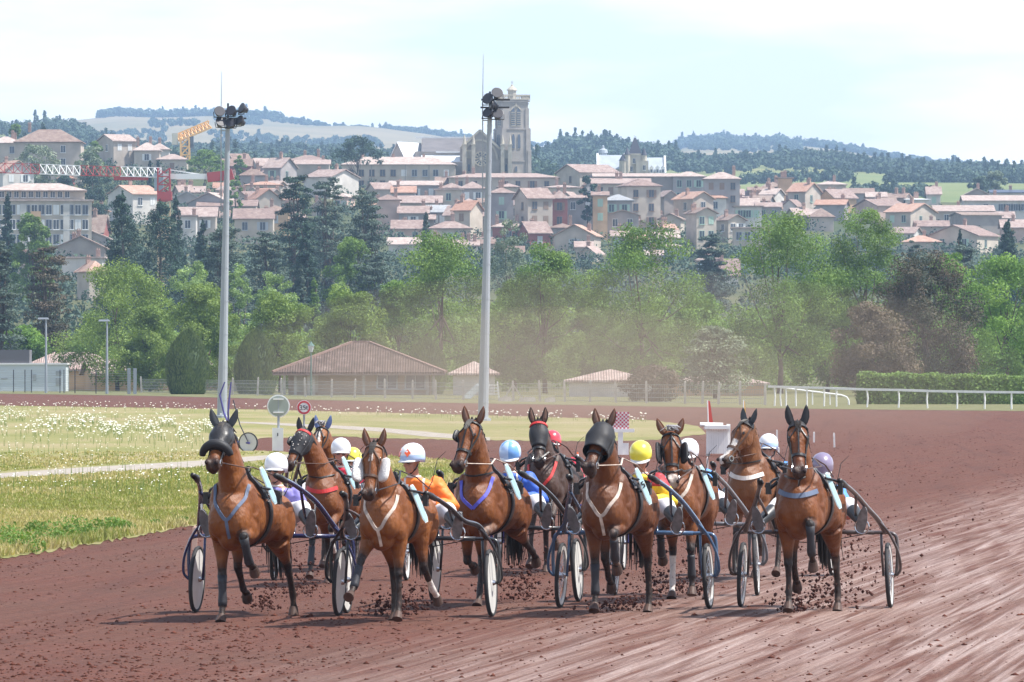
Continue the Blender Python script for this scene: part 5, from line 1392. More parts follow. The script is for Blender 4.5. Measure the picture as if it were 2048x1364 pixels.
# ---- clipped hedge
def hedge():
    g = G(1890, 811); rs = np.random.RandomState(77); x0, x1 = (1718 - CX) * g.y / F, (2120 - CX) * g.y / F; D = g.y + 12
    s = D / F; x0, x1 = (1718 - CX) * s, (2140 - CX) * s; h0 = CAMH + (HZ - 748) * s; h1 = CAMH + (HZ - 757) * s; d = 3.0
    root = empty('hedge', ((x0 + x1) / 2, D, 0)); tag(root, 'long clipped dark green hedge behind the white rail', 'hedge')
    L_ = x1 - x0; n = 26000
    u = rs.rand(n); f = rs.rand(n); hh = h0 + (h1 - h0) * u + .12 * np.sin(u * 40) * rs.rand(n)
    pos = np.where((f < .62)[:, None], np.stack([(u - .5) * L_, np.full(n, -d / 2) + rs.normal(0, .07, n), rs.rand(n) * hh], 1), np.stack([(u - .5) * L_, (rs.rand(n) - .5) * d, hh + rs.normal(0, .05, n)], 1))
    side = f > .95; pos[side, 0] = -L_ / 2 + rs.normal(0, .05, side.sum()); pos[side, 1] = (rs.rand(side.sum()) - .5) * d; pos[side, 2] = rs.rand(side.sum()) * h0
    nrm = np.where((f < .62)[:, None], [[0, -1, .3]], [[0, -.2, 1]]) + rs.normal(0, .5, (n, 3)); nrm /= np.linalg.norm(nrm, axis=1, keepdims=True)
    t = rs.normal(size=(n, 3)); t -= nrm * (t * nrm).sum(1, keepdims=True); t /= np.linalg.norm(t, axis=1, keepdims=True); b = np.cross(nrm, t); sz = .10 * rs.uniform(.6, 1.3, (n, 1))
    V = np.stack([pos - t * sz, pos - b * sz * .6, pos + t * sz, pos + b * sz * .6], 1).reshape(-1, 3)
    foliage('leaves', V, 'green', 1, rs, root)
    m = MB(); e = .12
    m.add([(-L_ / 2 + e, -d / 2 + e, 0), (L_ / 2 - e, -d / 2 + e, 0), (L_ / 2 - e, d / 2 - e, 0), (-L_ / 2 + e, d / 2 - e, 0), (-L_ / 2 + e, -d / 2 + e, h0 - e), (L_ / 2 - e, -d / 2 + e, h1 - e), (L_ / 2 - e, d / 2 - e, h1 - e), (-L_ / 2 + e, d / 2 - e, h0 - e)],
          [(3, 2, 1, 0), (4, 5, 6, 7), (0, 1, 5, 4), (1, 2, 6, 5), (2, 3, 7, 6), (3, 0, 4, 7)])
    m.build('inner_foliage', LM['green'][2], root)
hedge()

# ---- lamp posts
def lamp_post(px, ptop, D, label):
    s = D / F; root = empty('lamp_post', ((px - CX) * s, D, 0)); tag(root, label, 'lamp post', 'lamp posts behind the racetrack'); h = CAMH + (HZ - ptop) * s
    m = MB(); m.tube([(0, 0, 0), (0, 0, h)], [.13, .07], 8); m.build('pole', M_galv, root)
    m = MB(); m.box((-.25, 0, h + .05), (1.0, .35, .16), taper=.8); m.build('lamp_head', M_galv, root)
lamp_post(214, 642, 548, 'grey lamp post in front of the large pale plane tree')
lamp_post(92, 638, 565, 'thin lamp post in front of the dark ragged pine')
def lantern():
    D = 520; s = D / F; root = empty('street_lantern', ((622 - CX) * s, D, 0)); tag(root, 'green old style street lantern left of the pavilion roof', 'lantern'); h = CAMH + (HZ - 704) * s
    MB().tube([(0, 0, 0), (0, 0, h)], [.09, .05], 8).build('pole', mat('lantern_green', (.08, .16, .14), .5), root)
    m = MB(); m.mi(0).lathe((0, 0, h), [(.12, 0), (.26, .45), (.26, .5)], 6); m.mi(1).lathe((0, 0, h + .5), [(.32, 0), (.1, .25), (0, .4)], 6); m.build('lantern_head', [M_lens, mat('lantern_green', (.08, .16, .14))], root)
lantern()

# ---- playground slide behind the fence
def slide():
    D = 468; root = empty('playground_slide', P(960, 790, D).xy.to_3d()); root.location.y = D; tag(root, 'white playground slide with ladder behind the middle mast', 'slide'); o = Vector((root.location.x, D, 0))
    q = lambda x, y, dy=0: P(x, y, D) - o + Vector((0, dy, 0)); zg = lambda x: Vector(((x - CX) * D / F - o.x, 0, 0))
    m = MB(); m.beam(q(932, 797), q(958, 772), .5, .08, up=(0, 1, 0)); m.beam(q(930, 796), q(958, 769), .06, .25); m.build('chute', mat('slide_white', (.62, .68, .70), .4), root)
    for x in (975, 998): m = MB(); m.beam(zg(x), q(x - (3 if x > 980 else -2), 763), .12); m.build('ladder_side', M_wht, root)
    m = MB()
    for y in (770, 776, 782, 788): m.beam(q(976, y), q(996, y), .07)
    m.box(q(968, 772), (.8, .5, .1)); m.build('ladder_rungs', M_wht, root)
slide()

# ---- low flat stones / blocks on the verge
def blocks():
    for (px, w_, lb) in ((1010, 28, 'pale concrete slab on the verge right of the middle mast'), (1055, 34, 'long pale concrete slab on the verge in the middle'), (1100, 22, 'short pale concrete block left of the low pale house')):
        g = G(px, edge_y(px) - 5); m = MB(); m.box((0, 0, .14), (w_ * g.y / F, .5, .28), taper=.92); m.box((.1, 0, .31), (w_ * g.y / F * .6, .4, .06))
        o = m.build('concrete_block', M_conc); o.location = g; tag(o, lb, 'concrete block', 'concrete blocks on the verge')
blocks()

# ================================================================ infield furniture
def sign_back():
    g = G(557, 903); s = g.y / F; root = empty('sign_post', g); tag(root, 'round see-through mirror frame on a pole with a white board below', 'sign'); h = (903 - 812) * s; r = 21 * s
    m = MB(); m.tube([(0, 0, 0), (0, 0, h + r * .9)], .035, 8); m.build('pole', M_galv, root)
    m = MB(); n = 36
    for k in range(n): a, b = 2 * math.pi * k / n, 2 * math.pi * (k + 1) / n; m.beam((r * math.cos(a), 0, r * math.sin(a)), (r * math.cos(b), 0, r * math.sin(b)), .022, .05)
    o = m.build('ring', M_wht, root); o.location.z = h
    m = MB(); m.lathe((0, 0, 0), [(0, -.01), (r * .97, -.01), (r * .97, .01), (0, .01)], 32, 'y'); o = m.build('disc', mat('sign_back_grey', (.30, .34, .30), .5, .4), root); o.location = (0, -.02, h)
    for z in (r * .66, -r * .60): m = MB(); m.box((0, -.05, h + z), (r * 1.0, .03, .035)); m.build('bracket', M_wht, root)
    m = MB(); m.box((-.02, -.06, (903 - 857) * s / 2 + .02), (22 * s, .05, (903 - 857) * s)); m.build('board', mat('board_white', (.66, .68, .66), .6, var=.05), root)
    MB().box((-.02, -.09, (903 - 869) * s), (.03, .01, .09)).build('mark', M_dark, root)
sign_back()
def sign_limit():
    g = G(608, 893); g = Vector(((608 - CX) * 200 / F, 200, 0)); s = g.y / F; root = empty('weight_limit_sign', g); h = CAMH + (HZ - 815) * s; r = 14.5 * s; tag(root, 'round red ringed sign reading 3,5t on a short pole', 'sign')
    MB().tube([(0, .04, 0), (0, .04, h)], .03, 8).build('pole', M_galv, root)
    m = MB(); m.mi(0).lathe((0, 0, h), [(0, -.015), (r, -.015), (r, .015), (0, .015)], 32, 'y'); m.mi(1).lathe((0, -.018, h), [(r * .66, -.005), (r * .93, -.005), (r * .93, .002), (r * .66, .002), (r * .66, -.005)], 32, 'y', cap=False)
    m.build('disc', [M_wht, mat('sign_red', (.55, .05, .06), .5)], root)
    m = MB(); glyphs(m, '3,5t', r * .085, -.03, r * .085); o = m.build('lettering', M_dark, root); o.location = (0, 0, h)
sign_limit()
def parked_sulky():
    g = G(480, 902); s = g.y / F; root = empty('parked_sulky', g); tag(root, 'empty blue sulky parked with its shafts pointing up behind the first horse', 'sulky'); q = lambda x, y, dy=0: Vector(((x - 480) * s, dy, (902 - y) * s))
    blue = mat('sulky_purple', (.06, .05, .22), .35, .6)
    for dy, px in ((-.1, 497), (.9, 455)):
        m = MB(); c = q(px, 885 if px > 480 else 884, dy); r = 19.5 * s * 1.05
        m.mi(0).lathe((0, 0, 0), [(0, -.012), (r * .9, -.02), (r * .9, .02), (0, .012)], 28, 'y'); m.mi(1).lathe((0, 0, 0), [(r * .9, -.03), (r, -.02), (r, .02), (r * .9, .03), (r * .9, -.03)], 28, 'y', cap=False); o = m.build('wheel', [mat('wheel_disc', (.62, .61, .58), .4, .4, var=.06), mat('rubber', (.03, .03, .032), .8)], root); o.location = c; o.rotation_euler = (0, 0, R(-20))
    m = MB(); m.tube([q(472, 884, .4), q(499, 886, -.2)], .03, 8); m.build('axle', blue, root)
    for a, b, c_, dd in ((434, 446, 470, .5), (463, 455, 459, -.3)):
        m = MB(); m.tube([q(c_, 880, 0), q(b if a < 450 else 457, 825, dd), q(a + (4 if a < 450 else -3), 790, dd), q(a + (14 if a < 450 else 0), 764, dd)], [.03, .03, .028, .02], 8); m.build('shaft', blue, root)
    m = MB(); m.tube([q(466, 800, .1), q(480, 850, 0), q(497, 884, -.2)], .016, 6); m.build('brace', M_dark, root)
parked_sulky()
def checker():
    g = G(1241, 910); s = g.y / F; root = empty('checkered_panel', g); tag(root, 'small red and white checkered panel on a white post behind the yellow helmet', 'marker'); q = lambda y: (910 - y) * s
    MB().box((0, 0, q(862) / 2), (.14, .1, q(862))).build('post', M_wht, root); MB().box((.08, 0, q(861)), (.62, .12, .1)).build('crossbar', M_wht, root); MB().box((.15, .03, q(886) / 2), (.16, .1, q(886))).build('board', M_wht, root)
    m = MB(); w = 34 * s; hh = 34 * s; z0 = q(858)
    m.mi(0).box((0, 0, z0 + hh / 2), (w, .03, hh)); n = 9
    for i in range(n):
        for j in range(n):
            if (i + j) % 2 == 0: m.mi(1).box((-w / 2 + w * (i + .5) / n, -.017, z0 + hh * (j + .5) / n), (w / n * .96, .01, hh / n * .96))
    m.build('panel', [M_wht, mat('checker_red', (.45, .05, .10), .6)], root)
checker()
def stand():
    g = G(1434, 912); s = g.y / F; root = empty('white_stand', g); tag(root, 'white slatted box stand with a top rail beside the infield tip', 'stand'); q = lambda x, y, dy=0: Vector(((x - 1434) * s, dy, (912 - y) * s))
    MB().box((0, 0, q(0, 856).z + .02), (50 * s, .9, .1)).build('top_board', M_wht, root)
    m = MB()
    for k in range(9): m.box(((k - 4) * 4.8 * s, -.3, (q(0, 908).z + q(0, 858).z) / 2), (4.0 * s, .04, 48 * s))
    m.box((0, .1, q(0, 884).z), (42 * s, .5, 46 * s)); m.build('panel', M_wht, root)
    m = MB(); m.tube([q(1400, 849), q(1446, 850)], .06, 8); m.build('top_rail', M_wht, root)
    for x in (1416, 1457): MB().box(q(x, 880), (.1, .1, 64 * s)).build('post', M_wht, root)
stand()
def flagpole(px, yb, yt, col, label, w=4.0, lean=-6):
    g = G(px, yb); s = g.y / F; root = empty('marker_flag', g); tag(root, label, 'flag'); h = (yb - yt) * s
    MB().tube([(0, 0, 0), (lean * s * .5, 0, h)], .02, 6).build('pole', M_wht, root)
    m = MB(); m.add([(lean * s * .5, -.01, h), (lean * s * .5 + w * s, -.01, h * .97), (w * s * 1.6, -.01, h * .55), (w * s * .2, -.01, h * .45), (lean * s * .5, .01, h), (lean * s * .5 + w * s, .01, h * .97), (w * s * 1.6, .01, h * .55), (w * s * .2, .01, h * .45)], [(0, 1, 2, 3), (7, 6, 5, 4), (0, 4, 5, 1), (1, 5, 6, 2), (2, 6, 7, 3), (3, 7, 4, 0)]); m.build('cloth', mat('flag_' + col, {'red': (.65, .06, .05), 'yellow': (.75, .42, .08)}[col], .7), root)
flagpole(1418, 900, 800, 'red', 'thin red furled flag above the white slatted stand', 5)
flagpole(1488, 900, 800, 'yellow', 'small yellow orange furled flag behind the turned horse head', 3, -2)
def cone():
    g = G(1155, 936); s = g.y / F; root = empty('traffic_cone', g); tag(root, 'orange and white traffic cone on the track', 'cone'); h = 32 * s
    m = MB(); m.box((0, 0, .02), (17 * s * 1.0, 17 * s, .04)); m.build('base', mat('cone_orange', (.85, .16, .05), .6), root)
    for i, (a, b, c) in enumerate(((.04, .30, 'o'), (.30, .52, 'w'), (.52, .70, 'o'), (.70, .86, 'w'), (.86, 1.0, 'o'))):
        ra, rb = (6.5 * (1 - a) + 1.2) * s, (6.5 * (1 - b) + 1.2) * s
        m = MB(); m.lathe((0, 0, 0), [(ra, a * h + .0), (rb, b * h)] , 16); m.build('band', mat('cone_orange', (.85, .16, .05)) if c == 'o' else M_wht, root)
cone()
def stake(px, yb, yt, label, col=(.62, .52, .46), w=5):
    g = G(px, yb); s = g.y / F; h = (yb - yt) * s; m = MB(); m.box((0, 0, h * .5), (w * s, w * s * .8, h)); m.box((0, 0, h + .01), (w * s * .8, w * s * .6, .04), taper=.3)
    o = m.build('stake', mat('stake_%d' % int(col[0] * 100), col, .8, var=.1)); o.location = g; o.rotation_euler = (0, hrs.uniform(-.04, .04), 0); tag(o, label, 'stake', 'marker stakes on the track')
stake(389, 1100, 1055, 'pale wooden stake behind the left wheel of the first sulky', (.55, .38, .30), 10)
stake(1415, 945, 916, 'white stake between the white helmet and the turned horse head', (.75, .7, .68), 4)
stake(1554, 880, 861, 'short white stake left of the right hand horse head', (.8, .78, .76), 3.5)
stake(1628, 885, 865, 'short white stake right of the right hand horse head', (.8, .78, .76), 3.5)
stake(1669, 895, 867, 'lone white stake farthest right on the track', (.8, .78, .76), 3.5)
stake(1557, 908, 896, 'white stake stub above the pale blue helmet', (.8, .78, .76), 4)
# ================================================================ horses
def voxel(mb, size, smooth_it=5, fac=.5):
    """melt overlapping closed shapes into one continuous skin"""
    me = mb.mesh('tmp', []) if False else bpy.data.meshes.new('tmp')
    me.from_pydata(mb.v, [], mb.f)
    bm = bmesh.new(); bm.from_mesh(me); bmesh.ops.recalc_face_normals(bm, faces=bm.faces); bm.to_mesh(me); bm.free()
    o = bpy.data.objects.new('tmp', me); COL.objects.link(o)
    r = o.modifiers.new('r', 'REMESH'); r.mode = 'VOXEL'; r.voxel_size = size; r.use_smooth_shade = True
    sm = o.modifiers.new('s', 'SMOOTH'); sm.factor = fac; sm.iterations = smooth_it
    dg = bpy.context.evaluated_depsgraph_get(); dg.update()
    ev = o.evaluated_get(dg); out = bpy.data.meshes.new_from_object(ev, depsgraph=dg)
    bpy.data.objects.remove(o); bpy.data.meshes.remove(me)
    out.polygons.foreach_set('use_smooth', np.ones(len(out.polygons), dtype=bool))
    return out
def verts_np(me):
    a = np.empty(len(me.vertices) * 3, dtype=np.float32); me.vertices.foreach_get('co', a); return a.reshape(-1, 3)
def seg_dist(P_, a, b):
    a, b = np.array(a), np.array(b); d = b - a; t = np.clip(((P_ - a) @ d) / (d @ d), 0, 1); return np.linalg.norm(P_ - (a + t[:, None] * d), axis=1), t

def coat_mat(name, c, c2, pts=(.018, .014, .013), gloss=.50, mud=.35):
    m = bpy.data.materials.new(name); m.use_nodes = True; t = m.node_tree; N = t.nodes.new; K = t.links.new; b = t.nodes['Principled BSDF']
    b.inputs['Roughness'].default_value = gloss; b.inputs['Specular IOR Level'].default_value = .36
    b.inputs['Sheen Weight'].default_value = .0; b.inputs['Sheen Roughness'].default_value = .4
    co = N('ShaderNodeTexCoord'); n = N('ShaderNodeTexNoise'); n.inputs['Scale'].default_value = 3.2; n.inputs['Detail'].default_value = 4; K(co.outputs['Object'], n.inputs['Vector'])
    r = N('ShaderNodeValToRGB'); r.color_ramp.elements[0].position = .3; r.color_ramp.elements[0].color = (*c, 1); r.color_ramp.elements[1].position = .72; r.color_ramp.elements[1].color = (*c2, 1); K(n.outputs['Fac'], r.inputs['Fac'])
    at = N('ShaderNodeAttribute'); at.attribute_name = 'tone'; sp_ = N('ShaderNodeSeparateColor'); K(at.outputs['Color'], sp_.inputs['Color'])
    def mx_(f, A, B):
        x = N('ShaderNodeMix'); x.data_type = 'RGBA'; K(f, x.inputs['Factor']); K(A, x.inputs['A'])
        if isinstance(B, tuple): x.inputs['B'].default_value = (*B, 1)
        else: K(B, x.inputs['B'])
        return x.outputs['Result']
    q = mx_(sp_.outputs['Red'], r.outputs['Color'], pts); q = mx_(sp_.outputs['Green'], q, (.62, .58, .54)); q = mx_(sp_.outputs['Blue'], q, (.27, .18, .14))
    n5 = N('ShaderNodeTexNoise'); n5.inputs['Scale'].default_value = 38.0; n5.inputs['Detail'].default_value = 3; K(co.outputs['Object'], n5.inputs['Vector'])
    r5 = N('ShaderNodeValToRGB'); r5.color_ramp.elements[0].position = .60; r5.color_ramp.elements[0].color = (0, 0, 0, 1); r5.color_ramp.elements[1].position = .68; r5.color_ramp.elements[1].color = (.55, .55, .55, 1); K(n5.outputs['Fac'], r5.inputs['Fac'])
    q = mx_(r5.outputs['Color'], q, (.13, .055, .035))
    K(q, b.inputs['Base Color'])
    rr = N('ShaderNodeMapRange'); rr.inputs['To Min'].default_value = gloss - .12; rr.inputs['To Max'].default_value = gloss + .16; K(n.outputs['Fac'], rr.inputs['Value']); K(rr.outputs[0], b.inputs['Roughness'])
    mm = N('ShaderNodeMapping'); mm.inputs['Scale'].default_value = (70, 70, 22); K(co.outputs['Object'], mm.inputs['Vector'])
    n2 = N('ShaderNodeTexNoise'); n2.inputs['Scale'].default_value = 1.0; n2.inputs['Detail'].default_value = 3; K(mm.outputs['Vector'], n2.inputs['Vector'])
    n3 = N('ShaderNodeTexNoise'); n3.inputs['Scale'].default_value = 7.0; n3.inputs['Detail'].default_value = 2; K(co.outputs['Object'], n3.inputs['Vector'])
    ad = N('ShaderNodeMath'); ad.operation = 'MULTIPLY_ADD'; ad.inputs[1].default_value = 4.5; K(n3.outputs['Fac'], ad.inputs[0]); K(n2.outputs['Fac'], ad.inputs[2])
    bp = N('ShaderNodeBump'); bp.inputs['Strength'].default_value = .6; bp.inputs['Distance'].default_value = .011; K(ad.outputs[0], bp.inputs['Height']); K(bp.outputs['Normal'], b.inputs['Normal'])
    return m
COATS = {'bay': coat_mat('coat_bay', (.120, .034, .008), (.200, .066, .016)), 'bright': coat_mat('coat_bright_bay', (.150, .045, .010), (.245, .086, .022)),
         'brown': coat_mat('coat_brown', (.095, .029, .009), (.155, .052, .015)), 'dark': coat_mat('coat_dark_brown', (.045, .024, .017), (.075, .038, .026)), 'liver': coat_mat('coat_dun', (.14, .050, .018), (.21, .085, .030))}
M_hoof = mat('hoof', (.075, .045, .036), .6, .3, var=.3, nscale=9)
M_blk = mat('black_leather', (.018, .017, .018), .42, .5, bump=.15, bscale=60)
M_fab = mat('black_fabric', (.022, .022, .025), .62, .4, bump=.25, bscale=25, bdist=.01)
M_eye = mat('eye', (.01, .007, .005), .08, .8)
M_mane = mat('mane_hair', (.022, .016, .014), .55, .4)
M_steel = mat('steel', (.55, .56, .58), .25, .6, metal=.9)
M_nost = mat('nostril', (.02, .012, .012), .7, .2)
M_boot = mat('leg_boot', (.028, .028, .034), .55, .4)
STRAP = {'black': M_blk, 'blue': mat('strap_blue', (.10, .10, .52), .6, .4), 'steelblue': mat('strap_grey_blue', (.10, .13, .20), .6, .4), 'cream': mat('strap_muddy_white', (.50, .42, .36), .8, .3, var=.3, nscale=12),
         'red': mat('strap_red', (.50, .03, .03), .6, .4), 'white': mat('strap_white', (.70, .65, .60), .7, .3, var=.15, nscale=10), 'pink': mat('strap_pink', (.52, .24, .20), .7, .3), 'brown': mat('strap_brown', (.09, .05, .035), .5, .4)}

TORSO = [(-.335, 1.12, .06, .09), (-.30, 1.12, .13, .17), (-.22, 1.12, .185, .24), (-.08, 1.13, .220, .32), (.10, 1.15, .240, .355), (.35, 1.13, .275, .345), (.65, 1.10, .305, .315), (.95, 1.085, .305, .290), (1.18, 1.08, .292, .280), (1.38, 1.07, .255, .245), (1.50, 1.06, .185, .185), (1.57, 1.05, .08, .10)]
HEADS = [(-.03, .060, .075, .0), (.05, .082, .108, .0), (.16, .100, .138, .004), (.28, .104, .146, .010), (.40, .088, .128, .012), (.52, .071, .104, .008), (.66, .062, .084, .002), (.80, .063, .076, .0), (.90, .074, .080, .002), (.97, .066, .070, .006), (1.01, .036, .040, .012)]
HL = .62

SCL = 1.0
class Horse:
    def __init__(s, spec):
        s.sp = spec; s.pelvis = {}
        s.build_frames(); s.skin()
    # ---------- skeleton
    def leg(s, side, fore, ang, off=0.0):
        """side -1 viewer left, +1 viewer right; ang = angles from straight down, + is forward"""
        if fore:
            j = [Vector((side * .145, -.02, 1.10)), Vector((side * .140, .06, .93))]; L_ = [.415, .285, .125]; a = ang[:3]; sx = ang[3] if len(ang) > 3 else 0.0
        else:
            j = [Vector((side * .145, 1.20, 1.16))]; L_ = [.33, .43, .355, .125]; a = ang[:4]; sx = ang[4] if len(ang) > 4 else 0.0
            j[0].x = side * .15
        for i, (l, g) in enumerate(zip(L_, a)):
            p = j[-1]; d = Vector((0, -math.sin(R(g)), -math.cos(R(g))))
            if not fore and i == 0: d = d + Vector((side * .10, 0, 0))
            d = d + Vector((sx * (.0 if (not fore and i == 0) else 1), 0, 0)); d.normalize(); j.append(p + d * l)
        # hoof direction
        g = a[-1]; d = Vector((sx * .5, -math.sin(R(g * .9 + 8)), -math.cos(R(g * .9 + 8)))).normalized()
        return j, d
    def build_frames(s):
        sp = s.sp; s.legs = {}
        for k, side, fore in (('fl', -1, True), ('fr', 1, True), ('hl', -1, False), ('hr', 1, False)):
            s.legs[k] = s.leg(side, fore, sp[k])
        low = min((j[-1] + d * .095).z for j, d in s.legs.values()); s.dz = -low - .012
        # head frame
        hx, hy, hz, psi, pit = sp['head']; roll = sp.get('roll', 0); s.k = sp.get('scl', SCL); hx, hy, hz = hx / s.k, hy, hz / s.k
        s.poll = Vector((hx, hy, hz - s.dz)); ps, pp = R(psi), R(pit)
        f = Vector((-math.sin(ps) * math.cos(pp), -math.cos(ps) * math.cos(pp), -math.sin(pp))); r = Vector((math.cos(ps), -math.sin(ps), 0)); u = f.cross(r).normalized(); r = u.cross(f) * 1.0
        if r.x < 0: r = -r
        q = Matrix.Rotation(R(roll), 3, f); s.f, s.r, s.u = f, q @ r, q @ u
    def hp(s, t, a=0.0, b=0.0):
        """point in head space: t along the face, a to viewer right, b out of the forehead"""
        return s.poll + s.f * (t * HL) + s.r * a + s.u * b
    # ---------- body surface
    def skin(s):
        sp = s.sp; m = MB()
        def ring(c, ax, ay, rx, ry, n=20, pw=1.0):
            return [c + ax * (rx * math.cos(2 * math.pi * k / n)) + ay * (ry * math.sin(2 * math.pi * k / n)) for k in range(n)]
        X, Y, Z = Vector((1, 0, 0)), Vector((0, 1, 0)), Vector((0, 0, 1))
        rings = []
        for y, z, w, h in TORSO:
            rg = []
            for k in range(24):
                a = 2 * math.pi * k / 24; cx, cz = math.cos(a), math.sin(a)
                wx = w * (1 - .22 * max(0, cz) ** 2 * (1 if y < .5 else .4)); rg.append(Vector((wx * cx, y, z + h * cz)))
            rings.append(rg)
        m.loft(rings)
        m.ball((0, .22, 1.44), (.085, .30, .10)); m.ball((0, 1.12, 1.29), (.17, .28, .08))       # withers, croup
        for sd in (-1, 1):
            m.ball((sd * .100, -.20, 1.05), (.115, .14, .17)); m.ball((sd * .158, .0, 1.20), (.088, .15, .24)); m.ball((sd * .165, -.05, .99), (.082, .12, .15)); m.ball((sd * .20, 1.28, 1.02), (.125, .24, .25)); m.ball((sd * .21, .98, 1.00), (.10, .16, .18))
        m.ball((0, -.10, .90), (.135, .19, .15)); m.ball((0, -.27, 1.02), (.07, .07, .12))
        # neck
        base = Vector((0, .08, 1.23)); p3 = s.poll + s.f * .06 - s.u * .045; mid1 = base.lerp(p3, .36) + Vector((0, .02, .035)); mid2 = base.lerp(p3, .70) + Vector((0, .025, .035))
        pts = [base, mid1, mid2, p3]; rad = [(.165, .30), (.128, .225), (.098, .172), (.080, .128)]
        P2, R2 = [], []
        for i in range(13):
            t = i / 12 * 3; k = min(2, int(t)); q = t - k
            a = pts[max(0, k - 1)]; b = pts[k]; c = pts[k + 1]; d = pts[min(3, k + 2)]
            P2.append(.5 * ((2 * b) + (c - a) * q + (2 * a - 5 * b + 4 * c - d) * q * q + (3 * b - a - 3 * c + d) * q ** 3)); R2.append((rad[k][0] * (1 - q) + rad[k + 1][0] * q, rad[k][1] * (1 - q) + rad[k + 1][1] * q))
        rings = []
        for i, p in enumerate(P2):
            tg = (P2[min(12, i + 1)] - P2[max(0, i - 1)]).normalized(); blend = i / 12.0
            ax = (X * (1 - blend) + s.r * blend); ax = (ax - tg * ax.dot(tg)).normalized(); ay = tg.cross(ax).normalized(); rings.append(ring(p, ax, ay, R2[i][0], R2[i][1]))
        m.loft(rings); s.neck = P2; s.neckr = R2
        # head
        rings = []
        for t, w, h, o in HEADS: rings.append(ring(s.hp(t, 0, -.052 - o), s.r, s.u, w * (1.0), h * .78, 22))
        m.loft(rings)
        rot = Matrix((s.r, s.f, s.u)).transposed()
        for sd in (-1, 1):
            m.ball(s.hp(.29, sd * .070, .010), (.030, .055, .028), rot=rot); m.ball(s.hp(.31, sd * .050, -.13), (.040, .105, .070), rot=rot); m.ball(s.hp(.905, sd * .046, -.004), (.030, .048, .034), rot=rot)
        mo = sp.get('mouth', .0)
        m.ball(s.hp(.86, 0, -.108 - mo), (.048, .085, .032), rot=rot); m.ball(s.hp(.62, 0, -.10 - mo * .4), (.036, .16, .030), rot=rot); m.ball(s.hp(.55, 0, .0), (.026, .20, .014), rot=rot)
        # legs
        for k, (j, d) in s.legs.items():
            if k[0] == 'f':
                sh, el, kn, fe, pa = j
                m.tube([sh + Vector((0, .03, .12)), sh, el, el.lerp(kn, .25), el.lerp(kn, .6), el.lerp(kn, .88)], [.08, .118, .112, .094, .062, .048], 12)
                m.ball(kn, (.050, .052, .058)); m.tube([el.lerp(kn, .9), kn, kn.lerp(fe, .15), kn.lerp(fe, .6), fe], [.045, .050, .037, .031, .036], 12)
            else:
                hp_, st, kn, fe, pa = j
                m.tube([hp_ + Vector((0, .05, .08)), hp_, hp_.lerp(st, .6), st], [.12, .175, .155, .125], 12); m.ball(hp_.lerp(st, .5) + Vector((0, .08, -.06)), (.115, .20, .21))
                m.tube([st, st.lerp(kn, .25), st.lerp(kn, .6), st.lerp(kn, .88), kn], [.125, .105, .068, .046, .048], 12); m.ball(kn + Vector((0, .015, .02)), (.040, .062, .062))
                m.tube([kn, kn.lerp(fe, .2), kn.lerp(fe, .65), fe], [.048, .040, .034, .039], 12)
            m.ball(fe, (.041, .044, .043)); m.tube([fe, fe.lerp(pa, .6), pa, pa + d * .03], [.040, .032, .037, .042], 12)
        s.me = voxel(m, sp.get('vox', .0145), 6)
        V = verts_np(s.me); s.bvh = BVHTree.FromPolygons([Vector(v) for v in V], [tuple(p.vertices) for p in s.me.polygons])
        # colour points
        tone = np.zeros((len(V), 4), dtype=np.float32); tone[:, 3] = 1
        for k, (j, d) in s.legs.items():
            kn, fe, pa = j[-3], j[-2], j[-1]; kn_up = j[-4].lerp(kn, .62)
            dd, tt = seg_dist(V, kn_up, kn); near = dd < .085; tone[near, 0] = np.maximum(tone[near, 0], np.clip(tt[near], 0, 1) ** .8 * sp.get('points', 1.0))
            for a, b in ((kn, fe), (fe, pa), (pa, pa + d * .05)):
                dd, tt = seg_dist(V, a, b); near = dd < .075; tone[near, 0] = np.maximum(tone[near, 0], .94 * sp.get('points', 1.0))
            c = sp.get('sock', {}).get(k)
            if c:
                for a, b, lo in ((kn, fe, c), (fe, pa, 0), (pa, pa + d * .05, 0)):
                    dd, tt = seg_dist(V, a, b); near = (dd < .07) & (tt > lo); tone[near, 1] = .95; tone[near, 0] = 0
            mu = sp.get('mud', {}).get(k)
            if mu:
                for a, b in ((kn, fe), (fe, pa), (j[-4], kn)):
                    dd, tt = seg_dist(V, a, b); near = dd < .08; nz_ = np.array([noise.noise(Vector(v * 14)) for v in V[near]]) ; tone[near, 2] = np.clip(mu + nz_ * .8, 0, .9)
        # muzzle, face
        rel = V - np.array(s.poll); tf = rel @ np.array(s.f) / HL; ta = rel @ np.array(s.r); tb = rel @ np.array(s.u); head = (np.abs(ta) < .13) & (tf > -.05) & (tf < 1.1) & (np.abs(tb) < .25)
        mz = head & (tf > .70); tone[mz, 0] = np.maximum(tone[mz, 0], np.clip((tf[mz] - .72) / .16, 0, .86))
        if sp.get('blaze'):
            a0, a1, wd = sp['blaze']; bl = head & (tf > a0) & (tf < a1) & (np.abs(ta) < wd * (1 - .3 * np.sin(tf * 9))) & (tb > -.03); tone[bl, 1] = .95; tone[bl, 0] = 0
        if sp.get('snip'):
            bl = head & (tf > .80) & (tf < 1.05) & (np.abs(ta) < .05); tone[bl, 1] = .6; tone[bl, 0] = .2
        if sp.get('dustface'):
            bl = head & (tf > .82); tone[bl, 2] = .6
        at = s.me.color_attributes.new('tone', 'FLOAT_COLOR', 'POINT'); at.data.foreach_set('color', tone.ravel())
        s.me.materials.append(COATS[sp['coat']])
    # ---------- helpers for tack
    def cast(s, o, d):
        h = s.bvh.ray_cast(Vector(o), Vector(d).normalized())
        return (h[0], h[1]) if h[0] is not None else None
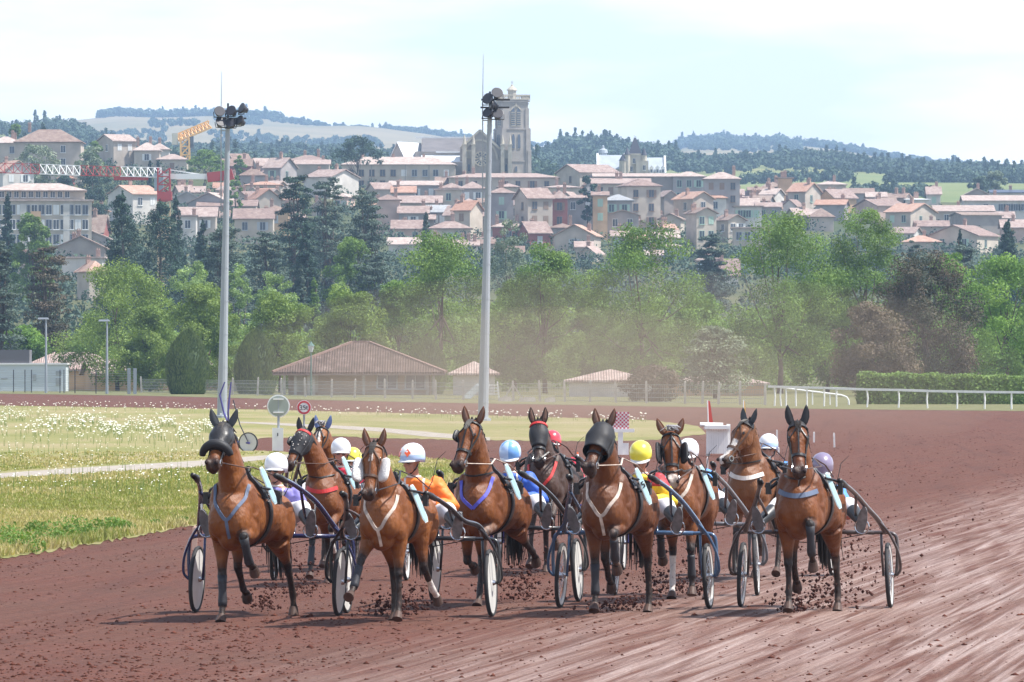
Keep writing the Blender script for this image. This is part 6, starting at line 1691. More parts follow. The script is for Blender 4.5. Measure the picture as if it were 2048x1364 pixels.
    def strap(s, hits, w, th=.010, closed=False, off=.004):
        """leather strap laid along surface hits [(point, normal)]"""
        m = MB(); rings = []; n = len(hits)
        for i, (p, nn) in enumerate(hits):
            a = hits[(i - 1) % n][0] if (closed or i > 0) else p; b = hits[(i + 1) % n][0] if (closed or i < n - 1) else p
            tg = (b - a)
            if tg.length < 1e-6: tg = Vector((1, 0, 0))
            tg.normalize(); nn = (nn - tg * nn.dot(tg))
            if nn.length < 1e-4: nn = Vector((0, -1, 0))
            nn.normalize(); sd = tg.cross(nn).normalized() * w / 2; c = p + nn * off
            rings.append([c - sd, c + sd, c + sd + nn * th, c - sd + nn * th])
        if closed: rings.append(rings[0])
        m.loft(rings, cap=not closed); return m
    def smooth_hits(s, H, it=2, closed=False):
        H = [h for h in H if h]
        for _ in range(it):
            N_ = []
            for i, (p, n) in enumerate(H):
                if not closed and (i == 0 or i == len(H) - 1): N_.append((p, n)); continue
                a, b = H[(i - 1) % len(H)], H[(i + 1) % len(H)]
                q = (a[0] + b[0]) * .25 + p * .5; lift = max(0, (p - q).dot(n)); N_.append((q + n * lift, ((a[1] + b[1]) * .25 + n * .5).normalized()))
            H = N_
        return H
    def front_strap(s, pts, w, name, m_, root, th=.010, dirn=(0, 1, 0)):
        """pts are (x, z) seen from the front"""
        H = []
        for (x0, z0), (x1, z1) in zip(pts[:-1], pts[1:]):
            n = max(2, int(math.hypot(x1 - x0, z1 - z0) / .025))
            for i in range(n): t = i / n; H.append(s.cast((x0 + (x1 - x0) * t, -3, z0 + (z1 - z0) * t - s.dz), dirn))
        H.append(s.cast((pts[-1][0], -3, pts[-1][1] - s.dz), dirn)); H = s.smooth_hits([h for h in H if h], 2)
        if len(H) > 2: return s.strap(H, w, th).build(name, m_, root, smooth=False)
    def head_hits(s, t, tilt=0.0, n=28, a0=0, a1=360, c=-.055):
        H = []
        for k in range(n + (0 if a1 - a0 >= 359 else 1)):
            a = R(a0 + (a1 - a0) * k / n); d = s.r * math.cos(a) + s.u * math.sin(a); o = s.hp(t + tilt * math.sin(a), 0, c)
            H.append(s.cast(o + d * .45, -d))
        return H
    def head_ring(s, t, w, name, m_, root, tilt=0.0, a0=0, a1=360, th=.010):
        cl = a1 - a0 >= 359; H = s.smooth_hits(s.head_hits(t, tilt, 30, a0, a1), 2, cl); return s.strap(H, w, th, closed=cl).build(name, m_, root)
    def head_line(s, pts, w, name, m_, root, th=.008):
        """pts are (t, angle) around the head"""
        H = []
        for (t0, g0), (t1, g1) in zip(pts[:-1], pts[1:]):
            n = 9
            for i in range(n + 1):
                q = i / n; a = R(g0 + (g1 - g0) * q); d = s.r * math.cos(a) + s.u * math.sin(a); H.append(s.cast(s.hp(t0 + (t1 - t0) * q, 0, -.055) + d * .45, -d))
        return s.strap(s.smooth_hits([h for h in H if h], 2), w, th).build(name, m_, root)
    def head_shell(s, t0, t1, off, name, m_, root, a0=0, a1=360, nt=12, n=30, flare=0.0):
        rows = []
        for i in range(nt + 1):
            t = t0 + (t1 - t0) * i / nt; row = []
            for k in range(n + 1):
                a = R(a0 + (a1 - a0) * k / n); d = s.r * math.cos(a) + s.u * math.sin(a); h = s.cast(s.hp(t, 0, -.055) + d * .45, -d)
                q = h[0] if h else s.hp(t, 0, -.055) + d * .1
                if (q - s.hp(t, 0, -.055)).length > .22: q = s.hp(t, 0, -.055) + d * .14
                row.append(q + d * (off + flare * (i / nt) ** 2))
            rows.append(row)
        # even out
        A = np.array([[tuple(p) for p in r_] for r_ in rows])
        for _ in range(2): A[1:-1, 1:-1] = A[1:-1, 1:-1] * .4 + .15 * (A[:-2, 1:-1] + A[2:, 1:-1] + A[1:-1, :-2] + A[1:-1, 2:])
        m = MB(); w = n + 1; vs = [tuple(p) for r_ in A for p in r_]; fs = [(i * w + k, i * w + k + 1, (i + 1) * w + k + 1, (i + 1) * w + k) for i in range(nt) for k in range(n)]
        m.add(vs, fs); o = m.build(name, m_, root, smooth=True, fix=False); so = o.modifiers.new('thickness', 'SOLIDIFY'); so.thickness = .006; so.offset = 1; return o
    def finish(s, loc, rz, label):
        sp = s.sp; root = empty('horse', (0, 0, 0)); s.root = root; tag(root, label, 'horse', 'trotting horses in the race')
        link('body', s.me, root)
        dzv = Vector((0, 0, 0))
        # hooves
        for k, (j, d) in s.legs.items():
            m = MB(); pa = j[-1]; X = Vector((1, 0, 0)); fw = X.cross(d).normalized()
            if fw.y > 0: fw = -fw
            rings = []
            for q, r0, r1, sh in ((.0, .040, .042, 0), (.03, .046, .050, .004), (.07, .052, .060, .012), (.092, .055, .064, .016)):
                c = pa + d * q + fw * sh; rings.append([c + X * r0 * math.cos(a) + fw * r1 * math.sin(a) for a in np.linspace(0, 2 * math.pi, 15)[:-1]])
            m.loft(rings); m.build('hoof', M_hoof, root, smooth=False)
            bt = sp.get('boots', {}).get(k)
            if bt:
                kn, fe = j[-3], j[-2]; m = MB(); m.tube([kn.lerp(fe, .02 if bt == 2 else .22), kn.lerp(fe, .3), kn.lerp(fe, .6), kn.lerp(fe, .95), fe.lerp(pa, .25)], [.050 if bt == 2 else .041, .043, .040, .047, .043], 14)
                m.build('leg_boot', M_boot, root, smooth=True)
        # eyes and nostrils
        rot = Matrix((s.r, s.f, s.u)).transposed()
        for sd in (-1, 1):
            m = MB(); m.ball(s.hp(.29, sd * .088, .006), (.014, .022, .018), rot=rot); m.build('eye', M_eye, root, smooth=True)
            m = MB(); m.ball(s.hp(.950, sd * .050, .016), (.017, .024, .020), rot=rot); m.build('nostril', M_nost, root, smooth=True)
            # ear
            eb = s.hp(.005, sd * .058, -.03); up = (Vector((0, 0, 1)) * .85 - s.f * .38 + s.r * sd * sp.get('earout', .32) + Vector((0, -.18, 0))).normalized(); fr = (s.u * .7 + Vector((0, -1, 0)) * .5); fr = (fr - up * fr.dot(up)).normalized(); sx = up.cross(fr).normalized()
            rings = []; EL = sp.get('ear', .165) * 1.18
            for q, w in ((0, .028), (.15, .038), (.4, .041), (.65, .032), (.85, .017), (.98, .004)):
                c = eb + up * (q * EL) + s.r * sd * .012 * math.sin(q * 3) ; rings.append([c + sx * w * math.cos(a) + fr * (w * .55 * math.sin(a) - (.35 * w if math.sin(a) > 0.3 else 0)) for a in np.linspace(0, 2 * math.pi, 13)[:-1]])
            m = MB(); m.loft(rings); hooded = sp.get('earcover'); e = m.build('ear', STRAPCOL(hooded) if hooded else COAT_PLAIN[sp['coat']], root, smooth=True)
            if not hooded:
                m = MB(); rings = [[eb + up * (q * EL) + fr * w * .32 + s.r * sd * .012 * math.sin(q * 3) + sx * w * .62 * math.cos(a) + fr * .006 * math.sin(a) for a in np.linspace(0, 2 * math.pi, 9)[:-1]] for q, w in ((.1, .02), (.3, .034), (.6, .026), (.85, .008))]
                m.loft(rings); m.build('inner_ear', mat('inner_ear', (.16, .09, .065), .8), e)
        # mane, forelock, tail
        rs = np.random.RandomState(sp.get('seed', 1)); m = MB()
        for i in range(90):
            q = rs.uniform(.12, 1.0) * 12; k = min(11, int(q)); p = s.neck[k].lerp(s.neck[k + 1], q - k); r_ = s.neckr[k][1]
            tg = (s.neck[k + 1] - s.neck[k]).normalized(); back = Vector((0, 1, .2)); back = (back - tg * back.dot(tg)).normalized(); st = p + back * (r_ * .93); sd = 1 if rs.rand() < .75 else -1
            L_ = rs.uniform(.08, .17); m.tube([st - back * .02, st + back * .018 + Vector((sd * .02, 0, .01)), st + Vector((sd * (.05 + rs.uniform(0, .03)), rs.uniform(-.02, .05), -L_ * .5)), st + Vector((sd * (.06 + rs.uniform(0, .04)), rs.uniform(0, .08), -L_))], [.008, .009, .007, .002], 4)
        m.build('mane', M_mane, root)
        if sp.get('forelock', True):
            m = MB(); tuft = sp.get('tuft')
            for i in range(26 if not tuft else 60):
                a = rs.uniform(-.035, .035); st = s.hp(-.02, a, .02)
                if tuft: m.tube([st, st + Vector((rs.normal(0, .02), 0, .05)) + s.u * .02, st + Vector((rs.normal(0, .04), rs.normal(0, .03), .03)) + s.u * rs.uniform(.03, .07) + s.f * rs.uniform(0, .06)], [.007, .008, .002], 4)
                else: m.tube([st, s.hp(.08, a * .9, .055), s.hp(rs.uniform(.14, .26), a * .7, .064)], [.006, .006, .002], 4)
            m.build('forelock', mat('grey_hair', (.30, .29, .30), .6) if tuft else M_mane, root)
        m = MB(); sw = sp.get('tail', .05)
        for i in range(150):
            ph = rs.uniform(0, 6.28); rr_ = rs.uniform(0, .03); st = Vector((rr_ * math.cos(ph), 1.52, 1.20 + rr_ * math.sin(ph))); L_ = rs.uniform(.45, .8); sx = rs.normal(sw, .045); b = rs.normal(.16, .05)
            m.tube([st, st + Vector((sx * .3, .09, .0)), st + Vector((sx, b, -L_ * .45)), st + Vector((sx * 1.3, b * 1.5 + rs.normal(0, .03), -L_))], [.014, .015, .011, .003], 4)
        m.build('tail', M_mane, root)
        s.tack(root)
        for c in list(root.children):
            if c.parent is root: c.location.z += s.dz
        # set the horse down where it runs
        root.location = loc; root.rotation_euler = (0, 0, rz); root.scale = (s.k,) * 3
        return root
    def tack(s, root):
        sp = s.sp; br = STRAP[sp.get('bridle', 'black')]
        s.head_ring(.055, .026, 'browband', br, root, tilt=0, a0=-20, a1=200)
        s.head_ring(sp.get('noset', .60), .028, 'noseband', br, root, tilt=.02)
        for a in (8, 172): s.head_line([(.06, a), (.30, a - (0)), (.80, a - (8 if a > 90 else -8))], .018, 'cheek_strap', br, root)
        if not sp.get('hood'): s.head_line([(.02, 90), (.30, 90), (.58, 90)], .016, 'face_strap', br, root)
        if sp.get('xstrap', True) and not sp.get('hood'):
            for a in (40, 140): s.head_line([(.10, 90), (.34, a), (.66, 180 if a > 90 else 0)], .012, 'cross_strap', br, root)
        # bit and rings
        for sd in (-1, 1):
            m = MB(); c = s.hp(.83, sd * .072, -.055); n = 14
            pts = [c + s.f * (.030 * math.cos(a)) + s.u * (.030 * math.sin(a)) for a in np.linspace(0, 2 * math.pi, n)]; m.tube(pts, .006, 5); m.build('bit_ring', M_steel, root)
        m = MB(); m.tube([s.hp(.83, -.07, -.06), s.hp(.84, 0, -.075), s.hp(.83, .07, -.06)], .007, 5); m.build('bit', M_steel, root)
        # hood or mask
        hd = sp.get('hood')
        if hd:
            t0, t1, off, mm = hd; s.head_shell(t0, t1, off, 'hood', M_fab if mm == 'fab' else M_blk, root, flare=sp.get('flare', 0))
            if sp.get('hoodband'): s.head_ring(.09, .035, 'hood_band', STRAP[sp['hoodband']], root, a0=10, a1=170, th=.022)
            if sp.get('specks'):
                rs = np.random.RandomState(3)
                for i in range(16):
                    a = R(rs.uniform(20, 160)); d = s.r * math.cos(a) + s.u * math.sin(a); h = s.cast(s.hp(rs.uniform(.1, .6), 0, -.055) + d * .45, -d)
                    if h: m = MB(); m.ball(h[0] + d * .024, (.007, .007, .007), 6, 4); m.build('foam_fleck', STRAP['white'], root)
        if sp.get('cap'): s.head_shell(-.02, .10, .012, 'ear_bonnet', M_fab, root, a0=-10, a1=190)
        # shadow roll
        if sp.get('roll_band'):
            c, rad, wd = sp['roll_band']; H = s.smooth_hits(s.head_hits(c, -.06, 20, -5, 185), 3); m = MB()
            n = len(H); pts = []
            for i, (p, nn) in enumerate(H): q = i / (n - 1); pts.append(p + nn * rad * .8 + s.r * (wd * (.5 - q) * 2) - s.u * 0)
            m.tube(pts, [rad * (.75 + .5 * math.sin(math.pi * i / (n - 1))) for i in range(n)], 10); m.build('shadow_roll', M_fab, root, smooth=True)
        # blinkers
        for sd, kind in sp.get('blink', []):
            cfg = {'cup': (.105, .13, .03, M_blk), 'pad': (.135, .27, .05, mat('sheepskin_white', (.72, .70, .68), .95, .1, bump=.8, bscale=90, bdist=.02)), 'plate': (.13, .24, .03, M_fab)}[kind]
            w, L_, th, mm = cfg; t = {'cup': .30, 'pad': .46, 'plate': .38}[kind]; m = MB()
            c = s.hp(t, sd * (.115 + .02 * (kind != 'cup')), -.012 if kind != 'pad' else -.03); n = 18; rings = []
            out = s.r * sd; uu = (s.u * .88 + out * .48).normalized() if kind != 'pad' else (s.u * .55 + out * .83).normalized(); nrm = uu.cross(s.f).normalized()
            for z, sc in ((-th / 2, .86), (-th * .3, 1.0), (th * .3, 1.0), (th / 2, .86)):
                rings.append([c + nrm * z + uu * (w / 2 * sc * (abs(math.cos(a)) ** .6) * (1 if math.cos(a) > 0 else -1)) + s.f * (L_ / 2 * sc * (abs(math.sin(a)) ** .6) * (1 if math.sin(a) > 0 else -1)) for a in np.linspace(0, 2 * math.pi, n + 1)[:-1]])
            m.loft(rings); m.build('blinker', mm, root, smooth=True)
        # breast collar
        col = STRAP[sp.get('collar', 'cream')]; st = sp.get('collar_style', 'Y')
        if st == 'Y':
            y_ = sp.get('ypt', 1.06); s.front_strap([(-.17, 1.36), (-.145, 1.22), (-.02, y_), (.0, y_ - .01)], .034, 'breast_strap', col, root); s.front_strap([(.17, 1.36), (.15, 1.22), (.03, y_), (.0, y_ - .01)], .034, 'breast_strap', col, root)
            s.front_strap([(0, y_), (.01, .95), (.02, .84)], .03, 'breast_strap', col, root)
        elif st == 'V':
            s.front_strap([(-.165, 1.34), (-.115, 1.16), (.0, 1.06)], .036, 'breast_strap', col, root); s.front_strap([(.165, 1.38), (.125, 1.2), (.0, 1.06)], .036, 'breast_strap', col, root)
        else:
            s.front_strap([(-.185, 1.27), (-.11, 1.235), (0, 1.22), (.11, 1.235), (.185, 1.27)], .05, 'breast_collar', col, root, th=.016)
        s.front_strap([(-.14, 1.42), (0, 1.40), (.15, 1.43)], .016, 'neck_strap', M_blk, root) if st != 'Y' else None
        # girth, saddle, breeching straps
        def ring(y, w, name, mm, a0=0, a1=360, zc=1.15, th=.014, tilt=0.0):
            H = []
            n = 36
            for k in range(n + (0 if a1 - a0 >= 359 else 1)):
                a = R(a0 + (a1 - a0) * k / n); d = Vector((math.cos(a), 0, math.sin(a))); H.append(s.cast(Vector((0, y + tilt * math.sin(a), zc)) + d * .8, -d))
            cl = a1 - a0 >= 359; return s.strap(s.smooth_hits([h for h in H if h], 2, cl), w, th, closed=cl).build(name, mm, root)
        ring(.40, .085, 'girth', M_blk); ring(.30, .16, 'saddle_pad', M_fab, 25, 155, th=.03, tilt=.05); ring(1.0, .03, 'back_strap', M_blk, 20, 160)
        m = MB(); m.box((0, .38, 1.545), (.14, .10, .05), taper=.8)
        for sd in (-1, 1):
            pts = [Vector((sd * .06, .36, 1.56)) + Vector((.028 * math.cos(a), 0, .028 * math.sin(a))) for a in np.linspace(0, 6.283, 12)]; m.tube(pts, .006, 5)
        m.build('harness_saddle', M_blk, root)
        m = MB(); rs = np.random.RandomState(sp.get('seed', 1) + 50); BK = []
        for sd in (-1, 1):
            for q in range(7):
                a = R(90 - sd * rs.uniform(12, 80)); d = Vector((math.cos(a), 0, math.sin(a))); h = s.cast(Vector((0, rs.uniform(.24, .46), 1.15)) + d * .8, -d)
                if h: BK.append(h[0] + h[1] * .032); m.box(BK[-1], (.022, .030, .020), rs.uniform(0, 1.5))
            if sd == -1: n1 = len(BK)
        m.tube(BK, .007, 5); m.build('buckles', M_steel, root)
        for sd in (-1, 1):
            m = MB(); m.tube([(sd * .27, .34, 1.34), (sd * .34, .34, 1.28), (sd * .40, .36, 1.30 - s.dz * 0)], .022, 6); m.box((sd * .37, .36, 1.27), (.05, .09, .12)); m.build('shaft_loop', M_blk, root)
            m = MB(); m.tube([(sd * .24, .15, 1.38), (sd * .31, .30, 1.36), (sd * .36, .45, 1.33)], .014, 6); m.build('quarter_strap', M_blk, root)
        # overcheck and reins
        m = MB(); m.tube([s.hp(.0, 0, -.01), s.neck[8] + Vector((0, .19, .07)), Vector((0, .34, 1.58))], [.008] * 3, 6); m.build('overcheck', M_blk, root)
        for sd in (-1, 1):
            m = MB(); b = s.hp(.83, sd * .075, -.055); pts = [b, b.lerp(Vector((sd * .12, .36, 1.58)), .5) + Vector((sd * .10, 0, -.03)), Vector((sd * .10, .36, 1.58)), Vector((sd * .12, 1.1, 1.50)), Vector((sd * .10, 1.95, 1.36))]
            m.tube(pts, [.010] * 5, 6, flat=.6); m.build('rein', STRAP[sp.get('rein', 'brown')], root)
def STRAPCOL(c):
    return {'black': M_fab, 'blue': mat('ear_blue', (.16, .22, .42), .7, .3, bump=.2, bscale=40), 'grey': mat('ear_grey', (.045, .05, .055), .55, .4, bump=.2, bscale=40)}[c]
COAT_PLAIN = {k: mat('ear_' + k, c, .5, .4, var=.15, nscale=8) for k, c in {'bay': (.14, .048, .018), 'bright': (.17, .06, .022), 'brown': (.11, .04, .018), 'dark': (.05, .028, .02), 'liver': (.17, .08, .04)}.items()}
# ================================================================ sulkies
M_tyre = mat('rubber', (.03, .03, .032), .8, .3)
M_disc = mat('wheel_disc', (.62, .61, .58), .4, .4, var=.06)
M_rim = mat('wheel_rim', (.58, .57, .55), .35, .5, var=.1, nscale=6)
M_plate = mat('plate_blue', (.40, .60, .66), .5, .4)
FRAME = {'black': mat('frame_black', (.02, .02, .024), .28, .6, coat=.4), 'navy': mat('frame_navy', (.022, .024, .085), .25, .6, coat=.4), 'blue': mat('frame_steel_blue', (.055, .11, .21), .25, .6, coat=.4),
         'brown': mat('frame_dark_brown', (.06, .042, .04), .3, .6, coat=.4), 'purple': mat('sulky_purple', (.06, .05, .22), .35, .6, coat=.3), 'grey': mat('frame_grey', (.10, .10, .115), .3, .6, coat=.3)}
def wheel_parts(root, x, kind, camber):
    r = .345; w = empty('wheel', (x, 0, r)); w.parent = root; w.rotation_euler = (0, camber, 0)
    m = MB(); m.lathe((0, 0, 0), [(r - .035, -.014), (r - .012, -.022), (r, 0), (r - .012, .022), (r - .035, .014), (r - .035, -.014)], 40, 'x', cap=False); m.build('tyre', M_tyre, w, smooth=True)
    if kind == 'disc':
        m = MB(); m.lathe((0, 0, 0), [(0, -.022), (.05, -.022), (r - .034, -.012), (r - .034, .012), (.05, .022), (0, .022)], 40, 'x'); m.build('disc', M_disc, w, smooth=False)
    else:
        m = MB(); m.lathe((0, 0, 0), [(r - .075, -.012), (r - .035, -.018), (r - .034, .018), (r - .075, .012), (r - .075, -.012)], 40, 'x', cap=False); m.build('rim', M_rim, w)
        m = MB()
        for k in range(20):
            a = 2 * math.pi * k / 20; b = a + (.35 if k % 2 else -.35); s_ = .03 * (1 if k % 4 < 2 else -1)
            m.beam((s_, .03 * math.cos(b), .03 * math.sin(b)), (0, (r - .06) * math.cos(a), (r - .06) * math.sin(a)), .005)
        m.build('spokes', M_steel, w)
    m = MB(); m.lathe((0, 0, 0), [(0, -.05), (.022, -.05), (.03, -.02), (.03, .02), (.022, .05), (0, .05)], 14, 'x'); m.build('hub', M_steel, w)
def spline(pts, n=6):
    pts = [Vector(p) for p in pts]; out = []
    for i in range(len(pts) - 1):
        a, b, c, d = pts[max(0, i - 1)], pts[i], pts[i + 1], pts[min(len(pts) - 1, i + 2)]
        for k in range(n):
            q = k / n; out.append(.5 * ((2 * b) + (c - a) * q + (2 * a - 5 * b + 4 * c - d) * q * q + (3 * b - a - 3 * c + d) * q ** 3))
    return out + [pts[-1]]
def sulky(loc, rz, col, wheels, label, plate_text=None, tip=(.40, 1.42), plate=True, bow=True):
    root = empty('sulky', loc, rz); tag(root, label, 'sulky', 'sulkies pulled by the trotters'); fm = FRAME[col]; tx, tz = tip
    for sd in (-1, 1): wheel_parts(root, sd * .775, wheels, -sd * R(2.5))
    m = MB(); m.tube([(-.62, 0, .79), (-.3, 0, .795), (.3, 0, .795), (.62, 0, .79)], .024, 10); m.build('axle_bar', fm, root, smooth=True)
    for sd in (-1, 1):
        m = MB(); m.tube(spline([(sd * .60, 0, .79), (sd * .76, 0, .79), (sd * .835, 0, .765), (sd * .858, 0, .69), (sd * .862, 0, .5), (sd * .85, 0, .345)], 5), .019, 8); m.build('outer_fork', fm, root, smooth=True)
        m = MB(); m.tube([(sd * .69, 0, .785), (sd * .70, 0, .55), (sd * .715, 0, .345)], .014, 8); m.tube([(sd * .70, 0, .345), (sd * .86, 0, .345)], .013, 8); m.build('inner_fork', fm, root, smooth=True)
        pts = spline([(sd * tx, -1.95, tz), (sd * (tx + .035), -1.55, tz - .05), (sd * (tx + .10), -1.1, tz - .15), (sd * (tx + .18), -.68, tz - .29), (sd * (tx + .27), -.30, .93), (sd * .735, -.05, .80)], 5)
        m = MB(); m.tube(pts, [.023 + .006 * i / len(pts) for i in range(len(pts))], 10); m.build('shaft', fm, root, smooth=True)
        m = MB(); m.tube(spline([(sd * .655, -.32, .945), (sd * .78, -.20, .80), (sd * .875, -.14, .60), (sd * .90, -.08, .42), (sd * .86, 0, .345)], 6), .015, 8); m.build('wheel_guard', fm, root, smooth=True)
        m = MB(); m.tube(spline([(sd * (tx + .10), -1.12, tz - .17), (sd * .47, -.62, 1.02), (sd * .44, -.02, .80)], 6), .016, 8); m.build('brace', fm, root, smooth=True)
        m = MB(); m.tube([(sd * tx, -1.99, tz + .01), (sd * (tx + .01), -1.75, tz - .02), (sd * (tx + .03), -1.60, tz - .05)], [.027, .035, .030], 8); m.build('shaft_sleeve', M_blk, root, smooth=True)
        m = MB(); c = Vector((sd * .54, -.70, .87)); m.tube([c + Vector((.075 * math.cos(a), 0, .075 * math.sin(a))) for a in np.linspace(0, 6.283, 13)], .008, 6); m.beam(c + Vector((sd * .04, 0, .065)), (sd * (tx + .17), -.7, tz - .28), .018); m.build('stirrup', M_steel, root)
        m = MB(); m.tube([(sd * .24, 0, .80), (sd * .20, .22, .86), (sd * .14, .42, .885)], .016, 8); m.build('seat_arm', fm, root, smooth=True)
    m = MB(); m.box((0, .32, .905), (.36, .34, .05)); m.box((0, .32, .94), (.30, .28, .03), taper=.9); m.build('seat', M_blk, root)
    m = MB(); m.tube(spline([(-.5, .01, .77), (-.2, .02, .69), (.1, .02, .70), (.5, .01, .77)], 6), .005, 5); m.build('cable', M_blk, root)
    if plate:
        o = MB(); pl = [(-.018, -.20), (.018, -.20), (.032, -.15), (.032, .14), (.018, .20), (-.018, .20), (-.032, .14), (-.032, -.15)]
        o.mi(0).prism(pl, -.006, .006); o.mi(1).prism([(x * .78, z * .93) for x, z in pl], -.009, -.006)
        p = o.build('number_plate', [mat('plate_edge', (.62, .74, .76), .5), M_plate], root)
        if plate_text: m = MB(); glyphs(m, plate_text, .009, -.012, .009, 0, .02); m.build('lettering', M_blk, p)
        p.location = (tx - .06, -2.06, tz - .09); p.rotation_euler = (R(-8), R(-22), R(48))
    return root

# ================================================================ drivers
def skin_mat(n, c): return mat('skin_' + n, c, .5, .4, var=.08, nscale=20)
M_skin = skin_mat('tan', (.42, .21, .15)); M_skin2 = skin_mat('ruddy', (.46, .20, .15))
M_brch = mat('breeches_white', (.66, .63, .63), .8, .2, var=.08, nscale=6, bump=.3, bscale=9, bdist=.02)
M_bootm = mat('riding_boot', (.03, .032, .035), .4, .5); M_sole = mat('boot_sole', (.20, .20, .21), .8, .2, var=.3, nscale=14)
def cloth(n, c, **k): return mat('silk_' + n, c, .55, .3, bump=.5, bscale=7, bdist=.03, **k)
def driver(loc, rz, label, jacket, helmet, dh=0.0, low=.09, lean=0.0, yaw=0.0, face='plain', vox=.009, trim=None, arms=1.0, cap=None, pitch=0.0, shoulder=None):
    """sits at the seat of a sulky whose axle is at loc; lean moves the head to viewer right"""
    dh -= low
    root = empty('person', loc, rz); tag(root, label, 'person', 'drivers on the sulkies')
    V3 = Vector; hip = V3((0, .30, 1.00)); chest = V3((lean * .55, .22, 1.30 + dh)); neck = V3((lean * .9, .14, 1.47 + dh)); head = V3((lean * 1.1, .09, 1.60 + dh))
    J, K_, B = MB(), MB(), MB(); hands = []
    X = V3((1, 0, 0))
    # bare body: head, neck, torso core, arms with hands, legs
    def oval(m, pts, n=18):
        rings = [[c + X * (rx * math.cos(a)) + V3((0, 1, 0)) * (ry * math.sin(a)) for a in np.linspace(0, 2 * math.pi, n + 1)[:-1]] for c, rx, ry in pts]; m.loft(rings)
    tor = [(hip + V3((0, 0, -.06)), .15, .12), (hip, .175, .125), (hip.lerp(chest, .4), .155, .105), (hip.lerp(chest, .8), .185, .115), (chest + V3((0, 0, .06)), .195, .115), (neck + V3((0, .02, -.05)), .13, .085), (neck, .062, .062)]
    oval(B, tor)
    B.tube([neck + V3((0, .01, -.05)), neck.lerp(head, .5), head], [.062, .056, .058], 12)
    Rz = Matrix.Rotation(R(yaw), 3, 'Z') @ Matrix.Rotation(R(pitch), 3, 'X'); hd = lambda x, y, z: head + Rz @ V3((x, y, z))
    B.ball(hd(0, .01, .045), (.078, .098, .090), 16, 12); B.ball(hd(0, -.030, -.045), (.056, .062, .062)); B.ball(hd(0, -.072, -.088), (.026, .022, .020)); B.ball(hd(0, -.092, -.010), (.014, .020, .026)); B.tube([hd(0, -.078, .035), hd(0, -.100, -.008), hd(0, -.098, -.018)], [.010, .014, .011], 8)
    for sx in (-1, 1):
        B.ball(hd(sx * .038, -.066, -.022), (.022, .018, .020)); B.ball(hd(sx * .080, .01, .0), (.010, .020, .030)); B.tube([hd(sx * .045, -.070, .052), hd(sx * .010, -.084, .050)], .011, 6)
    B.tube([hd(-.026, -.079, -.052), hd(0, -.090, -.049), hd(.026, -.079, -.052)], [.006, .009, .006], 6); B.tube([hd(-.02, -.078, -.063), hd(0, -.087, -.064), hd(.02, -.078, -.063)], [.006, .009, .006], 6)
    for sx in (-1, 1):
        sh = chest + V3((sx * .205, .0, .07)); el = chest + V3((sx * .30 * arms, -.06, -.15)); ha = V3((sx * .10 + lean * .3, -.24, 1.20 + dh * .6)); wr = ha + (el - ha).normalized() * .06
        B.tube([sh, sh.lerp(el, .5), el, el.lerp(wr, .3), el.lerp(wr, .75), wr], [.055, .048, .042, .042, .031, .026], 10)
        J.tube([sh + V3((-sx * .05, 0, .01)), sh, sh.lerp(el, .5), el, el.lerp(wr, .35), el.lerp(wr, .68)], [.085, .088, .080, .072, .070, .052], 12)
        # hand closed round the rein
        fw = (ha - el).normalized(); dn = V3((0, 0, -1)); pc = ha + fw * .03
        B.ball(pc, (.034, .040, .026), 10, 8); B.tube([wr, pc], [.026, .030], 8)
        for i in range(4):
            k = pc + fw * .034 + X * ((i - 1.5) * .017); l = (.026, .030, .028, .022)[i]
            B.tube([pc + X * ((i - 1.5) * .015) + fw * .015, k + V3((0, 0, .006)), k + fw * l * .5 + dn * l * .9, k + dn * (l * 1.7) - fw * .008, k + dn * (l * 1.5) - fw * .028], [.009, .0095, .009, .008, .007], 7)
        B.tube([pc - X * (sx * .026), pc - X * (sx * .040) + fw * .022 + dn * .004, pc - X * (sx * .026) + fw * .044 + dn * .012], [.011, .010, .008], 7)
        # legs
        hj = hip + V3((sx * .09, -.02, -.02)); kn = V3((sx * .37, -.24, 1.08)); an = V3((sx * .53, -.60, .91))
        B.tube([hj, hj.lerp(kn, .5), kn, kn.lerp(an, .3), kn.lerp(an, .7), an], [.085, .076, .056, .054, .042, .036], 12)
        K_.tube([hip + V3((sx * .06, .03, -.02)), hj, hj.lerp(kn, .5), kn.lerp(hj, .1), kn, kn.lerp(an, .35)], [.13, .125, .112, .094, .092, .075], 14)
        m = MB(); m.tube([kn.lerp(an, .30), kn.lerp(an, .55), kn.lerp(an, .85), an + V3((0, 0, -.01))], [.078, .070, .056, .054], 12)
        up = V3((sx * .18, -.42, .88)).normalized(); heel = an + V3((0, -.03, -.05)); toe = heel + up * .25
        m.tube([heel - up * .02, heel + up * .06, heel + up * .15, toe], [.040, .046, .044, .026], 12)
        bm_ = voxel(m, .012, 4); bm_.materials.append(M_bootm); bo = link('boot', bm_, root)
        m = MB(); so = (V3((0, -1, 0)) - up * V3((0, -1, 0)).dot(up)).normalized(); sdv = up.cross(so); rings = []
        for q in (.040, .052):
            rings.append([heel + up * (.11 + .16 * math.cos(a)) + sdv * ((.052 - .006 * math.cos(a)) * math.sin(a)) + so * q for a in np.linspace(0, 2 * math.pi, 21)[:-1]])
        m.loft(rings); m.build('sole', M_sole, bo, smooth=False)
    oval(J, [(hip + V3((0, 0, .0)), .185, .140), (hip + V3((0, 0, .08)), .182, .135), (hip.lerp(chest, .5), .180, .128), (hip.lerp(chest, .85), .205, .135), (chest + V3((0, 0, .05)), .25, .155), (neck + V3((0, .02, -.055)), .160, .11), (neck + V3((0, .01, -.02)), .075, .075)])
